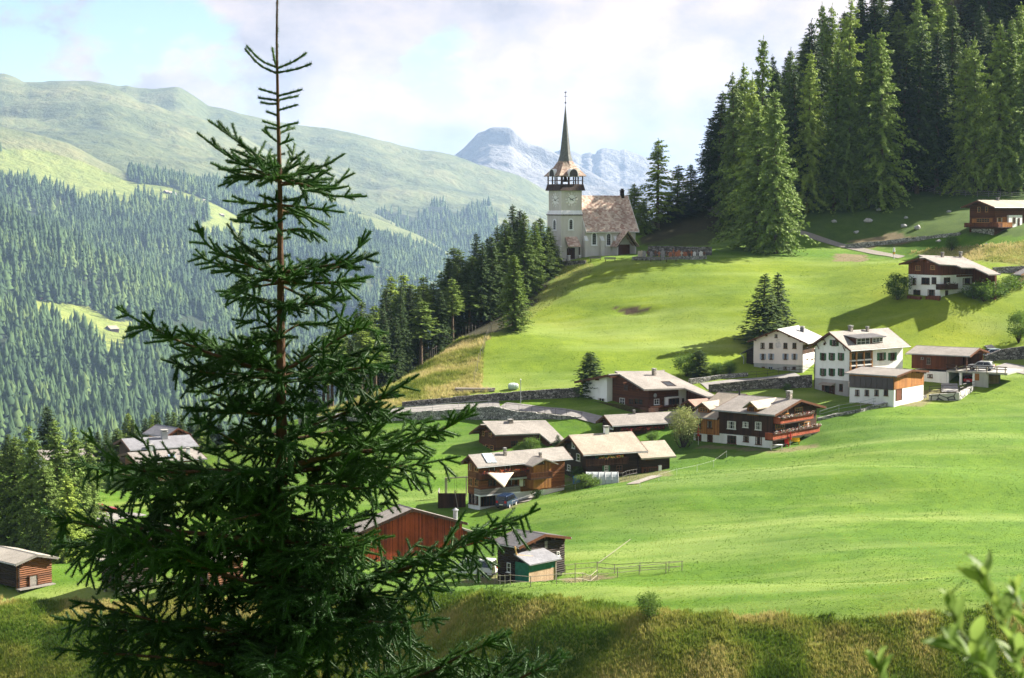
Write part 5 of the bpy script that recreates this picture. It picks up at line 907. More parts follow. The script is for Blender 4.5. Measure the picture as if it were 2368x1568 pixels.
h.window('R', (1012, 312, 1040, 354), M_WFRAME, nv=1, off=.16); h.panel('R', (895, 205, 922, 278), M_GREYW, 'hatch', 0, .05, off=.16); h.window('L', (515, 425, 552, 520), M_WFRAME, nv=1, off=.16)
u0, u1, z0, z1 = h.rect('R', (735, 410, 1005, 575), -2.2); uA, uB, zA, zB = h.rect('R', (632, 315, 975, 335)); b = MB(); zm = z0 + (z1 - z0) * .48
h.fbox(b, 'R', u0, u1, z0 - .5, zm, 2.12, 2.2, M_TAN); h.fbox(b, 'R', u0, u1, zm, z1, 2.13, 2.19, M_TARP); h.fbox(b, 'R', u0 - .06, u0, z0 - .5, z1, .2, 2.2, M_TARP); h.fbox(b, 'R', u1 - .12, u1, z0 - .5, z1, 2.2, 2.3, M_POST); lt = b.build('lean_to', h.e)
b = MB(); b.hexa([h.F('R', u0 - .3, .2, zB + .2), h.F('R', u1 + .2, .2, zB + .2), h.F('R', u1 + .5, 2.7, z1 - .1), h.F('R', u0 - .4, 2.7, z1 - .1), h.F('R', u0 - .3, .2, zB + .34), h.F('R', u1 + .2, .2, zB + .34), h.F('R', u1 + .5, 2.7, z1 + .04), h.F('R', u0 - .4, 2.7, z1 + .04)], M_ROOFG); b.build('lean_to_roof', lt)
b = MB(); M_PIPE = plain('ochre_plastic_pipe', (.62, .36, .16), .4); p0 = h.F('R', *(lambda q: (q[0], .5, q[1]))(h.hit('R', 593, 262, -.5))); p1 = h.F('R', *(lambda q: (q[0], .5, q[1]))(h.hit('R', 610, 348, -.5))); p2 = h.F('R', *(lambda q: (q[0], 2.4, q[1]))(h.hit('R', 1022, 386, -2.4))); b.bar(p0, p1, .09, M_PIPE, 8); b.bar(p1, p2, .09, M_PIPE, 8); b.build('drain_pipe', h.e)
def hut(fr, label, corner, Y, th, xl, xr, ytop, apex, roof=M_ROOFW, m=M_LOG, md=M_LOGD, door=None, pit=None, name='log_hut', raise_=.16):
    f_ = FR[fr]; g_ = ground(f_[0] + corner[0] * f_[2], f_[1] + corner[1] * f_[2]); Y = g_.y / K if g_ is not None and corner[0] > 0 else Y
    h = House(fr, name, label, 'log hut', corner, Y, th, xl, xr, ytop, gable='R', apex=apex); zf = h.h * raise_; s0 = h.below; h.below = -zf; h.body(M_DARKL); h.roof(roof, og=.7, oe=.8, t=.2, edge=M_GREYW)
    logs(h, zf, h.h, 'R', -.25, h.LR + .25, m); logs(h, zf, h.h, 'L', -.25, h.LL, md); b = MB()  # side wall takes the darker logs: its shade is put into the colour
    n = max(3, int((h.zr - h.h) / .26))
    for i in range(n): z = h.h + (h.zr - h.h) * (i + .5) / n; w_ = h.mid * (1 - (i + .5) / n) - .05; b.bar(h.F('R', h.mid - w_, .06, z), h.F('R', h.mid + w_, .06, z), .14, m, 6)
    b.build('gable_log_wall', h.e)
    for u, v in ((.15, .15), (h.LL - .3, .15), (.15, h.LR - .3), (h.LL - .3, h.LR - .3)): b = MB(); b.hexa([h.P(u + i, v + j, z) for z in (-1, zf) for i, j in ((-.12, -.12), (.18, -.12), (.18, .18), (-.12, .18))], M_STONE); b.build('footing', h.e)
    b = MB(); h.fbox(b, 'R', -.4, h.LR + .3, zf - .12, zf, .0, .9, M_GREYW); b.build('sill_board', h.e)
    if door: h.door('R', door, M_GREYW, .2)
    return h
hut('P', 'sunlit brown log hut with a bleached shingle roof at the picture edge', (162, 1485), 170, 42, -130, 428, 1222, (298, 1160), door=(250, 1325, 326, 1425))
hut('P', 'log hut with pale roof behind the boughs, beside the hut at the picture edge', (1055, 1512), 171, 42, 888, 1330, 1228, (1190, 1180), m=M_LOGD)
hut('P', 'log hut with pale roof almost lost behind the trunk of the great spruce', (1790, 1480), 174, 42, 1690, 2080, 1220, (1935, 1160))
hut('P', 'small black hut behind the boughs near the curving road', (1300, 1085), 196, 40, 1240, 1485, 940, (1395, 890), roof=M_ROOFD, m=M_LOGD)
# ---------------------------------------------------------------- left chalet group
h = House('P', 'chalet', 'orange-brown chalet with pale roof and skylight, lowest of the left group', 'chalet', (1220, 545), 231, 62, 1085, 1728, 355, apex=(1152, 285)); h.body(M_ORANGEL); h.roof(M_ROOF, og=.9, oe=.9); h.chimney((1608, 225, 1645, 280), M_WHITE)
for r in ((1375, 352, 1440, 395), (1500, 352, 1545, 395)): h.window('R', r, M_BFRAME, nv=2)
h.panel('R', (1585, 350, 1722, 420), M_WHITE, 'white_wall'); p, n = on_roof(h, [(1450, 287), (1505, 284), (1518, 308), (1465, 310)], .08); b = MB(); b.prism([q - n * .08 for q in p], p, M_SOLAR); b.build('skylight', h.ro); h.balcony('L', (1095, 395, 1212, 435), 1.0, M_DARK)
h = House('P', 'chalet', 'brown chalet with blue grey roof behind the lowest left chalet', 'chalet', (1155, 470), 243, 62, 1035, 1670, 243, apex=(1092, 165)); h.body(M_DARK); h.roof(M_ROOFG, og=.8, oe=.8); h.chimney((1268, 198, 1330, 232), M_WHITE); h.chimney((1385, 70, 1455, 148), M_ROOFS)
h = House('P', 'chalet', 'topmost left roof with a small orange gable behind the blue grey roof', 'chalet', (1440, 300), 254, 46, 1290, 1605, 122, gable='R', apex=(1525, 66)); h.body(M_ORANGE); h.roof(M_ROOFG, og=.8, oe=.7); h.window('R', (1495, 100, 1530, 122), M_BFRAME)
h = House('P', 'house', 'white house with grey roof hidden behind the lower larch grove', 'house', (430, 500), 250, 60, 285, 770, 335, apex=(355, 262)); h.body(M_WHITE); h.roof(M_ROOF, og=.8, oe=.8); h.window('R', (520, 380, 560, 430), M_BFRAME); h.window('R', (640, 380, 680, 430), M_BFRAME)
# ---------------------------------------------------------------- far barns and hamlets across the valley
def hill_Y(hill, px, py):
    k = np.argmin((hill.px - px) ** 2 + (hill.py - py) ** 2 + (np.arange(hill.px.shape[0])[:, None] < 34) * 1e6); return float(hill.G[..., 1].ravel()[k])
far = [(hA, 256, 766, 14, 19, 9, 'lone hay barn with a pale roof on the bright clearing across the valley'), (hA, 97, 697, 8, 10, 6, 'red-roofed hut at the upper corner of the bright clearing'),
       (hB, 385, 447, 8, 7, 6, 'far chalet, first of the row on the high alp'), (hB, 393, 449, 7, 7, 6, 'far chalet, second of the row on the high alp'), (hB, 402, 450, 6, 6, 5, 'far chalet, last of the row on the high alp'), (hB, 427, 458, 5, 6, 5, 'far hut below the row on the high alp'),
       (hB, 471, 466, 5, 6, 5, 'far hut by itself on the descending alp ridge'), (hB, 512, 500, 7, 7, 5, 'far barn on the lower alp tongue, upper one'), (hB, 541, 500, 6, 7, 5, 'far barn on the lower alp tongue beside another'), (hB, 556, 508, 7, 8, 5, 'far barn on the lower alp tongue, lowest one'),
       (hB, 477, 627, 6, 6, 6, 'pale cabin alone in the forest across the valley'), (hF, 958, 575, 7, 8, 5, 'far red-roofed farm at the forest edge behind the spruce'), (hF, 1012, 582, 9, 9, 4, 'far white farmhouse at the foot of the tan slope'), (hF, 1030, 585, 6, 6, 4, 'far white farmhouse beside another at the foot of the tan slope')]
for k, (hl, x, y, wl, wr, ht, lab) in enumerate(far):
    h = House('P0', 'far_barn', lab, 'barn', (x, y), hill_Y(hl, x, y), 50, x - wl, x + wr, y - ht * .55, gable='L', pitch=24, below=6, scaleY=1); h.body(M_DARK if k in (0, 2, 3, 7, 8) else M_WHITE); h.roof(M_ROOFB if k not in (1, 11) else M_ROOFP, og=1, oe=1, t=.4)
# ---------------------------------------------------------------- the church
T = House('T', 'church', 'small grey rendered church with slender slate spire, clock tower and red and cream slate roof', 'church', (352, 1520), 325, 62, 158, 667, 440, apex=(260, 300), below=2)
s0 = T.LL; b = MB(); S2 = (T.LL + T.LR) / 2; T.LR = T.solve(T.dr, 664); zc = T.hit('L', 250, 812)[1]; zt = T.hit('R', 345, 440)[1] if False else T.h
W1, W2 = T.LL, T.LR
def bx(b, a0, a1, b0, b1, z0, z1, m): b.hexa([T.P(a, bb, z) for z in (z0, z1) for a, bb in ((a0, b0), (a1, b0), (a1, b1), (a0, b1))], m)
g = .22
bx(b, -g, W1 + g, -g, W2, -2, zc, M_CHURCH); bx(b, 0, W1, 0, W2, zc, zt, M_CHURCH); b.build('tower', T.e)
b = MB(); e2 = g + .18; b.hexa([T.P(*p) for p in ((-e2, -e2, zc - .1), (W1 + e2, -e2, zc - .1), (W1 + e2, W2, zc - .1), (-e2, W2, zc - .1), (0, 0, zc + .75), (W1, 0, zc + .75), (W1, W2, zc + .75), (0, W2, zc + .75))], M_WHITE); bx(b, -e2 + .02, W1 + e2 - .02, -e2 + .02, W2, zc - .3, zc - .1, M_DARK); b.build('cornice', T.e)
# shingled skirt, open belfry, helm roof
zk0, zk1 = zt - .05, T.hit('L', 345, 355)[1]; b = MB(); o1, o0 = .25, .55; lo = [T.P(-o0, -o0, zk0 - .15), T.P(W1 + o0, -o0, zk0 - .15), T.P(W1 + o0, W2 + o0, zk0 - .15), T.P(-o0, W2 + o0, zk0 - .15)]; hi = [T.P(-o1, -o1, zk1), T.P(W1 + o1, -o1, zk1), T.P(W1 + o1, W2 + o1, zk1), T.P(-o1, W2 + o1, zk1)]; b.hexa(lo + hi, timber('dark_shingle_skirt', (.02, .012, .01), (.10, .06, .05), .15)); b.build('shingle_skirt', T.e)
ze = T.hit('L', 345, 228)[1]; bf = MB()
for a in (0, .33, .67, 1):
    for c in (0, .33, .67, 1):
        if a in (0, 1) or c in (0, 1): x, y = -.1 + (W1 + .2) * a, -.1 + (W2 + .2) * c; bf.hexa([T.P(x + i, y + j, z) for z in (zk1, ze) for i, j in ((-.11, -.11), (.11, -.11), (.11, .11), (-.11, .11))], M_DARK)
for z in (zk1 + .75,): 
    for a0, a1, b0, b1 in ((-.15, W1 + .15, -.15, -.05), (-.15, W1 + .15, W2 + .05, W2 + .15), (-.15, -.05, -.05, W2 + .05), (W1 + .05, W1 + .15, -.05, W2 + .05)): bx(bf, a0, a1, b0, b1, z, z + .1, M_DARK)
bfo = bf.build('belfry', T.e)
bl = MB(); cx_, cy_ = W1 / 2, W2 / 2; prof = [(.0, 1.5), (.2, 1.5), (.3, 1.2), (.42, .5), (.6, .15), (.68, 0)]
for i in range(len(prof) - 1): bl.bar(T.P(cx_, cy_, zk1 + .5 + prof[i][1]), T.P(cx_, cy_, zk1 + .5 + prof[i + 1][1]), max(prof[i][0], .05), M_IRON, 12, prof[i + 1][0])
bl.build('bell', bfo)
oe = .62; b = MB(); zm = T.hit('L', 345, 30)[1]; zs_ = T.hit('L', 345, -10)[1]; zs_ = T.h + (ze - T.h) * 0 + zm
def ring8(r, z, sq):
    pts = []
    for i in range(16):
        a = math.pi / 4 + i * math.pi / 8; c, s_ = math.cos(a), math.sin(a); m_ = max(abs(c), abs(s_)); k = 1 / m_ * sq + (1 - sq) / max(abs(math.cos((a) % (math.pi / 4) - math.pi / 8)) / math.cos(math.pi / 8), .1)
        pts.append(T.P(W1 / 2 + c * k * r * (W1 / 2 + oe) / (W1 / 2 + oe), W2 / 2 + s_ * k * r, z))
    return pts
RR = (W1 + W2) / 4 + oe + .1; z675 = T.hit('L', 350, 0)[1]
rings = [(RR, ze - .1, 1), (RR * 1.0, ze + .05, 1), (RR * .82, ze + (z675 - ze) * .28, .9), (RR * .62, ze + (z675 - ze) * .62, .6), (RR * .46, z675, .2)]
for (r0, z0, q0), (r1, z1, q1) in zip(rings[:-1], rings[1:]):
    A, B = ring8(r0, z0, q0), ring8(r1, z1, q1); b.poly(A + B, [(i, (i + 1) % 16, 16 + (i + 1) % 16, 16 + i) for i in range(16)], M_HELM)
b.poly(ring8(RR, ze - .1, 1), [tuple(range(16))[::-1]], M_DARK); b.build('helm_roof', T.e)
zsp = T.hit('L', 352, -1160)[1]; ztop = T.C.y; g_ = (784 - (189.4 + .27615 * 190)) / F; c2 = T.C + T.P(W1 / 2, W2 / 2, 0); ztip = c2.y * (g_ * CP - SP) / (CP + g_ * SP) - T.C.z
b = MB(); A, B, D = ring8(RR * .46, z675, .2), ring8(RR * .36, z675 + (ztip - z675) * .12, 0), ring8(.03, ztip, 0)
for U, V_ in ((A, B), (B, D)): b.poly(U + V_, [(i, (i + 1) % 16, 16 + (i + 1) % 16, 16 + i) for i in range(16)], M_SLATE)
sp = b.build('spire', T.e); b = MB(); p0 = T.P(W1 / 2, W2 / 2, ztip); k = c2.y / F * .27615
for i in range(6): a0, a1 = i * math.pi / 6, (i + 1) * math.pi / 6; b.bar(p0 + Vector((0, 0, k * 15 - k * 8 * math.cos(a0))), p0 + Vector((0, 0, k * 15 - k * 8 * math.cos(a1))), max(k * 8 * math.sin(a0), .01), M_IRON, 10, max(k * 8 * math.sin(a1), .01))
b.build('ball', sp); b = MB(); b.bar(p0, p0 + Vector((0, 0, k * 112)), .05, M_IRON); b.bar(p0 + Vector((-k * 13, 0, k * 68)), p0 + Vector((k * 14, 0, k * 68)), .05, M_IRON)
ck = [(-7, 98), (-10, 106), (-6, 103), (0, 100), (4, 103), (7, 108), (10, 105), (8, 101), (5, 96), (0, 93)]; b.prism([p0 + Vector((x * k * 1.1, -.04, z * k)) for x, z in ck], [p0 + Vector((x * k * 1.1, .04, z * k)) for x, z in ck], M_IRON); b.build('weathercock', sp)
# barrel dormers with white hoods, one on each side of the helm
def barrel(face, u, mid):
    b = MB(); n = 14; r = 1.02; zb = ze + .02; d0 = oe + .22; pr = [(math.cos(i / n * math.pi) * r, math.sin(i / n * math.pi) * r * 1.12 + .25) for i in range(n + 1)]; outp = [(-r - .25, -.15)] + [(x * 1.14, z * 1.05 + .05) for x, z in pr[::-1]] + [(r + .25, -.15)]
    fn = (lambda x, d, z: T.F(face, u + x, d, z)) if mid else (lambda x, d, z: T.P(u + x, W2 + d, z) if face == 'B' else T.P(W1 + d, u + x, z))
    b.prism([fn(x, d0, zb + z) for x, z in outp], [fn(x, d0 - 1.7, zb + z) for x, z in outp], M_WHITE); o = b.build('barrel_dormer', T.e); b = MB(); q = [(-r, -.14)] + pr[::-1] + [(r, -.14)]; b.prism([fn(x * .98, d0 + .02, zb + z) for x, z in q], [fn(x * .98, d0 - .3, zb + z) for x, z in q], M_IRON); b.build('dark_opening', o)
    b = MB(); b.bar(fn(0, d0 - .1, zb + 1.2), fn(0, d0 - .1, zb + 1.65), .04, M_IRON); b.build('finial', o)
barrel('L', W1 / 2, True); barrel('R', W2 / 2, True); barrel('B', W1 / 2, False); barrel('S', W2 / 2, False)
# clocks: Roman dial without plate, gilt hands at ten past ten and a half
M_DIAL = plain('cream_dial', (.86, .84, .80), .8, .05); M_HAND = plain('dark_hands', (.06, .055, .05), .6)
def clock(face, cx, cy, y1):
    u, z = T.hit(face, cx, cy); rad = abs(T.hit(face, cx, y1)[1] - z); sg = -1 if face == 'L' else 1; b = MB(); f = lambda x, y, d: T.F(face, u + sg * x, d, z + y)
    n = 36; A_ = [f(math.cos(i / n * 6.2832) * rad * .62, math.sin(i / n * 6.2832) * rad * .62, .02) for i in range(n)]; b.prism(A_, [f(math.cos(i / n * 6.2832) * rad * .62, math.sin(i / n * 6.2832) * rad * .62, .035) for i in range(n)], M_DIAL)
    GL = {'I': [((0, -1), (0, 1))], 'V': [((-.6, 1), (0, -1)), ((.6, 1), (0, -1))], 'X': [((-.6, 1), (.6, -1)), ((.6, 1), (-.6, -1))]}; num = ['XII', 'I', 'II', 'III', 'IIII', 'V', 'VI', 'VII', 'VIII', 'IX', 'X', 'XI']; ob = b.build('clock_dial', T.e); b = MB()
    for k, t_ in enumerate(num):
        a = math.pi / 2 - k * math.pi / 6; wd = sum(.55 if c == 'I' else 1.25 for c in t_); x = -wd / 2
        for c in t_:
            w_ = .55 if c == 'I' else 1.25
            for (x0, y0), (x1, y1_) in GL[c]:
                P_ = []
                for xx, yy in ((x0, y0), (x1, y1_)): X = (x + w_ / 2 + xx * .8) * rad * .085; Yr = rad * .84 + yy * rad * .14; P_.append(f(math.cos(a) * Yr + math.sin(a) * X, math.sin(a) * Yr - math.cos(a) * X, .03))
                b.bar(P_[0], P_[1], rad * .034, M_DIAL, 4)
            x += w_
    b.build('roman_numeral_ring', ob); b = MB()
    for ang, l, w_ in ((150, .62, .05), (18, .9, .035)): a = R(ang); b.bar(f(-math.cos(a) * rad * .3, -math.sin(a) * rad * .3, .07), f(math.cos(a) * rad * l, math.sin(a) * rad * l, .07), rad * w_ * 1.2, M_HAND, 4, rad * w_ * .5)
    b.build('clock_hand', ob)
clock('L', 262, 600, 488); clock('R', 508, 588, 478)
def arch(face, r, off, fm=M_WHITE, sur=.28, parent=None):
    u0, u1, z0, z1 = T.rect(face, r, -off); um = (u0 + u1) / 2; hw = (u1 - u0) / 2; zc_ = z1 - hw; n = 12
    def outl(k): w_ = hw + k; return [(um - w_, z0 - k * .6)] + [(um - w_ * math.cos(i / n * math.pi), zc_ + w_ * math.sin(i / n * math.pi)) for i in range(n + 1)] + [(um + w_, z0 - k * .6)]
    b = MB(); o, i_ = outl(sur), outl(0); A_ = [T.F(face, u, off + .07, z) for u, z in o]; B_ = [T.F(face, u, off + .07, z) for u, z in i_]; A2 = [T.F(face, u, off - .02, z) for u, z in o]; B2 = [T.F(face, u, off - .02, z) for u, z in i_]; m_ = len(o)
    b.poly(A_ + B_ + A2 + B2, [(k, (k + 1) % m_, m_ + (k + 1) % m_, m_ + k) for k in range(m_)] + [(k, 2 * m_ + k, 2 * m_ + (k + 1) % m_, (k + 1) % m_) for k in range(m_)] + [(m_ + k, m_ + (k + 1) % m_, 3 * m_ + (k + 1) % m_, 3 * m_ + k) for k in range(m_)], fm)
    T.fbox(b, face, u0 - sur - .1, u1 + sur + .1, z0 - sur * .6 - .14, z0 - sur * .6, off, off + .16, fm); w = b.build('arched_window', T.e); b = MB(); b.prism([T.F(face, u, off + .01, z) for u, z in i_], [T.F(face, u, off + .02, z) for u, z in i_], M_GLASS); p = b.build('pane', w); b = MB(); T.fbox(b, face, um - .025, um + .025, z0, z1 - .05, off + .02, off + .04, M_GREYR)
    for q in range(1, 5): z = z0 + (z1 - z0) * q / 5; T.fbox(b, face, u0, u1, z - .02, z + .02, off + .02, off + .035, M_GREYR)
    b.build('leading', w)
arch('L', (232, 905, 268, 1050), g); arch('R', (475, 900, 520, 1045), g)
# nave
c0 = T.C + T.dr * W2; t_ = (T.ox + T.k * 0); CHx = lambda x: FR['CH'][0] + x * FR['CH'][2]; CHy = lambda y: FR['CH'][1] + y * FR['CH'][2]
tt = (CHx(440) - 1184) / F; e_ = -((tt * (c0.y * CP - c0.z * SP) - c0.x) / (T.dl.x - tt * T.dl.y * CP)); ox, oy, kk = T.ox, T.oy, T.k; T.ox, T.oy, T.k = FR['CH']
NA0, NA1 = -e_, W1 + e_; zE = T.hit('R', 640, 1228, -e_)[1]; NL = T.hit('R', 862, 1300, -e_)[0]; NM = (NA0 + NA1) / 2; zR = T.hit('R', 600, 962, NM)[1]
b = MB(); pr = [(NA0, -2), (NA1, -2), (NA1, zE), (NM, zR), (NA0, zE)]; b.prism([T.P(a, W2 + .01, z) for a, z in pr], [T.P(a, NL, z) for a, z in pr], M_CHURCH); b.build('nave', T.e)
b = MB(); tn = (zR - zE) / (NM - NA0)
for a0, a1 in ((NA0 - .55, NM), (NM, NA1 + .55)):
    z = lambda a: zR + .05 - abs(a - NM) * tn; pr = [(a0, z(a0)), (a1, z(a1)), (a1, z(a1) + .22), (a0, z(a0) + .22)]; b.prism([T.P(a, W2 - .5 if a0 < NM - .6 and False else W2 + .02, zz) for a, zz in pr], [T.P(a, NL + .6, zz) for a, zz in pr], M_SHINGLE)
    for w_ in (W2 + .0, NL + .6): b.prism([T.P(a, w_ - .04, zz) for a, zz in [(a0, z(a0) - .1), (a1, z(a1) - .1), (a1, z(a1) + .27), (a0, z(a0) + .27)]], [T.P(a, w_ + .05, zz) for a, zz in [(a0, z(a0) - .1), (a1, z(a1) - .1), (a1, z(a1) + .27), (a0, z(a0) + .27)]], M_WFRAME)
nr = b.build('nave_roof', T.e); b = MB(); b.bar(T.P(NA0 - .6, W2, zE - .55 * tn + .1), T.P(NA0 - .6, NL + .6, zE - .55 * tn + .1), .09, M_WFRAME); b.build('gutter', nr)
u, z = T.hit('R', 750, 968, NM); b = MB(); bx(b, NM - .35, NM + .35, u - .35, u + .35, zR - .6, zR + 1.3, M_DARKL); bx(b, NM - .42, NM + .42, u - .42, u + .42, zR + 1.3, zR + 1.45, M_IRON); bx(b, NM - .25, NM + .25, u - .25, u + .25, zR + 1.45, zR + 1.8, M_IRON); b.build('chimney', nr)
for r in ((501, 1268, 531, 1362), (622, 1272, 652, 1366)): arch('R', r, e_)
for x0, x1 in ((442, 470), (575, 604), (692, 716)):
    u0, u1, z0, z1 = T.rect('R', (x0, 1330, x1, 1485), -e_ - .7); zt_ = T.hit('R', x0, 1290, -e_)[1]; b = MB(); T.fbox(b, 'R', u0, u1, -2, z1, e_, e_ + .7, M_CHURCH); b.prism([T.F('R', u0, e_ + .75, z1), T.F('R', u0, e_, z1), T.F('R', u0, e_, zt_)], [T.F('R', u1, e_ + .75, z1), T.F('R', u1, e_, z1), T.F('R', u1, e_, zt_)], M_WHITE); b.build('buttress', T.e)
# small tower porch with slate hood and steps
u0, u1, z0, z1 = T.rect('R', (285, 1305, 392, 1382), -g - .8); zb = T.hit('R', 340, 1302, -g)[1]; b = MB(); b.hexa([T.F('R', u0 + .1, g, zb), T.F('R', u1 - .1, g, zb), T.F('R', u1 + .1, g + 1.5, z0), T.F('R', u0, g + 1.5, z0), T.F('R', u0 + .1, g, zb + .15), T.F('R', u1 - .1, g, zb + .15), T.F('R', u1 + .1, g + 1.5, z0 + .15), T.F('R', u0, g + 1.5, z0 + .15)], M_SHINGLE); po = b.build('porch', T.e)
b = MB()
for u in (u0 + .25, u1 - .3): T.fbox(b, 'R', u, u + .18, .9, z0 + .1, g + 1.1, g + 1.3, M_DARK); T.fbox(b, 'R', u - .12, u + .32, -1, .95, g + .9, g + 1.5, M_CHURCH); T.fbox(b, 'R', u - .17, u + .37, .95, 1.08, g + .86, g + 1.54, M_WHITE)
b.build('porch_post', po); b = MB(); T.fbox(b, 'R', u0 + .55, u1 - .65, .2, z0 - .25, g, g + .06, M_DARK); b.build('door', po); b = MB()
for i in range(4): T.fbox(b, 'R', u0 + .3, u1 - .3, -1, .25 - i * .2, g + i * .45, g + (i + 1) * .45, M_CONC)
b.build('step', po)
# side porch with its own gable at the far end
u0, u1, z0, z1 = T.rect('R', (712, 1375, 870, 1480), -e_ - 2.4); um = (u0 + u1) / 2; za = T.hit('R', 822, 1250, -e_ - 2.4)[1]; b = MB()
for uu in (u0 - .5, u1 + .5): zz = z1 + .1; pr = [(um, za), (uu, zz - .3), (uu, zz - .12), (um, za + .2)]; b.prism([T.F('R', u, e_ + 2.9, z) for u, z in pr], [T.F('R', u, e_ - .5, z) for u, z in pr], M_SHINGLE)
po = b.build('side_porch', T.e); b = MB(); pr = [(u0, -1), (u0 + .9, -1), (u0 + .9, z1 - .1), (um, za - .45), (u1, z1), (um, za - .1), (u0, z1)]
T.fbox(b, 'R', u0, u0 + .25, -1, z1, e_, e_ + 2.3, M_CHURCH); T.fbox(b, 'R', u1 - .25, u1, -1, z1, e_, e_ + 2.3, M_CHURCH); b.prism([T.F('R', u, e_ + 2.2, z) for u, z in ((u0, z1 - .3), (um, za - .5), (um, za - .1), (u0, z1))], [T.F('R', u, e_ + 2.35, z) for u, z in ((u0, z1 - .3), (um, za - .5), (um, za - .1), (u0, z1))], M_DARK); b.prism([T.F('R', u, e_ + 2.2, z) for u, z in ((u1, z1 - .3), (um, za - .5), (um, za - .1), (u1, z1))], [T.F('R', u, e_ + 2.35, z) for u, z in ((u1, z1 - .3), (um, za - .5), (um, za - .1), (u1, z1))], M_DARK)
T.fbox(b, 'R', u0 + .25, u1 - .25, -1, z1 + .3, e_ + .0, e_ + .05, M_BFRAME); T.fbox(b, 'R', u0 + .5, u0 + 1.3, -1, z0 + .9, e_ + 2.3, e_ + 2.9, M_STONEL); b.build('porch_front', po)
T.ox, T.oy, T.k = ox, oy, kk
b = MB(); T.fbox(b, 'L', -g - .4, .5, -2, 2.9, g, g + .5, M_CHURCH); T.fbox(b, 'L', -g - .45, .6, 2.9, 3.1, g - .05, g + .55, M_WHITE); T.fbox(b, 'L', -g - .5, .6, -2, .3, g + .05, g + .7, M_STONE); b.build('corner_buttress', T.e)
# ---------------------------------------------------------------- walls, roads, fences
def wall_strip(name, pts, m, label, cat='stone wall', th=.55, Y=None):
    """pts: (px, base y, top y[, distance])"""
    W = []
    for q in pts:
        x, yb, yt = q[:3]; p = ground(x, yb) if len(q) == 3 else at(x, yb, q[3]); d = ray(x, yt); W.append((p, d.z * p.y / d.y))
    o = W[0][0]; e = b = MB(); rr = random.Random(len(pts))
    for (p, z), (q, w) in zip(W[:-1], W[1:]):
        n = Vector((-(q - p).y, (q - p).x, 0)).normalized() * th; n = n if n.y > 0 else -n; k = max(1, int((q - p).length / 1.5))
        for i in range(k):
            a, c = p.lerp(q, i / k), p.lerp(q, (i + 1) / k); za, zc_ = z + (w - z) * i / k, z + (w - z) * (i + 1) / k; j = rr.uniform(-.08, .08)
            b.hexa([a - o + Vector((0, 0, -1)), c - o + Vector((0, 0, -1)), c + n - o + Vector((0, 0, -1)), a + n - o + Vector((0, 0, -1)), Vector((a.x, a.y, za + j)) - o, Vector((c.x, c.y, zc_ + j)) - o, Vector((c.x, c.y, zc_ + j)) + n - o, Vector((a.x, a.y, za + j)) + n - o], m)
    return tag(b.build(name, None, o), label, cat)
wall_strip('stone_wall', [(930,942,931),(1000,938,923),(1074,933,916),(1160,929,909),(1250,924,902),(1340,919,896)], M_STONE, 'long dark stone wall between the road and the steep meadow')
wall_strip('stone_wall', [(690,982,964),(860,978,958),(1000,972,950),(1060,970,946),(1136,970,940),(1200,971,951),(1300,971,961),(1345,970,965)], M_STONEL, 'pale stone retaining wall under the road above the red-brown chalet')
wall_strip('stone_wall', [(1596,890,876),(1645,881,870),(1690,876,864),(1730,872,862)], M_STONEL, 'rough upper stone wall leading to the pink house')
wall_strip('stone_wall', [(1640,908,890),(1720,903,882),(1800,900,874),(1850,898,870),(1878,898,868)], M_STONE, 'tall dark stone wall carrying the lane before the pink house')
wall_strip('stone_wall', [(1893,975,968),(1940,964,956),(1990,955,946),(2050,941,932),(2095,930,922),(2143,920,914)], M_STONEL, 'low curving stone wall along the meadow below the white house')
wall_strip('block_wall', [(2148,926,912),(2175,927,910),(2218,927,908),(2250,905,893)], M_BLOCK, 'concrete block wall holding up the garage terrace', 'wall')
wall_strip('stone_wall', [(2280,838,822),(2315,834,808),(2368,832,800),(2440,830,794)], M_STONE, 'stone wall below the parked car at the picture edge')
wall_strip('stone_wall', [(1498,592,568),(1560,592,569),(1600,592,570),(1646,590,572)], M_STONE, 'tall back wall of the graveyard', th=.6)
wall_strip('stone_wall', [(1462,601,593),(1530,602,594),(1590,601,593),(1634,600,592)], M_STONEL, 'low front wall of the graveyard')
wall_strip('stone_wall', [(1955,574,566),(2000,572,560),(2050,566,556),(2100,560,550),(2160,553,544),(2220,545,537)], M_STONEL, 'broken dry stone wall on the slope below the top chalet')
wall_strip('stone_wall', [(2298,634,618),(2340,632,616),(2420,632,614)], M_STONEL, 'boulder wall behind the white and brown house')
wall_strip('church_terrace', [(1284,616,606),(1310,616,604),(1352,610,602)], M_STONE, 'small stone terrace edge at the foot of the church tower', 'stone wall')
wall_strip('garden_wall', [(2140,694,686),(2172,697,685)], M_RED, 'low rust-brown planter edge before the white and brown house', 'planter'); wall_strip('garden_wall', [(2097,692,684),(2128,694,687)], M_RED, 'rust-brown planter edge at the downhill corner of the white and brown house', 'planter')
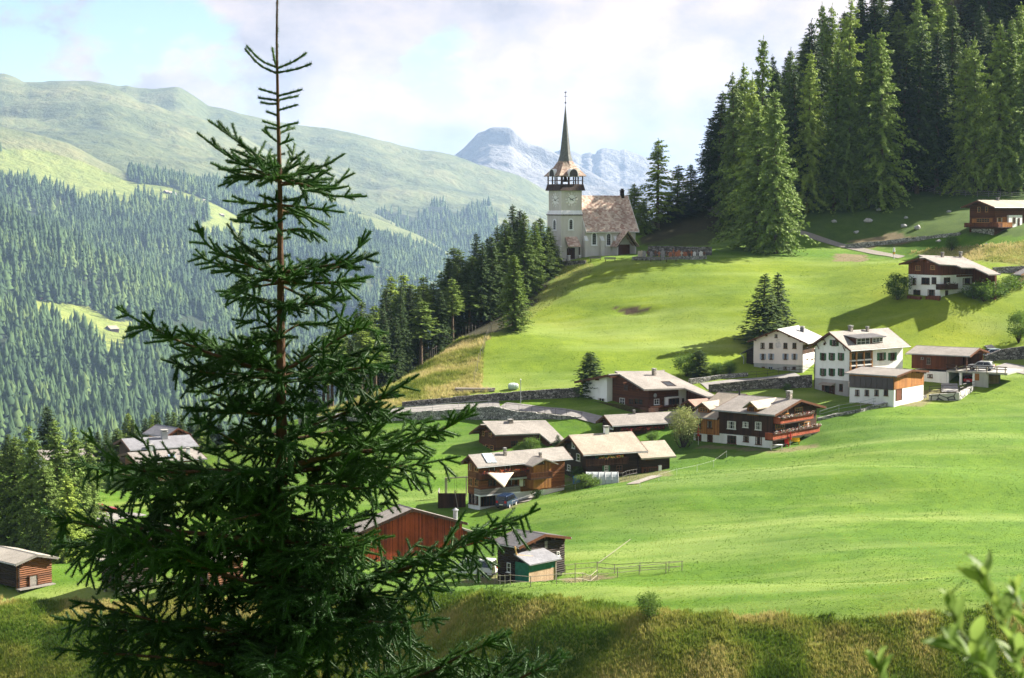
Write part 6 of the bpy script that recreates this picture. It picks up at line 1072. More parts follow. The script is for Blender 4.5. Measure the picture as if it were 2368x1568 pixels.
def ribbon(name, pts, width, m, lift=.06, kind='structure', step=1.5):
    """a strip draped over the land; pts: pixels on the ground"""
    Q = [ground(*p) if len(p) == 2 else Vector(p) for p in pts]; Q = [q for q in Q if q is not None]; C_ = []
    for a, b_ in zip(Q[:-1], Q[1:]):
        k = max(1, int((b_ - a).length / step))
        for i in range(k): C_.append(a.lerp(b_, i / k))
    C_.append(Q[-1]); A_ = np.array([[c.x, c.y] for c in C_]); k = 5; pad = np.pad(A_, ((k, k), (0, 0)), 'edge'); A_ = np.stack([np.convolve(pad[:, i], np.ones(2 * k + 1) / (2 * k + 1), 'valid') for i in (0, 1)], -1)
    t_ = nrm(np.gradient(A_, axis=0)); n = np.stack([-t_[:, 1], t_[:, 0]], -1); cols = np.linspace(-.5, .5, 5); V = []
    for c in cols: p = A_ + n * (c * width); V.append(np.concatenate([p, (hz(p[:, 0], p[:, 1]) + lift + .04)[:, None]], 1))
    V = np.stack(V, 1); i = np.arange(V.shape[0] * 5).reshape(-1, 5); fq = np.stack([i[:-1, :-1], i[:-1, 1:], i[1:, 1:], i[1:, :-1]], -1).reshape(-1, 4)
    me = npmesh(name, V.reshape(-1, 3), fq, [m], smooth=True); uv = me.data.uv_layers.new(name='UVMap').data
    for p in me.data.polygons:
        for li, vi in zip(p.loop_indices, p.vertices): uv[li].uv = me.data.vertices[vi].co.xy
    return tag(me, kind=kind)
ribbon('road', [(700,972),(860,962),(980,952),(1060,943),(1136,936),(1192,934)], 3.2, M_ASPH)
ribbon('road', [(1130,937),(1200,938),(1245,944),(1300,956),(1350,965),(1390,975),(1420,986)], 2.8, M_ASPH, .1)
ribbon('path', [(1600,476),(1630,487),(1655,494),(1690,503),(1740,516),(1808,531),(1867,547),(1932,564),(2005,582),(2060,592),(2106,600)], 2.6, M_GRAVEL)
ribbon('road', [(330,1206),(290,1196),(262,1190),(245,1186),(225,1178),(180,1168)], 4.0, M_ASPH); ribbon('road', [(258,1192),(246,1204),(236,1222),(228,1245),(200,1275)], 3.4, M_ASPH, .1)
ribbon('driveway', [(1455,1125),(1478,1112),(1498,1102),(1545,1098)], 1.8, M_GRAVEL); ribbon('driveway', [(1180,1172),(1205,1164),(1222,1150),(1226,1134)], 3.2, M_GRAVEL)
ribbon('lane', [(1600,897),(1700,888),(1780,880),(1850,870),(1885,866)], 3.4, M_ASPH); ribbon('road', [(2282,840),(2320,848),(2368,857),(2440,868)], 4.4, M_ASPH); ribbon('terrace', [(2145,900),(2190,902),(2250,898)], 5.5, M_CONC, .15); ribbon('forecourt', [(2330,806),(2280,808),(2265,812)], 3.6, M_ASPH, .1)
def fence(name, label, pts, hgt, rails, m, cat='fence', gap=2.4, pr=.05, rr_=.03, group=None, lean=.0, nails=None):
    Q = [ground(*p) for p in pts]; o = Q[0]; e = empty(name, o, label, cat, group); L_ = []; rr = random.Random(len(pts) + int(pts[0][0])); tops = []
    for a, b_ in zip(Q[:-1], Q[1:]):
        k = max(1, round((b_ - a).length / gap)); L_ += [a.lerp(b_, i / k) for i in range(k)]
    L_.append(Q[-1]); L_ = [gz(q) for q in L_]
    for q in L_:
        b = MB(); t_ = q + Vector((rr.uniform(-lean, lean), rr.uniform(-lean, lean), hgt * rr.uniform(.94, 1.06))); b.bar(q - o - Vector((0, 0, .3)), t_ - o, pr, m, 6, pr * .85); b.build('post', e); tops.append(t_ - o)
    for f in rails:
        for (a, ta), (c, tc_) in zip(zip(L_[:-1], tops[:-1]), zip(L_[1:], tops[1:])):
            b = MB(); p0 = (a - o).lerp(ta, f); p1 = (c - o).lerp(tc_, f); d = (p1 - p0).normalized() * .15; b.bar(p0 - d, p1 + d, rr_, m, 5); b.build('rail', e)
    return e
fence('paddock_fence', 'pale pole fence round the garden plot beside the log barn', [(1307,1331),(1330,1327),(1381,1324),(1421,1330),(1480,1326),(1547,1323),(1577,1321),(1540,1326),(1478,1332),(1428,1336),(1381,1340)], 1.15, (.45, .92), M_POST, gap=6)
fence('paddock_fence', 'pale pole fence running along the meadow before the lean-to', [(1381,1341),(1330,1348),(1287,1352),(1227,1357),(1180,1353),(1145,1349),(1104,1344)], 1.1, (.4, .92), M_POST, gap=5)
fence('road_rail', 'pale metal railing on the road edge above the retaining wall', [(705,968),(800,964),(900,958),(1000,950),(1060,944),(1130,940)], 1.0, (.5, .95), M_ZINC, 'railing', 3.2, .035, .03)
fence('ramp_rail', 'dark railing along the ramp down to the brown and white chalet', [(1140,942),(1200,950),(1260,957),(1310,963),(1345,970)], .95, (.95,), M_IRON, 'railing', 3.0, .03, .03)
fence('lane_rail', 'dark iron railing on the lane before the pink house', [(1720,876),(1749,873),(1800,868),(1850,862),(1882,866)], 1.1, (.5, .96), M_IRON, 'railing', 2.6, .035, .03)
fence('wall_rail', 'grey railing on the low curving wall below the white house', [(1896,966),(1940,955),(1990,945),(2050,931),(2100,920)], 1.1, (.5, .96), M_ZINC, 'railing', 2.8, .035, .03)
fence('terrace_rail', 'dark railing on the block wall terrace by the garage', [(2150,908),(2180,907),(2218,906),(2252,896)], 1.0, (.5, .96), M_IRON, 'railing', 2.2, .04, .035)
fence('wooden_fence', 'weathered grey board fence along the wood edge above the top chalet', [(2081,444),(2110,443),(2133,443),(2160,450),(2174,453),(2205,452),(2260,456),(2340,458),(2400,460)], 1.3, (.3, .6, .92), M_GREYW, gap=2.6, pr=.07, rr_=.06)
fence('wooden_fence', 'short rail fence in the dark gap behind the shaggy larch', [(1826,474),(1850,473),(1884,472)], 1.3, (.5, .92), M_GREYW, gap=2.6, pr=.07, rr_=.05)
fence('pasture_fence', 'line of leaning wooden posts between the meadow and the tall grass', [(1136,768),(1122,800),(1116,820),(1108,845),(1104,862),(1097,885)], 1.9, (.85,), M_POST, gap=3.0, pr=.055, rr_=.008, lean=.12)
fence('pasture_fence', 'row of wooden posts along the foot of the ridge wood', [(1136,768),(1100,772),(1070,775),(1040,780),(1000,826),(975,838),(950,858),(930,872)], 1.7, (.85,), M_POST, gap=3.6, pr=.05, rr_=.008, lean=.1)
fence('electric_fence', 'thin white stakes between the meadow and the chalet gardens', [(1185,1174),(1258,1148),(1330,1132),(1390,1124),(1480,1128),(1565,1100),(1612,1092),(1650,1080),(1680,1060)], 1.0, (.9,), M_WFRAME, gap=7, pr=.025, rr_=.006)
fence('garden_fence', 'grey netting fence round the vegetable plot by the greenhouse', [(1405,1118),(1440,1112),(1472,1104)], 1.2, (.5, .95), M_GREYW, gap=.7, pr=.03, rr_=.02)
for x, yb, yt, lab in ((1204, 934, 878, 'slim grey street lamp on the road bend by the long stone wall'),):
    p = ground(x, yb); d = ray(x, yt); e = empty('street_lamp', p, lab, 'street lamp'); b = MB(); H_ = d.z * p.y / d.y - p.z; b.bar((0, 0, -.3), (0, 0, H_), .07, M_ZINC, 8, .045); b.build('pole', e); b = MB(); b.bar((0, 0, H_), (.0, -.5, H_ + .08), .04, M_ZINC); b.bar((0, -.3, H_ + .06), (0, -.85, H_ + .06), .11, M_WFRAME, 8, .08); b.build('lamp_head', e)
p = ground(2067, 600); e = empty('marker_post', p, 'white capped post with a yellow band beside the path above the meadow', 'post'); b = MB(); b.bar((0, 0, -.3), (0, 0, 1.0), .09, M_WFRAME, 8); b.build('pole', e); b = MB(); b.bar((0, 0, 1.0), (0, 0, 1.5), .2, plain('yellow_paint', (.6, .3, .03), .5), 10, .24); b.build('yellow_band', e); b = MB(); b.bar((0, 0, 1.5), (0, 0, 2.4), .26, M_WFRAME, 10, .2); b.build('cap', e)
b = MB(); p0, p1 = ground(1382, 1313), ground(1458, 1272); b.bar((0, 0, .5), p1 - p0 + Vector((0, 0, 1.2)), .03, M_POST); tag(b.build('hay_pole', None, p0), 'long pale pole leaning from the paddock fence up the meadow', 'pole')
# graveyard
rr = random.Random(4); gm = [plain('rust_gravestone', (.42, .16, .08), .8), plain('cream_gravestone', (.55, .47, .36), .8), plain('grey_gravestone', (.3, .28, .27), .8), plain('brown_cross', (.16, .08, .05), .8), plain('white_gravestone', (.66, .63, .6), .8)]
for i, (x, k, kind) in enumerate([(1478,1,'s'),(1484,1,'s'),(1490,2,'s'),(1497,3,'c'),(1506,2,'s'),(1516,3,'c'),(1524,0,'c'),(1533,2,'s'),(1542,3,'c'),(1550,0,'s'),(1557,0,'c'),(1564,0,'s'),(1570,0,'s'),(1576,1,'c'),(1581,0,'c'),(1585,0,'s'),(1592,3,'c'),(1599,0,'c'),(1606,4,'s'),(1613,2,'c'),(1621,4,'s'),(1628,3,'c')]):
    p = ground(x, 595 + rr.uniform(-2, 1)); w_ = rr.uniform(.28, .42); hh = rr.uniform(1.0, 1.6); b = MB(); m = gm[k]
    if kind == 's':
        n = 10; pr = [(-w_, -.3), (w_, -.3)] + [(w_ * math.cos(a / n * math.pi), hh - w_ + w_ * math.sin(a / n * math.pi)) for a in range(n + 1)]; b.prism([Vector((u, -.08, z)) for u, z in pr], [Vector((u, .1, z)) for u, z in pr], m)
    else: b.box((-.09, -.06, -.3), (.09, .06, hh), m); b.box((-w_, -.055, hh * .62), (w_, .055, hh * .62 + .17), m); b.prism([Vector((-w_ * .9, -.1, hh * .6)), Vector((w_ * .9, -.1, hh * .6)), Vector((0, -.1, hh * 1.12))][::1], [Vector((-w_ * .9, -.065, hh * .6)), Vector((w_ * .9, -.065, hh * .6)), Vector((0, -.065, hh * 1.12))], m)
    col = ['rust-coloured', 'cream', 'grey', 'dark brown', 'white'][k]; tag(b.build('gravestone' if kind == 's' else 'grave_cross', None, p), f"{col} {'rounded gravestone' if kind == 's' else 'roofed grave cross'}, {ordinal(i) if i < 20 else ['last but one', 'last'][i - 20]} from the church porch by the graveyard wall", 'gravestone', 'graves along the church wall')
def bench(px, py, label):
    p = ground(px, py); e = empty('bench', p, label, 'bench', 'benches along the church')
    b = MB(); b.box((-1.2, -.2, .42), (1.2, .2, .48), M_GREYW); b.build('seat', e); b = MB(); b.box((-1.2, .2, .55), (1.2, .26, .85), M_GREYW); b.build('backrest', e)
    for x in (-1, 1): b = MB(); b.box((x - .06, -.18, -.3), (x + .06, .18, .42), M_DARK); b.build('leg', e)
for x, y, l in ((1377,604,'grey bench under the first nave window of the church'),(1411,605,'grey bench under the second nave window of the church'),(1482,604,'weathered bench before the graveyard wall, nearest the porch'),(1516,605,'weathered bench in the middle of the graveyard wall'),(1552,605,'weathered bench before the graveyard wall, farthest from the porch')): bench(x, y, l)
# ---------------------------------------------------------------- sun sail, swing frame, yard things
q = [Mh.F('R', *(lambda t_: (t_[0], dd, t_[1]))(Mh.hit('R', x, y, -dd))) for x, y, dd in ((310, 715, 1.4), (598, 712, 1.4), (495, 872, 3.6))]; n = 8; V = []; Fq = []; idx = {}
M_SAIL = plain('cream_canvas', (.6, .5, .38), .8, .05)
for i in range(n + 1):
    for j in range(n + 1 - i):
        a, c = i / n, j / n; d = 1 - a - c; pnt = q[0] * d + q[1] * a + q[2] * c; cen = (q[0] + q[1] + q[2]) / 3; edge = min(a, c, d); pull = .16 * (1 - 3 * max(edge, 0)) * (1 - max(a, c, d)) ; pnt = pnt.lerp(cen, pull); pnt = pnt + Vector((0, -.25, -.3)) * (27 * a * c * d) * .3; idx[i, j] = len(V); V.append(pnt)
b = MB(); fs = []
for i in range(n):
    for j in range(n - i):
        fs.append((idx[i, j], idx[i + 1, j], idx[i, j + 1]))
        if j < n - i - 1: fs.append((idx[i + 1, j], idx[i + 1, j + 1], idx[i, j + 1]))
b.poly(V, fs, M_SAIL); so_ = b.build('shade_sail', None, Mh.C, True); tag(so_, 'cream triangular sun sail stretched before the orange chalet', 'sun sail'); so_.modifiers.new('thick', 'SOLIDIFY').thickness = .03
for a in q: b = MB(); b.bar(a, a.lerp((q[0] + q[1] + q[2]) / 3, -.16), .02, M_IRON); b.build('cord', so_).location = (0, 0, 0)
p = ground(1030, 1150); q1 = ground(1082, 1148); e = empty('swing_frame', p, 'tall pale timber swing frame on the grass left of the orange chalet', 'swing'); d = ray(1030, 1106); zt_ = d.z * p.y / d.y - p.z; v = q1 - p
for f in (0, .06, .93): b = MB(); b.bar(v * f + Vector((0, 0, -.5)), v * f + Vector((0, 0, zt_)), .09, M_POST); b.build('post', e)
b = MB(); b.bar(Vector((0, 0, zt_)) - v * .02, v + Vector((0, 0, zt_)), .1, M_POST); b.build('crossbeam', e)
for f in (.4, .5): b = MB(); b.bar(v * f + Vector((0, 0, .6)), v * f + Vector((0, 0, zt_)), .012, M_IRON); b.build('rope', e)
b = MB(); b.hexa([v * f + Vector((0, y, z)) for z in (.58, .64) for f, y in ((.39, -.15), (.51, -.15), (.51, .15), (.39, .15))], M_RED); b.build('seat', e)
p = ground(1050, 1176); e = empty('yard_enclosure', p, 'dark board enclosure with leaning planks beside the orange chalet', 'fence'); b = MB(); b.hexa([Vector((x, y, z)) for z in (-1, 2.0) for x, y in ((-2.2, 0), (1.6, 0), (1.6, .1), (-2.2, .1))], M_DARK); b.build('board_panel', e); b = MB(); b.hexa([Vector((x, y, z)) for z in (-1, 2.2) for x, y in ((-2.2, .1), (-2.1, .1), (-2.1, 3.5), (-2.2, 3.5))], M_GREYW); b.build('side_panel', e); b = MB(); b.bar((.6, -.5, -.3), (.1, .0, 2.4), .06, M_POST); b.build('leaning_plank', e)
b = MB(); n = 12
for x0, x1 in ((-2.2, 2.2),):
    A_ = [Vector((x0, 1.4 * math.cos(i / n * math.pi), -.3 + 1.9 * math.sin(i / n * math.pi))) for i in range(n + 1)]; b.prism(A_, [v_ + Vector((x1 - x0, 0, 0)) for v_ in A_], plain('milky_film', (.42, .45, .45), .35, .15))
gh = b.build('greenhouse', None, ground(1392, 1118)); b = MB()
for q_ in range(6):
    x = -2.22 + q_ * .888; pp = [Vector((x, 1.42 * math.cos(i / n * math.pi), -.3 + 1.93 * math.sin(i / n * math.pi))) for i in range(n + 1)]
    for u_, v_ in zip(pp[:-1], pp[1:]): b.bar(u_, v_, .04, M_ZINC, 4)
b.build('hoop', gh); b = MB(); b.box((2.2, -.5, -.3), (2.24, .5, 1.4), M_GREYW); b.build('door', gh)
tag(gh, 'milky plastic tunnel greenhouse before the black-brown chalet', 'greenhouse')
def lounge(px, py, label, cat, name, parts): 
    p = ground(px, py) if not isinstance(px, Vector) else px; e = empty(name, p, label, cat)
    for nm, lo, hi, m in parts: b = MB(); b.box(lo, hi, m); b.build(nm, e)
    return e
Jp = lambda x, y, d_: J.C + J.F('R', *(lambda t_: (t_[0], d_, -.02))(J.hit('R', x, y, -d_)))
M_YEL = plain('yellow_paint_bench', (.75, .5, .02), .5); M_REDP = plain('red_paint', (.5, .03, .02), .5)
def gplace(v): return gz(v)
lounge(gplace(Jp(1700, 945, .9)), 0, 'bright yellow bench under the red balconies', 'bench', 'garden_bench', [('seat', (-.9, -.25, .4), (.9, .25, .5), M_YEL), ('backrest', (-.9, .2, .5), (.9, .27, .95), M_YEL), ('leg', (-.8, -.2, -.2), (-.7, .2, .4), M_YEL), ('leg', (.7, -.2, -.2), (.8, .2, .4), M_YEL)])
lounge(gplace(Jp(1590, 950, .9)), 0, 'red garden chair beside the yellow bench', 'chair', 'garden_chair', [('seat', (-.3, -.3, .4), (.3, .3, .48), M_REDP), ('backrest', (-.3, .24, .48), (.3, .32, 1.15), M_REDP), ('leg', (-.28, -.28, -.2), (-.2, .28, .4), M_REDP), ('leg', (.2, -.28, -.2), (.28, .28, .4), M_REDP)])
lounge(gplace(Jp(1430, 960, 1.0)), 0, 'white garden table before the glazed door under the red balconies', 'table', 'garden_table', [('table_top', (-.9, -.4, .7), (.9, .4, .76), M_WFRAME)] + [('leg', (x - .04, y - .04, -.2), (x + .04, y + .04, .7), M_WFRAME) for x in (-.8, .8) for y in (-.3, .3)])
lounge(gplace(Jp(1912, 935, .6)), 0, 'white box against the wall under the red balconies', 'box', 'storage_box', [('body', (-.5, -.3, -.2), (.5, .3, .75), M_WFRAME), ('lid', (-.53, -.33, .75), (.53, .33, .82), M_WFRAME)])
def parasol(p, m, label, H_=2.6):
    e = empty('closed_parasol', p, label, 'parasol'); b = MB(); b.bar((0, 0, -.2), (0, 0, H_), .03, M_WFRAME); b.build('pole', e); b = MB(); b.bar((0, 0, H_ * .42), (0, 0, H_ * .62), .18, m, 8, .14); b.bar((0, 0, H_ * .62), (0, 0, H_), .14, m, 8, .02); b.build('canopy', e)
parasol(gplace(Jp(1645, 945, 1.6)), M_REDP, 'closed red parasol standing before the wall under the red balconies'); parasol(ground(1615, 1030), M_REDP, 'closed red parasol by the door of the honey-boarded wing', 3.2)
b = MB(); b.box((-.5, -.35, -.2), (.5, .35, 1.1), plain('blue_plastic', (.05, .2, .6), .5)); b.box((-.54, -.4, 1.1), (.54, .4, 1.2), M_IRON); tag(b.build('blue_bin', None, ground(1333, 1118)), 'small blue bin in the grass below the black-brown chalet', 'bin')
p = ground(2290, 885); e = empty('log_store', p, 'small firewood store with pale roof beside the garage bays', 'log store'); b = MB(); b.box((-1.5, -1, -.6), (-1.38, 1, 1.9), M_GREYW); b.box((1.3, -1, -.4), (1.42, 1, 1.5), M_GREYW); b.box((-1.38, .9, -.6), (1.3, 1, 1.6), M_GREYW); b.build('frame', e); b = MB(); b.hexa([Vector(v_) for v_ in ((-1.8, -1.4, 1.75), (1.8, -1.4, 1.4), (1.8, 1.3, 1.75), (-1.8, 1.3, 2.1), (-1.8, -1.4, 1.85), (1.8, -1.4, 1.5), (1.8, 1.3, 1.85), (-1.8, 1.3, 2.2))], M_ROOFS); b.build('roof', e); b = MB(); rr = random.Random(2)
for i in range(9):
    for j in range(6): x, z = -1.25 + i * .29, -.4 + j * .29; b.bar((x, -.95, z), (x, -.1, z), .13, M_TAN, 6)
b.build('stacked_firewood', e)
rr = random.Random(9)
def boulder(px, py, r, label, m=None):
    p = ground(px, py); 
    if p is None: return
    rng = np.random.default_rng(int(px * 7 + py)); n = 26; d = nrm(rng.normal(size=(n, 3))) * rng.uniform(.75, 1.1, (n, 1)) * [r * 1.2, r, r * .8]
    import bmesh; bm = bmesh.new()
    for v_ in d: bm.verts.new(v_)
    bmesh.ops.convex_hull(bm, input=bm.verts); me = bpy.data.meshes.new('boulder'); bm.to_mesh(me); bm.free(); me.materials.append(m or M_ROCKP); o = bpy.data.objects.new('boulder', me); C.objects.link(o); o.location = p + Vector((0, 0, r * .25)); tag(o, label, 'boulder', 'boulders on the knoll slope')
M_ROCKP = plain('lichen_rock', (.4, .39, .37), .9, .35, 2.5)
for x, y, r, l in ((2032,488,.55,'upright pale boulder on the dark slope below the wood'),(2008,514,.9,'larger pale boulder above the path'),(1928,515,.6,'grey boulder alone on the shaded slope near the shaggy larch'),(2090,526,.7,'pale boulder above the broken dry stone wall'),(2122,530,.8,'pale boulder beside another above the dry stone wall'),(2195,491,.5,'pale boulder under the board fence'),(2095,505,.45,'small boulder in the middle of the knoll slope'),(1980,540,.6,'boulder beside the rubble bank above the path'),(2280,567,.4,'pale stone on the lit slope below the top chalet'),(2170,560,.5,'boulder at the end of the broken dry stone wall')): boulder(x, y, r, l)
# ---------------------------------------------------------------- vehicles
M_TYRE = plain('tyre_rubber', (.012, .012, .012), .9); M_RIM = plain('alloy_rim', (.45, .45, .46), .35); M_TAIL = plain('red_lamp_lens', (.45, .01, .01), .2); M_HEADL = plain('clear_lamp_lens', (.7, .7, .72), .15); M_CARGL = plain('car_glass', (.01, .012, .015), .08, .2, 2, Specular_IOR_Level=.6)
def car(p, yaw, paint, label, name='parked_car', kind='suv', L_=4.4, Wd=1.8, H_=1.55, cat='car', tilt=0):
    e = empty(name, p, label, cat); e.rotation_euler = (tilt, 0, yaw); x0, x1 = -L_ / 2, L_ / 2; van = kind == 'van'
    if kind == 'van': prof = [(x0, .35), (x0, H_ * .62), (x0 + .08, H_ * .97), (x0 + .3, H_), (x1 - 1.35, H_), (x1 - .75, H_ * .63), (x1 - .12, H_ * .5), (x1, .62), (x1, .35)]
    else: prof = [(x0, .38), (x0 - .03, .72), (x0 + .05, H_ * .60), (x0 + .42, H_ * .95), (x0 + .8, H_), (x1 - 2.0, H_ * .985), (x1 - 1.15, H_ * .64), (x1 - .25, H_ * .56), (x1, .66), (x1, .38)]
    b = MB(); hw = Wd / 2; sec = []; zb = H_ * .58
    for s_, k in ((-1, 0), (-1, 1), (1, 1), (1, 0)):
        pts = []
        for x, z in prof:
            y = hw * (1 - max(0, (z - zb) / (H_ - zb)) * .2) if k else hw * .0; pts.append(Vector((x, s_ * y, z)))
        sec.append(pts)
    A_, B_ = sec[1], sec[2]; b.prism(A_, B_, paint); bo = b.build('body', e); bv = bo.modifiers.new('bevel', 'BEVEL'); bv.width = .07; bv.segments = 2; bv.limit_method = 'ANGLE'
    g_ = MB(); iw = [i for i, (x, z) in enumerate(prof) if z > zb - .02]
    def yz(z): return hw * (1 - max(0, (z - zb) / (H_ - zb)) * .2)
    for s_ in (-1, 1):
        lo, hi = zb + .04, H_ - .14; xa, xb = x0 + (.12 if van else .42), x1 - (1.1 if van else 1.45); xc, xd = x0 + (.2 if van else .75), x1 - (1.42 if van else 1.98)
        for u0, u1 in ((0, .47), (.5, 1)):
            L0, L1 = xa + (xb - xa) * u0, xa + (xb - xa) * u1; T0, T1 = xc + (xd - xc) * u0, xc + (xd - xc) * u1; g_.poly([Vector((x, s_ * (yz(z) + .012), z)) for x, z in ((L0, lo), (L1, lo), (T1, hi), (T0, hi))], [(0, 1, 2, 3)], M_CARGL)
    r_ = prof[2:4] if not van else prof[1:3]; f_ = (prof[5], prof[6]) if not van else (prof[4], prof[5])
    for (xa, za), (xb, zb_), sg in ((r_[0], r_[1], -1), (f_[1], f_[0], 1)):
        q0 = (xa + (xb - xa) * .12, za + (zb_ - za) * .12); q1 = (xa + (xb - xa) * .9, za + (zb_ - za) * .9); nx = sg * .02; g_.poly([Vector((q[0] + nx, y * yz(q[1]) * .86, q[1] + .012)) for q, y in ((q0, -1), (q0, 1), (q1, 1), (q1, -1))], [(0, 1, 2, 3)], M_CARGL)
    g_.build('window', bo)
    for x in (x0 + .85, x1 - .9):
        for s_ in (-1, 1):
            b = MB(); V = [Vector((x, s_ * (hw - .2), .33)), Vector((x, s_ * (hw + .015), .33))]; b.bar(V[0], V[1], .34, M_TYRE, 18); w_ = b.build('wheel', e); b = MB(); b.bar(V[1] - Vector((0, s_ * .01, 0)), V[1] + Vector((0, s_ * .012, 0)), .21, M_RIM, 14); b.build('rim', w_)
    for s_ in (-1, 1):
        b = MB(); b.box((x0 - .05, s_ * (hw - .28) - .14, H_ * .45), (x0 + .04, s_ * (hw - .28) + .14, H_ * .62), M_TAIL); b.build('tail_light', e); b = MB(); b.box((x1 - .1, s_ * (hw - .32) - .18, .62), (x1 + .03, s_ * (hw - .32) + .18, .78), M_HEADL); b.build('headlight', e)
    b = MB(); b.box((x0 - .06, -.26, .55), (x0 - .025, .26, .66), M_WFRAME); b.build('number_plate', e); b = MB(); b.box((x0 - .07, -hw + .1, .3), (x0 + .3, hw - .1, .48), M_IRON); b.box((x1 - .3, -hw + .1, .3), (x1 + .05, hw - .1, .45), M_IRON); b.build('bumper', e); return e
def paintm(n_, c): q_ = NT(n_); return q_.out(c, .25, Coat_Weight=.5, Coat_Roughness=.1)
zd_ = garage.hit('L', 1200, 560)[1]
def gp(x, b_, z): return garage.C + garage.P(garage.hit('L', x, 700)[0], b_, z)
car(gp(1500, 2.6, zd_), R(152), paintm('silver_paint', (.5, .51, .53)), 'silver estate car parked on the open garage deck'); car(gp(1340, 2.7, garage.hit('L', 1340, 822)[1] + .02), R(58), paintm('red_car_paint', (.35, .012, .012)), 'red car backed deep into the garage bay', L_=4.0, H_=1.5)
car(gz(at(2288, 812, 266)) + Vector((0, 0, .2)), R(196), paintm('grey_blue_paint', (.3, .37, .44)), 'grey blue car parked on the lane above the garage', L_=4.3, H_=1.5)
car(ground(1172, 1172), R(70), paintm('blue_van_paint', (.010, .026, .07)), 'dark blue van parked nose-in at the garage of the orange chalet', 'parked_van', 'van', 4.3, 1.75, 1.8, 'van')
car(ground(238, 1192) + Vector((0, 0, .2)), R(20), paintm('red_small_paint', (.42, .02, .012)), 'small red car on the curving village road', L_=3.8, Wd=1.65, H_=1.45); car(ground(204, 1186) + Vector((0, 0, .2)), R(35), paintm('blue_small_paint', (.03, .12, .42)), 'blue car half hidden by the lower larch grove', L_=3.8, Wd=1.65, H_=1.45)
car(ground(1098, 1332), R(160), paintm('white_van_paint', (.75, .75, .74)), 'white van standing before the red barn', 'parked_van', 'van', 4.8, 1.9, 2.0, 'van')

p = ground(1098, 908); e = empty('log_pile', p, 'low pile of grey logs on the dry grass above the long stone wall', 'log pile'); rr = random.Random(5)
for i in range(9): b = MB(); z = .18 + (i // 5) * .3; y = (i % 5) * .34 + (i // 5) * .17; b.bar((-3.2 + rr.uniform(-.3, .3), y, z), (3.2 + rr.uniform(-.3, .3), y, z + rr.uniform(-.05, .05)), .17, M_POST, 8); b.build('log', e)
b = MB()
for i in range(10): a0, a1 = i * math.pi / 10, (i + 1) * math.pi / 10; b.bar((-.9 * math.cos(a0), 0, .5), (-.9 * math.cos(a1), 0, .5), max(.01, .62 * math.sin(a0) ** .5), plain('pale_green_wrap', (.5, .6, .52), .4, .1), 12, max(.01, .62 * math.sin(a1) ** .5))
tag(b.build('wrapped_bale', None, ground(1187, 901), True), 'pale green wrapped bale at the lower edge of the meadow above the long stone wall', 'bale')
# ---------------------------------------------------------------- grass and flowers, too many to count
def grass(name, n, sel, hgt, wid, blades, ramp_, seed, lean=.5, rough=.9, pw=None):
    rng = np.random.default_rng(seed); fx, fy = projn(MX, MY, Z); vis = (fx > -60) & (fx < 2430) & (fy > 560) & (fy < 1640) & (MY > 100) & (MY < 470); w_ = (sel * vis)
    if pw is not None: w_ = w_ * pw
    w_ = w_ / np.maximum(MY, 60) ** 1.3; w_[:, -1] = 0; w_[-1] = 0; pr = (w_ / w_.sum()).ravel(); k = rng.choice(len(pr), n, p=pr); iy, ix = np.divmod(k, shp[1]); x = gx[ix] + rng.random(n) * GS; y = gy[iy] + rng.random(n) * GS; z = hz(x, y)
    cl_ = fbm(x / 2.2, y / 2.2, 3) * .5 + .5; h = hgt * (.6 + .7 * cl_) * rng.uniform(.6, 1.4, n) * sel[iy, ix]; B = np.stack([x, y, z - .03], -1); V = []; T_ = []
    for b_ in range(blades):
        a = rng.uniform(0, 6.283, n); d = np.stack([np.cos(a), np.sin(a), 0 * a], -1); s_ = np.stack([-np.sin(a), np.cos(a), 0 * a], -1) * (wid * rng.uniform(.6, 1.4, n))[:, None]; o = B + d * (rng.uniform(0, .6, n) * wid * 2)[:, None]
        tip = o + d * (h * lean * rng.uniform(.2, 1.2, n))[:, None]; tip[:, 2] += h * rng.uniform(.7, 1.1, n); V.append(np.stack([o - s_, o + s_, tip], 1)); t0 = np.clip(.5 + .9 * fbm(x / 6 + 30, y / 6, 3) + rng.normal(0, .09, n), 0, 1); T_.append(np.stack([t0 * .82, t0 * .82, np.clip(t0 + .12, 0, 1)], 1))
    V = np.concatenate(V).reshape(-1, 3); tint = np.concatenate(T_).ravel(); m_ = NT(name + '_blades'); col = m_.ramp(m_('VertexColor', layer_name='tint').outputs[0], ramp_); m_.out(col, rough); tr = m_('BsdfTranslucent'); m_.link(col, tr.inputs[0]); mx_ = m_('MixShader', i_0=.35); m_.link(m_.b.outputs[0], mx_.inputs[1]); m_.link(tr.outputs[0], mx_.inputs[2]); m_.link(mx_.outputs[0], m_.n['Material Output'].inputs[0])
    return tag(npmesh(name, V, np.arange(len(V)).reshape(-1, 3), [m_.m], cols={'tint': np.stack([tint] * 3, -1)}), kind='stuff')
rough_z = np.clip(np.maximum(bank.astype(float), tall), 0, 1); mown = np.clip(1 - rough_z - wood, 0, 1)
grass('meadow_grass', 200000, mown, .085, .055, 2, [(.1, (.035, .09, .002)), (.45, (.08, .165, .004)), (.7, (.155, .24, .010)), (1, (.34, .37, .09))], 1, .9)
grass('tall_grass', 45000, np.clip(tall, 0, 1), .6, .045, 3, [(.1, (.10, .15, .02)), (.4, (.24, .28, .05)), (.65, (.42, .40, .13)), (1, (.6, .5, .26))], 4, .5)
grass('rough_grass', 90000, np.clip(bank.astype(float), 0, 1), .48, .04, 3, [(.1, (.06, .12, .009)), (.4, (.13, .205, .02)), (.65, (.24, .265, .045)), (.88, (.40, .35, .11)), (1, (.5, .43, .2))], 2, .55)
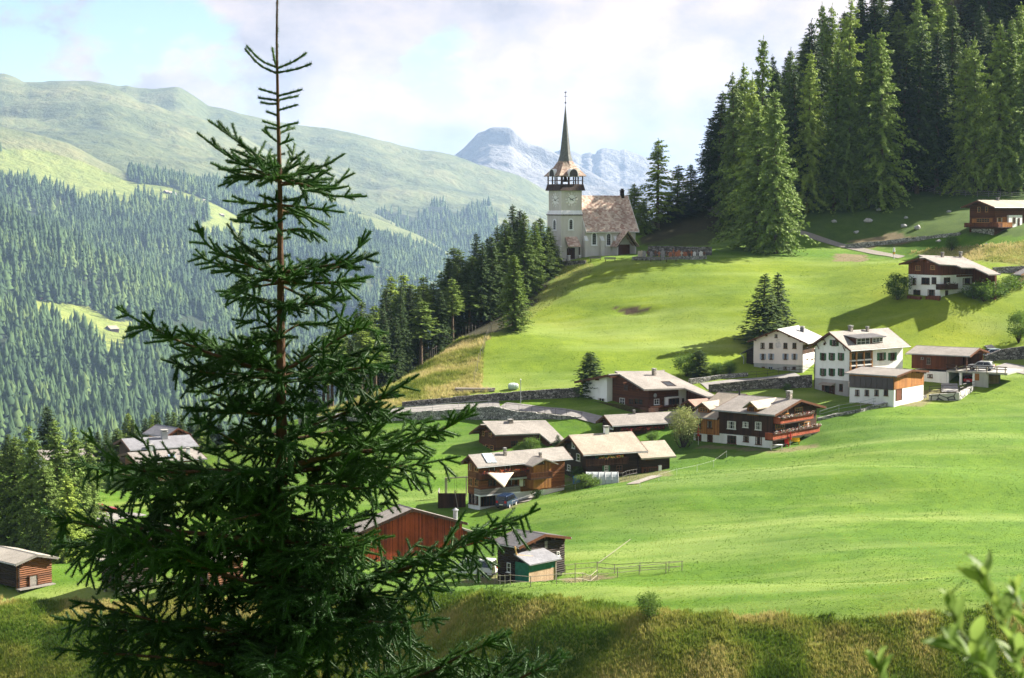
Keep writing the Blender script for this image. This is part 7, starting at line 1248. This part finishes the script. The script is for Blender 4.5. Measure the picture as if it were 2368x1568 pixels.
# ---------------------------------------------------------------- the great spruce before the viewer
TY = 13.0; rng = np.random.default_rng(21)
def tp(px, py, dy=0.0): return np.array(at0(px, py, TY)) + np.array([0, dy, 0]) if not dy else np.array(at0(px, py, TY + dy))
PX = TY / F
M_NEED = foliage('great_spruce_needles', (.027, .075, .016), .4, .3, .5); M_RBARK = barkmat('red_brown_bark', (.085, .045, .025)); M_TW = barkmat('twig_bark', (.10, .055, .03))
NV, BR, SH = [], [], []
def shoot(p0, p1, p2=None, nl=.027, dn=1000, r=.0095):
    """one needled shoot from p0 to p1"""
    L_ = np.linalg.norm(p1 - p0)
    if L_ < .01: return
    n = int(L_ * dn); u = rng.random(n); ax = (p1 - p0) / L_; mid = (p0 + p1) / 2 + (0 if p2 is None else p2); c = ((1 - u) ** 2)[:, None] * p0 + (2 * u * (1 - u))[:, None] * mid + (u ** 2)[:, None] * p1
    a = rng.uniform(0, 6.283, n); ref = np.array([0, 0, 1.]) if abs(ax[2]) < .9 else np.array([1., 0, 0]); s = np.cross(ax, ref); s /= np.linalg.norm(s); t = np.cross(s, ax); rad = np.cos(a)[:, None] * s + np.sin(a)[:, None] * t
    f = rng.uniform(.35, 1.0, (n, 1)); d = nrm(rad + ax * f + np.array([0, 0, .25])); l = nl * rng.uniform(.7, 1.2, n) * np.where(u > .93, .8, 1); w_ = nrm(np.cross(d, rng.normal(size=(n, 3)))) * .0021
    NV.append(np.stack([c - w_, c + w_, c + d * l[:, None]], 1).reshape(-1, 3)); SH.append((np.stack([p0, mid * .5 + (p0 + p1) * .25, p1]), np.array([r, r * .9, r * .6])))
def bezier(p, n): 
    p = np.asarray(p, float); t = np.linspace(0, len(p) - 1.001, n); return np.stack([catmull(list(p), q) for q in t])
def branchlet(o, d, l, hang, depth):
    d = nrm(d); k = max(1, int(l / .085)); p = o.copy(); dd = d.copy(); seg = l / k; pts = [p.copy()]
    for i in range(k):
        dd = nrm(dd + np.array([0, 0, -1]) * hang * .22 + rng.normal(0, .05, 3)); q = p + dd * seg; shoot(p, q); pts.append(q.copy())
        if depth > 0 and i < k:
            for sg in (-1, 1):
                if l - (i + 1) * seg > .05 and rng.random() < .85:
                    s = np.cross(dd, [0, 0, 1.]); s = nrm(s + 1e-6); roll = rng.normal(0, .5); side = s * np.cos(roll) * sg + np.array([0, 0, 1]) * np.sin(roll); rem = l - (i + rng.random()) * seg
                    if rem > .03: branchlet(p + dd * seg * rng.random(), dd * .75 + side * .8, min(rem * .62, .2) * rng.uniform(.7, 1.2) + .03, hang, depth - 1)
        p = q
def build_branch(pts, parent, hang=.2, r0=None, bare=.22, fan=.55, lmax=.5):
    global NV, BR, SH
    NV, BR, SH = [], [], []; P_ = np.asarray(pts, float); L_ = np.linalg.norm(np.diff(P_, axis=0), axis=1).sum(); n = max(5, int(L_ / .045)); A_ = bezier(P_, n); r0 = r0 or .004 + .011 * L_
    BR.append((A_, np.linspace(r0, .003, n))); i = 0; sg = 1
    for i in range(1, n):
        u = i / n; d = nrm(A_[i] - A_[i - 1]); rem = L_ * (1 - u)
        if u > .3 or L_ < .5: shoot(A_[i - 1], A_[i], dn=760 if u > .7 else 460)
        if u < bare * min(1, L_) and rng.random() < .6: continue
        if rem < min(.13, .45 * L_): continue
        if fan <= 0: continue
        node = (rem / .17) % 1 < .3
        for _ in range(3 if node else (1 if rng.random() < .55 else 0)):
            sg = -sg; s = np.cross(d, [0, 0, 1.]); s = nrm(s + 1e-6); roll = rng.normal(0, .65); side = s * np.cos(roll) * sg + np.array([0, 0, 1.]) * (np.sin(roll) * .8 + .12)
            l = min(rem * fan + .04, lmax) * rng.uniform(.6, 1.15)
            branchlet(A_[i], d * (.85 if rem < .4 else .6) + side, l, hang * (1.0 if l > .12 else .4), 1 if l > .13 else 0)
        if hang > .28 and rng.random() < .5 * hang * 2: branchlet(A_[i], d * .3 + np.array([0, 0, -1.]) + rng.normal(0, .3, 3), min(rem * .5 + .08, .4) * rng.uniform(.5, 1.1), hang, 1)
    V = np.concatenate(NV) if NV else np.zeros((0, 3)); TV, TF = tubes(BR, 5); SV, SF = tubes(SH, 4); o = P_[0]
    ob = npmesh('branch', np.concatenate([V, TV, SV]) - ROOT, [np.arange(len(V)).reshape(-1, 3), TF + len(V), SF + len(V) + len(TV)], [M_NEED, M_TW], np.concatenate([np.zeros(len(V) // 3), np.ones(len(TF)), np.zeros(len(SF))])); ob.parent = parent; return ob
tk = [(641,-40),(641,0),(640,80),(641,160),(644,300),(647,420),(648,560),(649,700),(650,860),(651,1010),(649,1200),(646,1400),(644,1568),(642,1800),(642,2600)]; trk = np.array([tp(x, y) for x, y in tk]); trk[-1] = trk[-2] + np.array([0, 0, -1.2]) * 3.2; gzb = float(hz(trk[-1][0], trk[-1][1])); trk[-1][2] = min(trk[-1][2], gzb - .2); ROOT = np.array([trk[-1][0], trk[-1][1], gzb])
GS_ = empty('spruce_tree', Vector(ROOT), 'great dark spruce close to the viewer, its bare leader reaching the picture top', 'tree')
rad = np.interp([y for x, y in tk], [-40, 0, 160, 420, 700, 1010, 1400, 1568, 2600], [.5, 2, 3, 5.5, 8.5, 13, 21, 25, 40]) * PX; TV, TF = tubes([(bezier(trk - ROOT, 60), np.interp(np.linspace(0, 14, 60), np.arange(15), rad))], 12); npmesh('trunk', TV, TF, [M_RBARK], smooth=True, parent=GS_)
NV, BR, SH = [], [], []
for a, b_ in zip(range(-38, 158, 14), range(-24, 172, 14)): shoot(tp(641, a), tp(641, b_), nl=.019, dn=950, r=.006)
V = np.concatenate(NV); npmesh('leader_needles', V - ROOT, np.arange(len(V)).reshape(-1, 3), [M_NEED], parent=GS_)
tx = lambda y: float(np.interp(y, [b_ for a, b_ in tk], [a for a, b_ in tk]))
# limbs read off the photograph: (trunk height, way points to the tip, depth of the tip, hang)
limbs = [(170,[(600,150),(566,112)],-.05,0),(156,[(604,140),(570,106)],.1,0),(158,[(680,142),(709,122)],.08,0),(168,[(685,160),(721,147)],-.06,0),(160,[(634,135),(630,110)],.15,0),
 (218,[(615,210),(598,205)],.05,0),(232,[(612,228),(597,226)],-.05,0),(240,[(620,240),(603,236)],.1,0),(222,[(670,215),(699,207)],-.05,0),(232,[(668,226),(690,222)],.08,0),(255,[(668,248),(689,242)],0,0),(268,[(628,262),(616,258)],.1,0),(292,[(625,285),(607,280)],-.08,0),(300,[(630,296),(612,295)],.08,0),(296,[(668,288),(690,284)],-.06,0),(310,[(665,300),(682,296)],.1,0),(330,[(628,318),(606,300)],.1,0),(335,[(662,325),(668,312)],-.1,0),
 (412,[(600,396),(530,362),(455,306)],-.15,.05),(400,[(610,372),(560,332),(481,278)],.25,.05),(418,[(560,398),(505,390)],.5,.1),(410,[(690,400),(745,385),(798,355)],.2,.1),(424,[(700,420),(760,440),(808,392)],.4,.15),(428,[(700,426),(765,452),(848,454)],-.25,.15),(415,[(670,385),(682,332)],.3,.05),
 (478,[(590,470),(515,464)],-.2,.2),(470,[(600,480),(550,508)],.4,.2),(474,[(710,480),(796,491)],-.2,.2),(486,[(700,500),(762,520)],.35,.25),(530,[(590,515),(540,512)],-.3,.2),(535,[(700,530),(745,548)],-.3,.2),
 (640,[(580,615),(490,575),(451,517)],-.25,.12),(652,[(570,640),(500,610),(446,588)],.15,.2),(655,[(580,665),(510,685)],-.45,.3),(638,[(580,580),(533,535)],.4,.1),(630,[(720,620),(800,600),(858,535)],-.2,.15),(640,[(730,630),(810,610),(876,584)],.3,.2),(652,[(730,655),(800,650),(852,640)],-.4,.25),(660,[(720,690),(800,695)],.5,.3),
 (712,[(590,690),(520,690)],.3,.25),(720,[(720,700),(812,690)],-.2,.25),(780,[(600,740),(545,760)],-.4,.25),(775,[(710,745),(790,765)],.35,.25),(790,[(590,790),(550,830)],.4,.3),
 (868,[(560,842),(440,800),(345,755),(268,711)],-.3,.15),(860,[(560,820),(470,790),(430,760)],.45,.15),(880,[(560,868),(470,860),(372,830)],-.6,.3),(862,[(740,810),(830,760),(884,775)],-.3,.2),(872,[(740,845),(830,815),(892,800)],.4,.2),(885,[(740,870),(840,850),(895,855)],-.7,.3),
 (950,[(560,930),(480,905),(432,880)],.4,.25),(960,[(560,955),(480,950),(430,940)],-.5,.35),(1015,[(760,970),(870,925),(968,866)],-.3,.2),(1020,[(760,1000),(870,975),(950,950)],.5,.25),
 (1085,[(780,1050),(920,1035),(1030,990),(1098,946)],-.4,.25),(1095,[(780,1080),(920,1080),(1065,1055)],.5,.35),(1060,[(560,1030),(490,990),(448,965)],-.5,.25),(1105,[(520,1088),(400,1092),(290,1078),(186,995)],-.3,.3),(1140,[(540,1130),(400,1118),(280,1096),(168,1066)],.4,.4),(1140,[(760,1120),(840,1130),(930,1110)],-.7,.4),
 (1180,[(540,1160),(400,1150),(300,1130)],.6,.4),(1262,[(520,1240),(350,1225),(200,1215),(92,1176)],-.3,.35),(1270,[(520,1265),(350,1265),(220,1262),(130,1250)],.5,.45),(1240,[(740,1235),(820,1200),(910,1150)],.5,.35),(1250,[(740,1260),(810,1265),(890,1240)],-.8,.45),
 (1360,[(520,1330),(400,1280),(310,1250),(240,1222)],-.6,.3),(1400,[(780,1360),(950,1310),(1120,1235),(1250,1176)],-.35,.3),(1390,[(780,1390),(930,1380),(1095,1300)],.5,.4),(1380,[(520,1360),(380,1350),(270,1350)],.5,.45),(1420,[(780,1430),(900,1440),(1020,1430)],-.9,.5),
 (1490,[(520,1460),(380,1440),(260,1410),(160,1388)],-.4,.35),(1500,[(520,1490),(360,1470),(230,1450),(128,1428)],.4,.45),(1510,[(780,1490),(900,1490),(1000,1500)],.6,.5),(1560,[(520,1540),(360,1520),(230,1510),(124,1500)],-.5,.4),(1600,[(780,1590),(950,1570),(1080,1510),(1185,1462)],-.4,.3),(1650,[(900,1640),(1100,1620),(1220,1560),(1306,1514)],-.5,.25),(1580,[(540,1570),(440,1590),(330,1600)],-.9,.5)]
for y0, way, dp, hg in limbs:
    pts = [tp(tx(y0), y0)] + [tp(x, y, dp * (k + 1) / len(way)) for k, (x, y) in enumerate(way)]; L_ = np.linalg.norm(np.diff(pts, axis=0), axis=1).sum(); build_branch(pts, GS_, hg, bare=.25, fan=0 if y0 < 300 else .42 if y0 < 500 else .44, lmax=.26 if y0 < 760 else .5)
# limbs that run towards and away from the viewer
for y0, r_, up, hg in ((405,150,.35,.1),(475,120,.15,.2),(560,110,.15,.2),(645,170,.2,.25),(715,150,.1,.3),(780,170,.1,.3),(870,240,.15,.3),(950,240,.05,.35),(1020,280,.05,.4),(1090,330,.05,.45),(1180,360,0,.5),(1265,390,0,.5),(1340,400,0,.5),(1400,420,0,.5),(1480,440,0,.5),(1560,440,0,.5)):
    k = 2 if y0 > 1150 else 1
    for sgn in (-1, 1):
        for j in range(k):
            a = sgn * (math.pi / 2) + rng.uniform(-.75, .75); rr_ = r_ * PX * rng.uniform(.6, .95); o = tp(tx(y0), y0 + rng.uniform(-12, 12)); d = np.array([math.cos(a), math.sin(a), 0]); pts = [o, o + d * rr_ * .45 + [0, 0, rr_ * up * .3], o + d * rr_ + [0, 0, rr_ * up]]; build_branch(pts, GS_, hg, bare=.2, fan=.42, lmax=.42)
print('spruce branches', len([c for c in GS_.children]), 'tris', sum(len(c.data.polygons) for c in GS_.children))
# ---------------------------------------------------------------- willow shoots beside the viewer
WY = 2.7; M_WIL = foliage('willow_leaf', (.16, .24, .06), .3, .45, .5); M_WSTEM = plain('willow_stem', (.14, .16, .05), .6)
wl = tp(2260, 1900) * 0 + np.array(at0(2260, 1760, WY)); e = empty('willow_shrub', Vector(wl), 'blurred willow shoots with pale green leaves close to the viewer in the corner', 'shrub'); lm = []
for v_ in range(3):
    n = 9; L_, W_ = .042 + .009 * v_, .0085; V = []; 
    for i in range(n):
        u = i / (n - 1); w_ = W_ * math.sin(math.pi * min(1, u * .93 + .05)) ** .8; z = .006 * math.sin(u * 2.5) - .012 * u * u * v_ * .5; V += [(u * L_, -w_, z + .003), (u * L_, 0, z), (u * L_, w_, z + .003)]
    f = []
    for i in range(n - 1): f += [(3 * i, 3 * i + 3, 3 * i + 4, 3 * i + 1), (3 * i + 1, 3 * i + 4, 3 * i + 5, 3 * i + 2)]
    o = npmesh('leaf', np.array(V), np.array(f), [M_WIL], smooth=True); lm.append(o.data); bpy.data.objects.remove(o)
rr = random.Random(8)
for way in ([(2330,1720),(2300,1600),(2245,1500),(2205,1430),(2196,1395)],[(2380,1650),(2360,1560),(2330,1470),(2300,1390),(2268,1330)],[(2060,1720),(2045,1620),(2036,1568),(2028,1540)],[(2420,1600),(2390,1500),(2362,1420),(2345,1370)],[(2340,1640),(2290,1560),(2240,1520),(2190,1500)]):
    dy = rr.uniform(-.25, .35); P_ = bezier([np.array(at0(x, y, WY + dy)) for x, y in way], 26); TV, TF = tubes([(P_ - wl, np.linspace(.0032, .001, 26))], 6); npmesh('stem', TV, TF, [M_WSTEM], smooth=True, parent=e)
    for i in range(4, 26):
        for s_ in range(2 if i < 24 else 3):
            if rr.random() < .48: continue
            d = nrm(P_[i] - P_[i - 1]); a = rr.uniform(0, 6.28); sd_ = np.array([math.cos(a), math.sin(a) * .7, rr.uniform(-.2, .5)]); dr_ = Vector(nrm(d * .7 + sd_ * .75 + [0, 0, .2])); lo = bpy.data.objects.new('leaf', rr.choice(lm)); C.objects.link(lo); lo.parent = e; lo.location = P_[i] - wl; q_ = dr_.to_track_quat('X', 'Z'); lo.rotation_euler = (q_ @ __import__('mathutils').Quaternion((1, 0, 0), rr.uniform(-1.2, 1.2))).to_euler(); k = rr.uniform(.55, 1.15) * (1 if i < 22 else .75); lo.scale = (k, k, k)
HAZE = True
# ---------------------------------------------------------------- daylight
SUN_AZ, SUN_EL = R(25), R(33)      # azimuth measured from +X (right) towards +Y (away)
sd = Vector((math.cos(SUN_EL) * math.cos(SUN_AZ), math.cos(SUN_EL) * math.sin(SUN_AZ), math.sin(SUN_EL)))
sl_ = bpy.data.lights.new('sun', 'SUN'); sl_.energy = 4.9; sl_.angle = R(.5); sl_.color = (1, .93, .8)
so = bpy.data.objects.new('sun', sl_); C.objects.link(so); so.rotation_euler = sd.to_track_quat('Z', 'Y').to_euler(); so.location = sd * 600
w = bpy.data.worlds.new('World'); bpy.context.scene.world = w; w.use_nodes = True
t = w.node_tree; N = t.nodes; L = t.links; N.clear()
def wn(typ, **kw):
    n = N.new('ShaderNode' + typ)
    for k, v in kw.items():
        if k.startswith('i_'):
            key = k[2:]; key = int(key) if key.isdigit() else key
            if isinstance(v, bpy.types.NodeSocket): L.new(v, n.inputs[key])
            else: n.inputs[key].default_value = v
        else: setattr(n, k, v)
    return n
sky = wn('TexSky', sky_type='NISHITA', sun_disc=False, sun_elevation=SUN_EL, sun_rotation=math.pi / 2 - SUN_AZ, altitude=1600, air_density=1.0, dust_density=.6, ozone_density=1.5)
tc = wn('TexCoord').outputs['Generated']
def wm(op, a, b=0.0, clamp=False):
    return wn('Math', operation=op, use_clamp=clamp, i_0=a, i_1=b).outputs[0]
def cloudnoise(scale, detail, stretch, off=0.0):
    m = wn('Mapping', i_0=tc); m.inputs['Scale'].default_value = (1, 1, stretch); m.inputs['Location'].default_value = (off, off * .7, off * .3)
    return wn('TexNoise', i_0=m.outputs[0], i_Scale=scale, i_Detail=detail, i_Roughness=.58).outputs[0]
cov = cloudnoise(17, 8, 1.7, 3.1); puff = cloudnoise(16, 8, 1.5, 11.7); soft_ = cloudnoise(4.2, 4, 2.2, 5.3)
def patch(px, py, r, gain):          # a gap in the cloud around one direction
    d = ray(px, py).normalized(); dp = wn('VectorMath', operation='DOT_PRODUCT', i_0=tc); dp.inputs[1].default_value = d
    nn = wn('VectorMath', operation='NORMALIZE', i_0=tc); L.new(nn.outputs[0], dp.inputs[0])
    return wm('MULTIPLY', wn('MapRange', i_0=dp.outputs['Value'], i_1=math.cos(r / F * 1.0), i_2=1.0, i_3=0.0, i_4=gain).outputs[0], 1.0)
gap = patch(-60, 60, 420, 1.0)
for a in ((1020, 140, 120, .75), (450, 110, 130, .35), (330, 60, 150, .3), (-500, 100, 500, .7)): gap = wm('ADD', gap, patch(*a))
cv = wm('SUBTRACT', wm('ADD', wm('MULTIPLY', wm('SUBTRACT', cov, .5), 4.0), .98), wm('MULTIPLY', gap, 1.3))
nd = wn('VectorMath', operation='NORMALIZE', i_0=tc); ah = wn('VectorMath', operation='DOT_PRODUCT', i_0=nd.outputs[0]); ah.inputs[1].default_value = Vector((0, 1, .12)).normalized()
clear = wn('MapRange', i_0=ah.outputs['Value'], i_1=.80, i_2=.35, i_3=0.0, i_4=.55).outputs[0]  # cloud thinned overhead and behind the view, added to lower the ambient light
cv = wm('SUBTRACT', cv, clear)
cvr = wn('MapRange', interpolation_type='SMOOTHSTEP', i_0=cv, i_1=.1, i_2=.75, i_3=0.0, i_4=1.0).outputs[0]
ramp = wn('ValToRGB', i_0=wm('ADD', wm('MULTIPLY', puff, .55), wm('MULTIPLY', soft_, .45)))
e = ramp.color_ramp.elements; e[0].position = .38; e[0].color = (.48, .47, .56, 1); e[1].position = .58; e[1].color = (1.25, 1.04, .96, 1); q = e.new(.48); q.color = (.86, .79, .82, 1)
CLOUD = .24
cl = wn('Background', i_0=ramp.outputs[0], i_1=CLOUD)
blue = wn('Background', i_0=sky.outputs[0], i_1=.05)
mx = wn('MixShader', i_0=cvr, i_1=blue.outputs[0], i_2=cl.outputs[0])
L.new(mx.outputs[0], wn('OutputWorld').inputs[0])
# ---------------------------------------------------------------- the air
hv = bpy.data.materials.new('air'); hv.use_nodes = True; ht = hv.node_tree; ht.nodes.clear()
pv = ht.nodes.new('ShaderNodeVolumePrincipled'); pv.inputs['Density'].default_value = 3.5e-5; pv.inputs['Color'].default_value = (.45, .64, .98, 1); pv.inputs['Anisotropy'].default_value = .2
ht.links.new(pv.outputs[0], ht.nodes.new('ShaderNodeOutputMaterial').inputs['Volume'])
x0, x1, y0, y1, z0, z1 = -17500, 17500, -160, 25400, -841.5, 900
hb = [(x, y, z) for z in (z0, z1) for y in (y0, y1) for x in (x0, x1)]
if HAZE: tag(npmesh('haze', hb, np.array([[0, 2, 3, 1], [4, 5, 7, 6], [0, 1, 5, 4], [2, 6, 7, 3], [0, 4, 6, 2], [1, 3, 7, 5]]), [hv]), kind='stuff')
# ---------------------------------------------------------------- exposure
sc_ = bpy.context.scene
sc_.view_settings.view_transform = 'Standard'; sc_.view_settings.look = 'None'; sc_.view_settings.exposure = 1.86; sc_.view_settings.gamma = 1
sc_.cycles.use_denoising = True; sc_.cycles.max_bounces = 6; sc_.cycles.diffuse_bounces = 3; sc_.cycles.volume_bounces = 1; sc_.cycles.transparent_max_bounces = 8
sc_.cycles.sample_clamp_indirect = 6
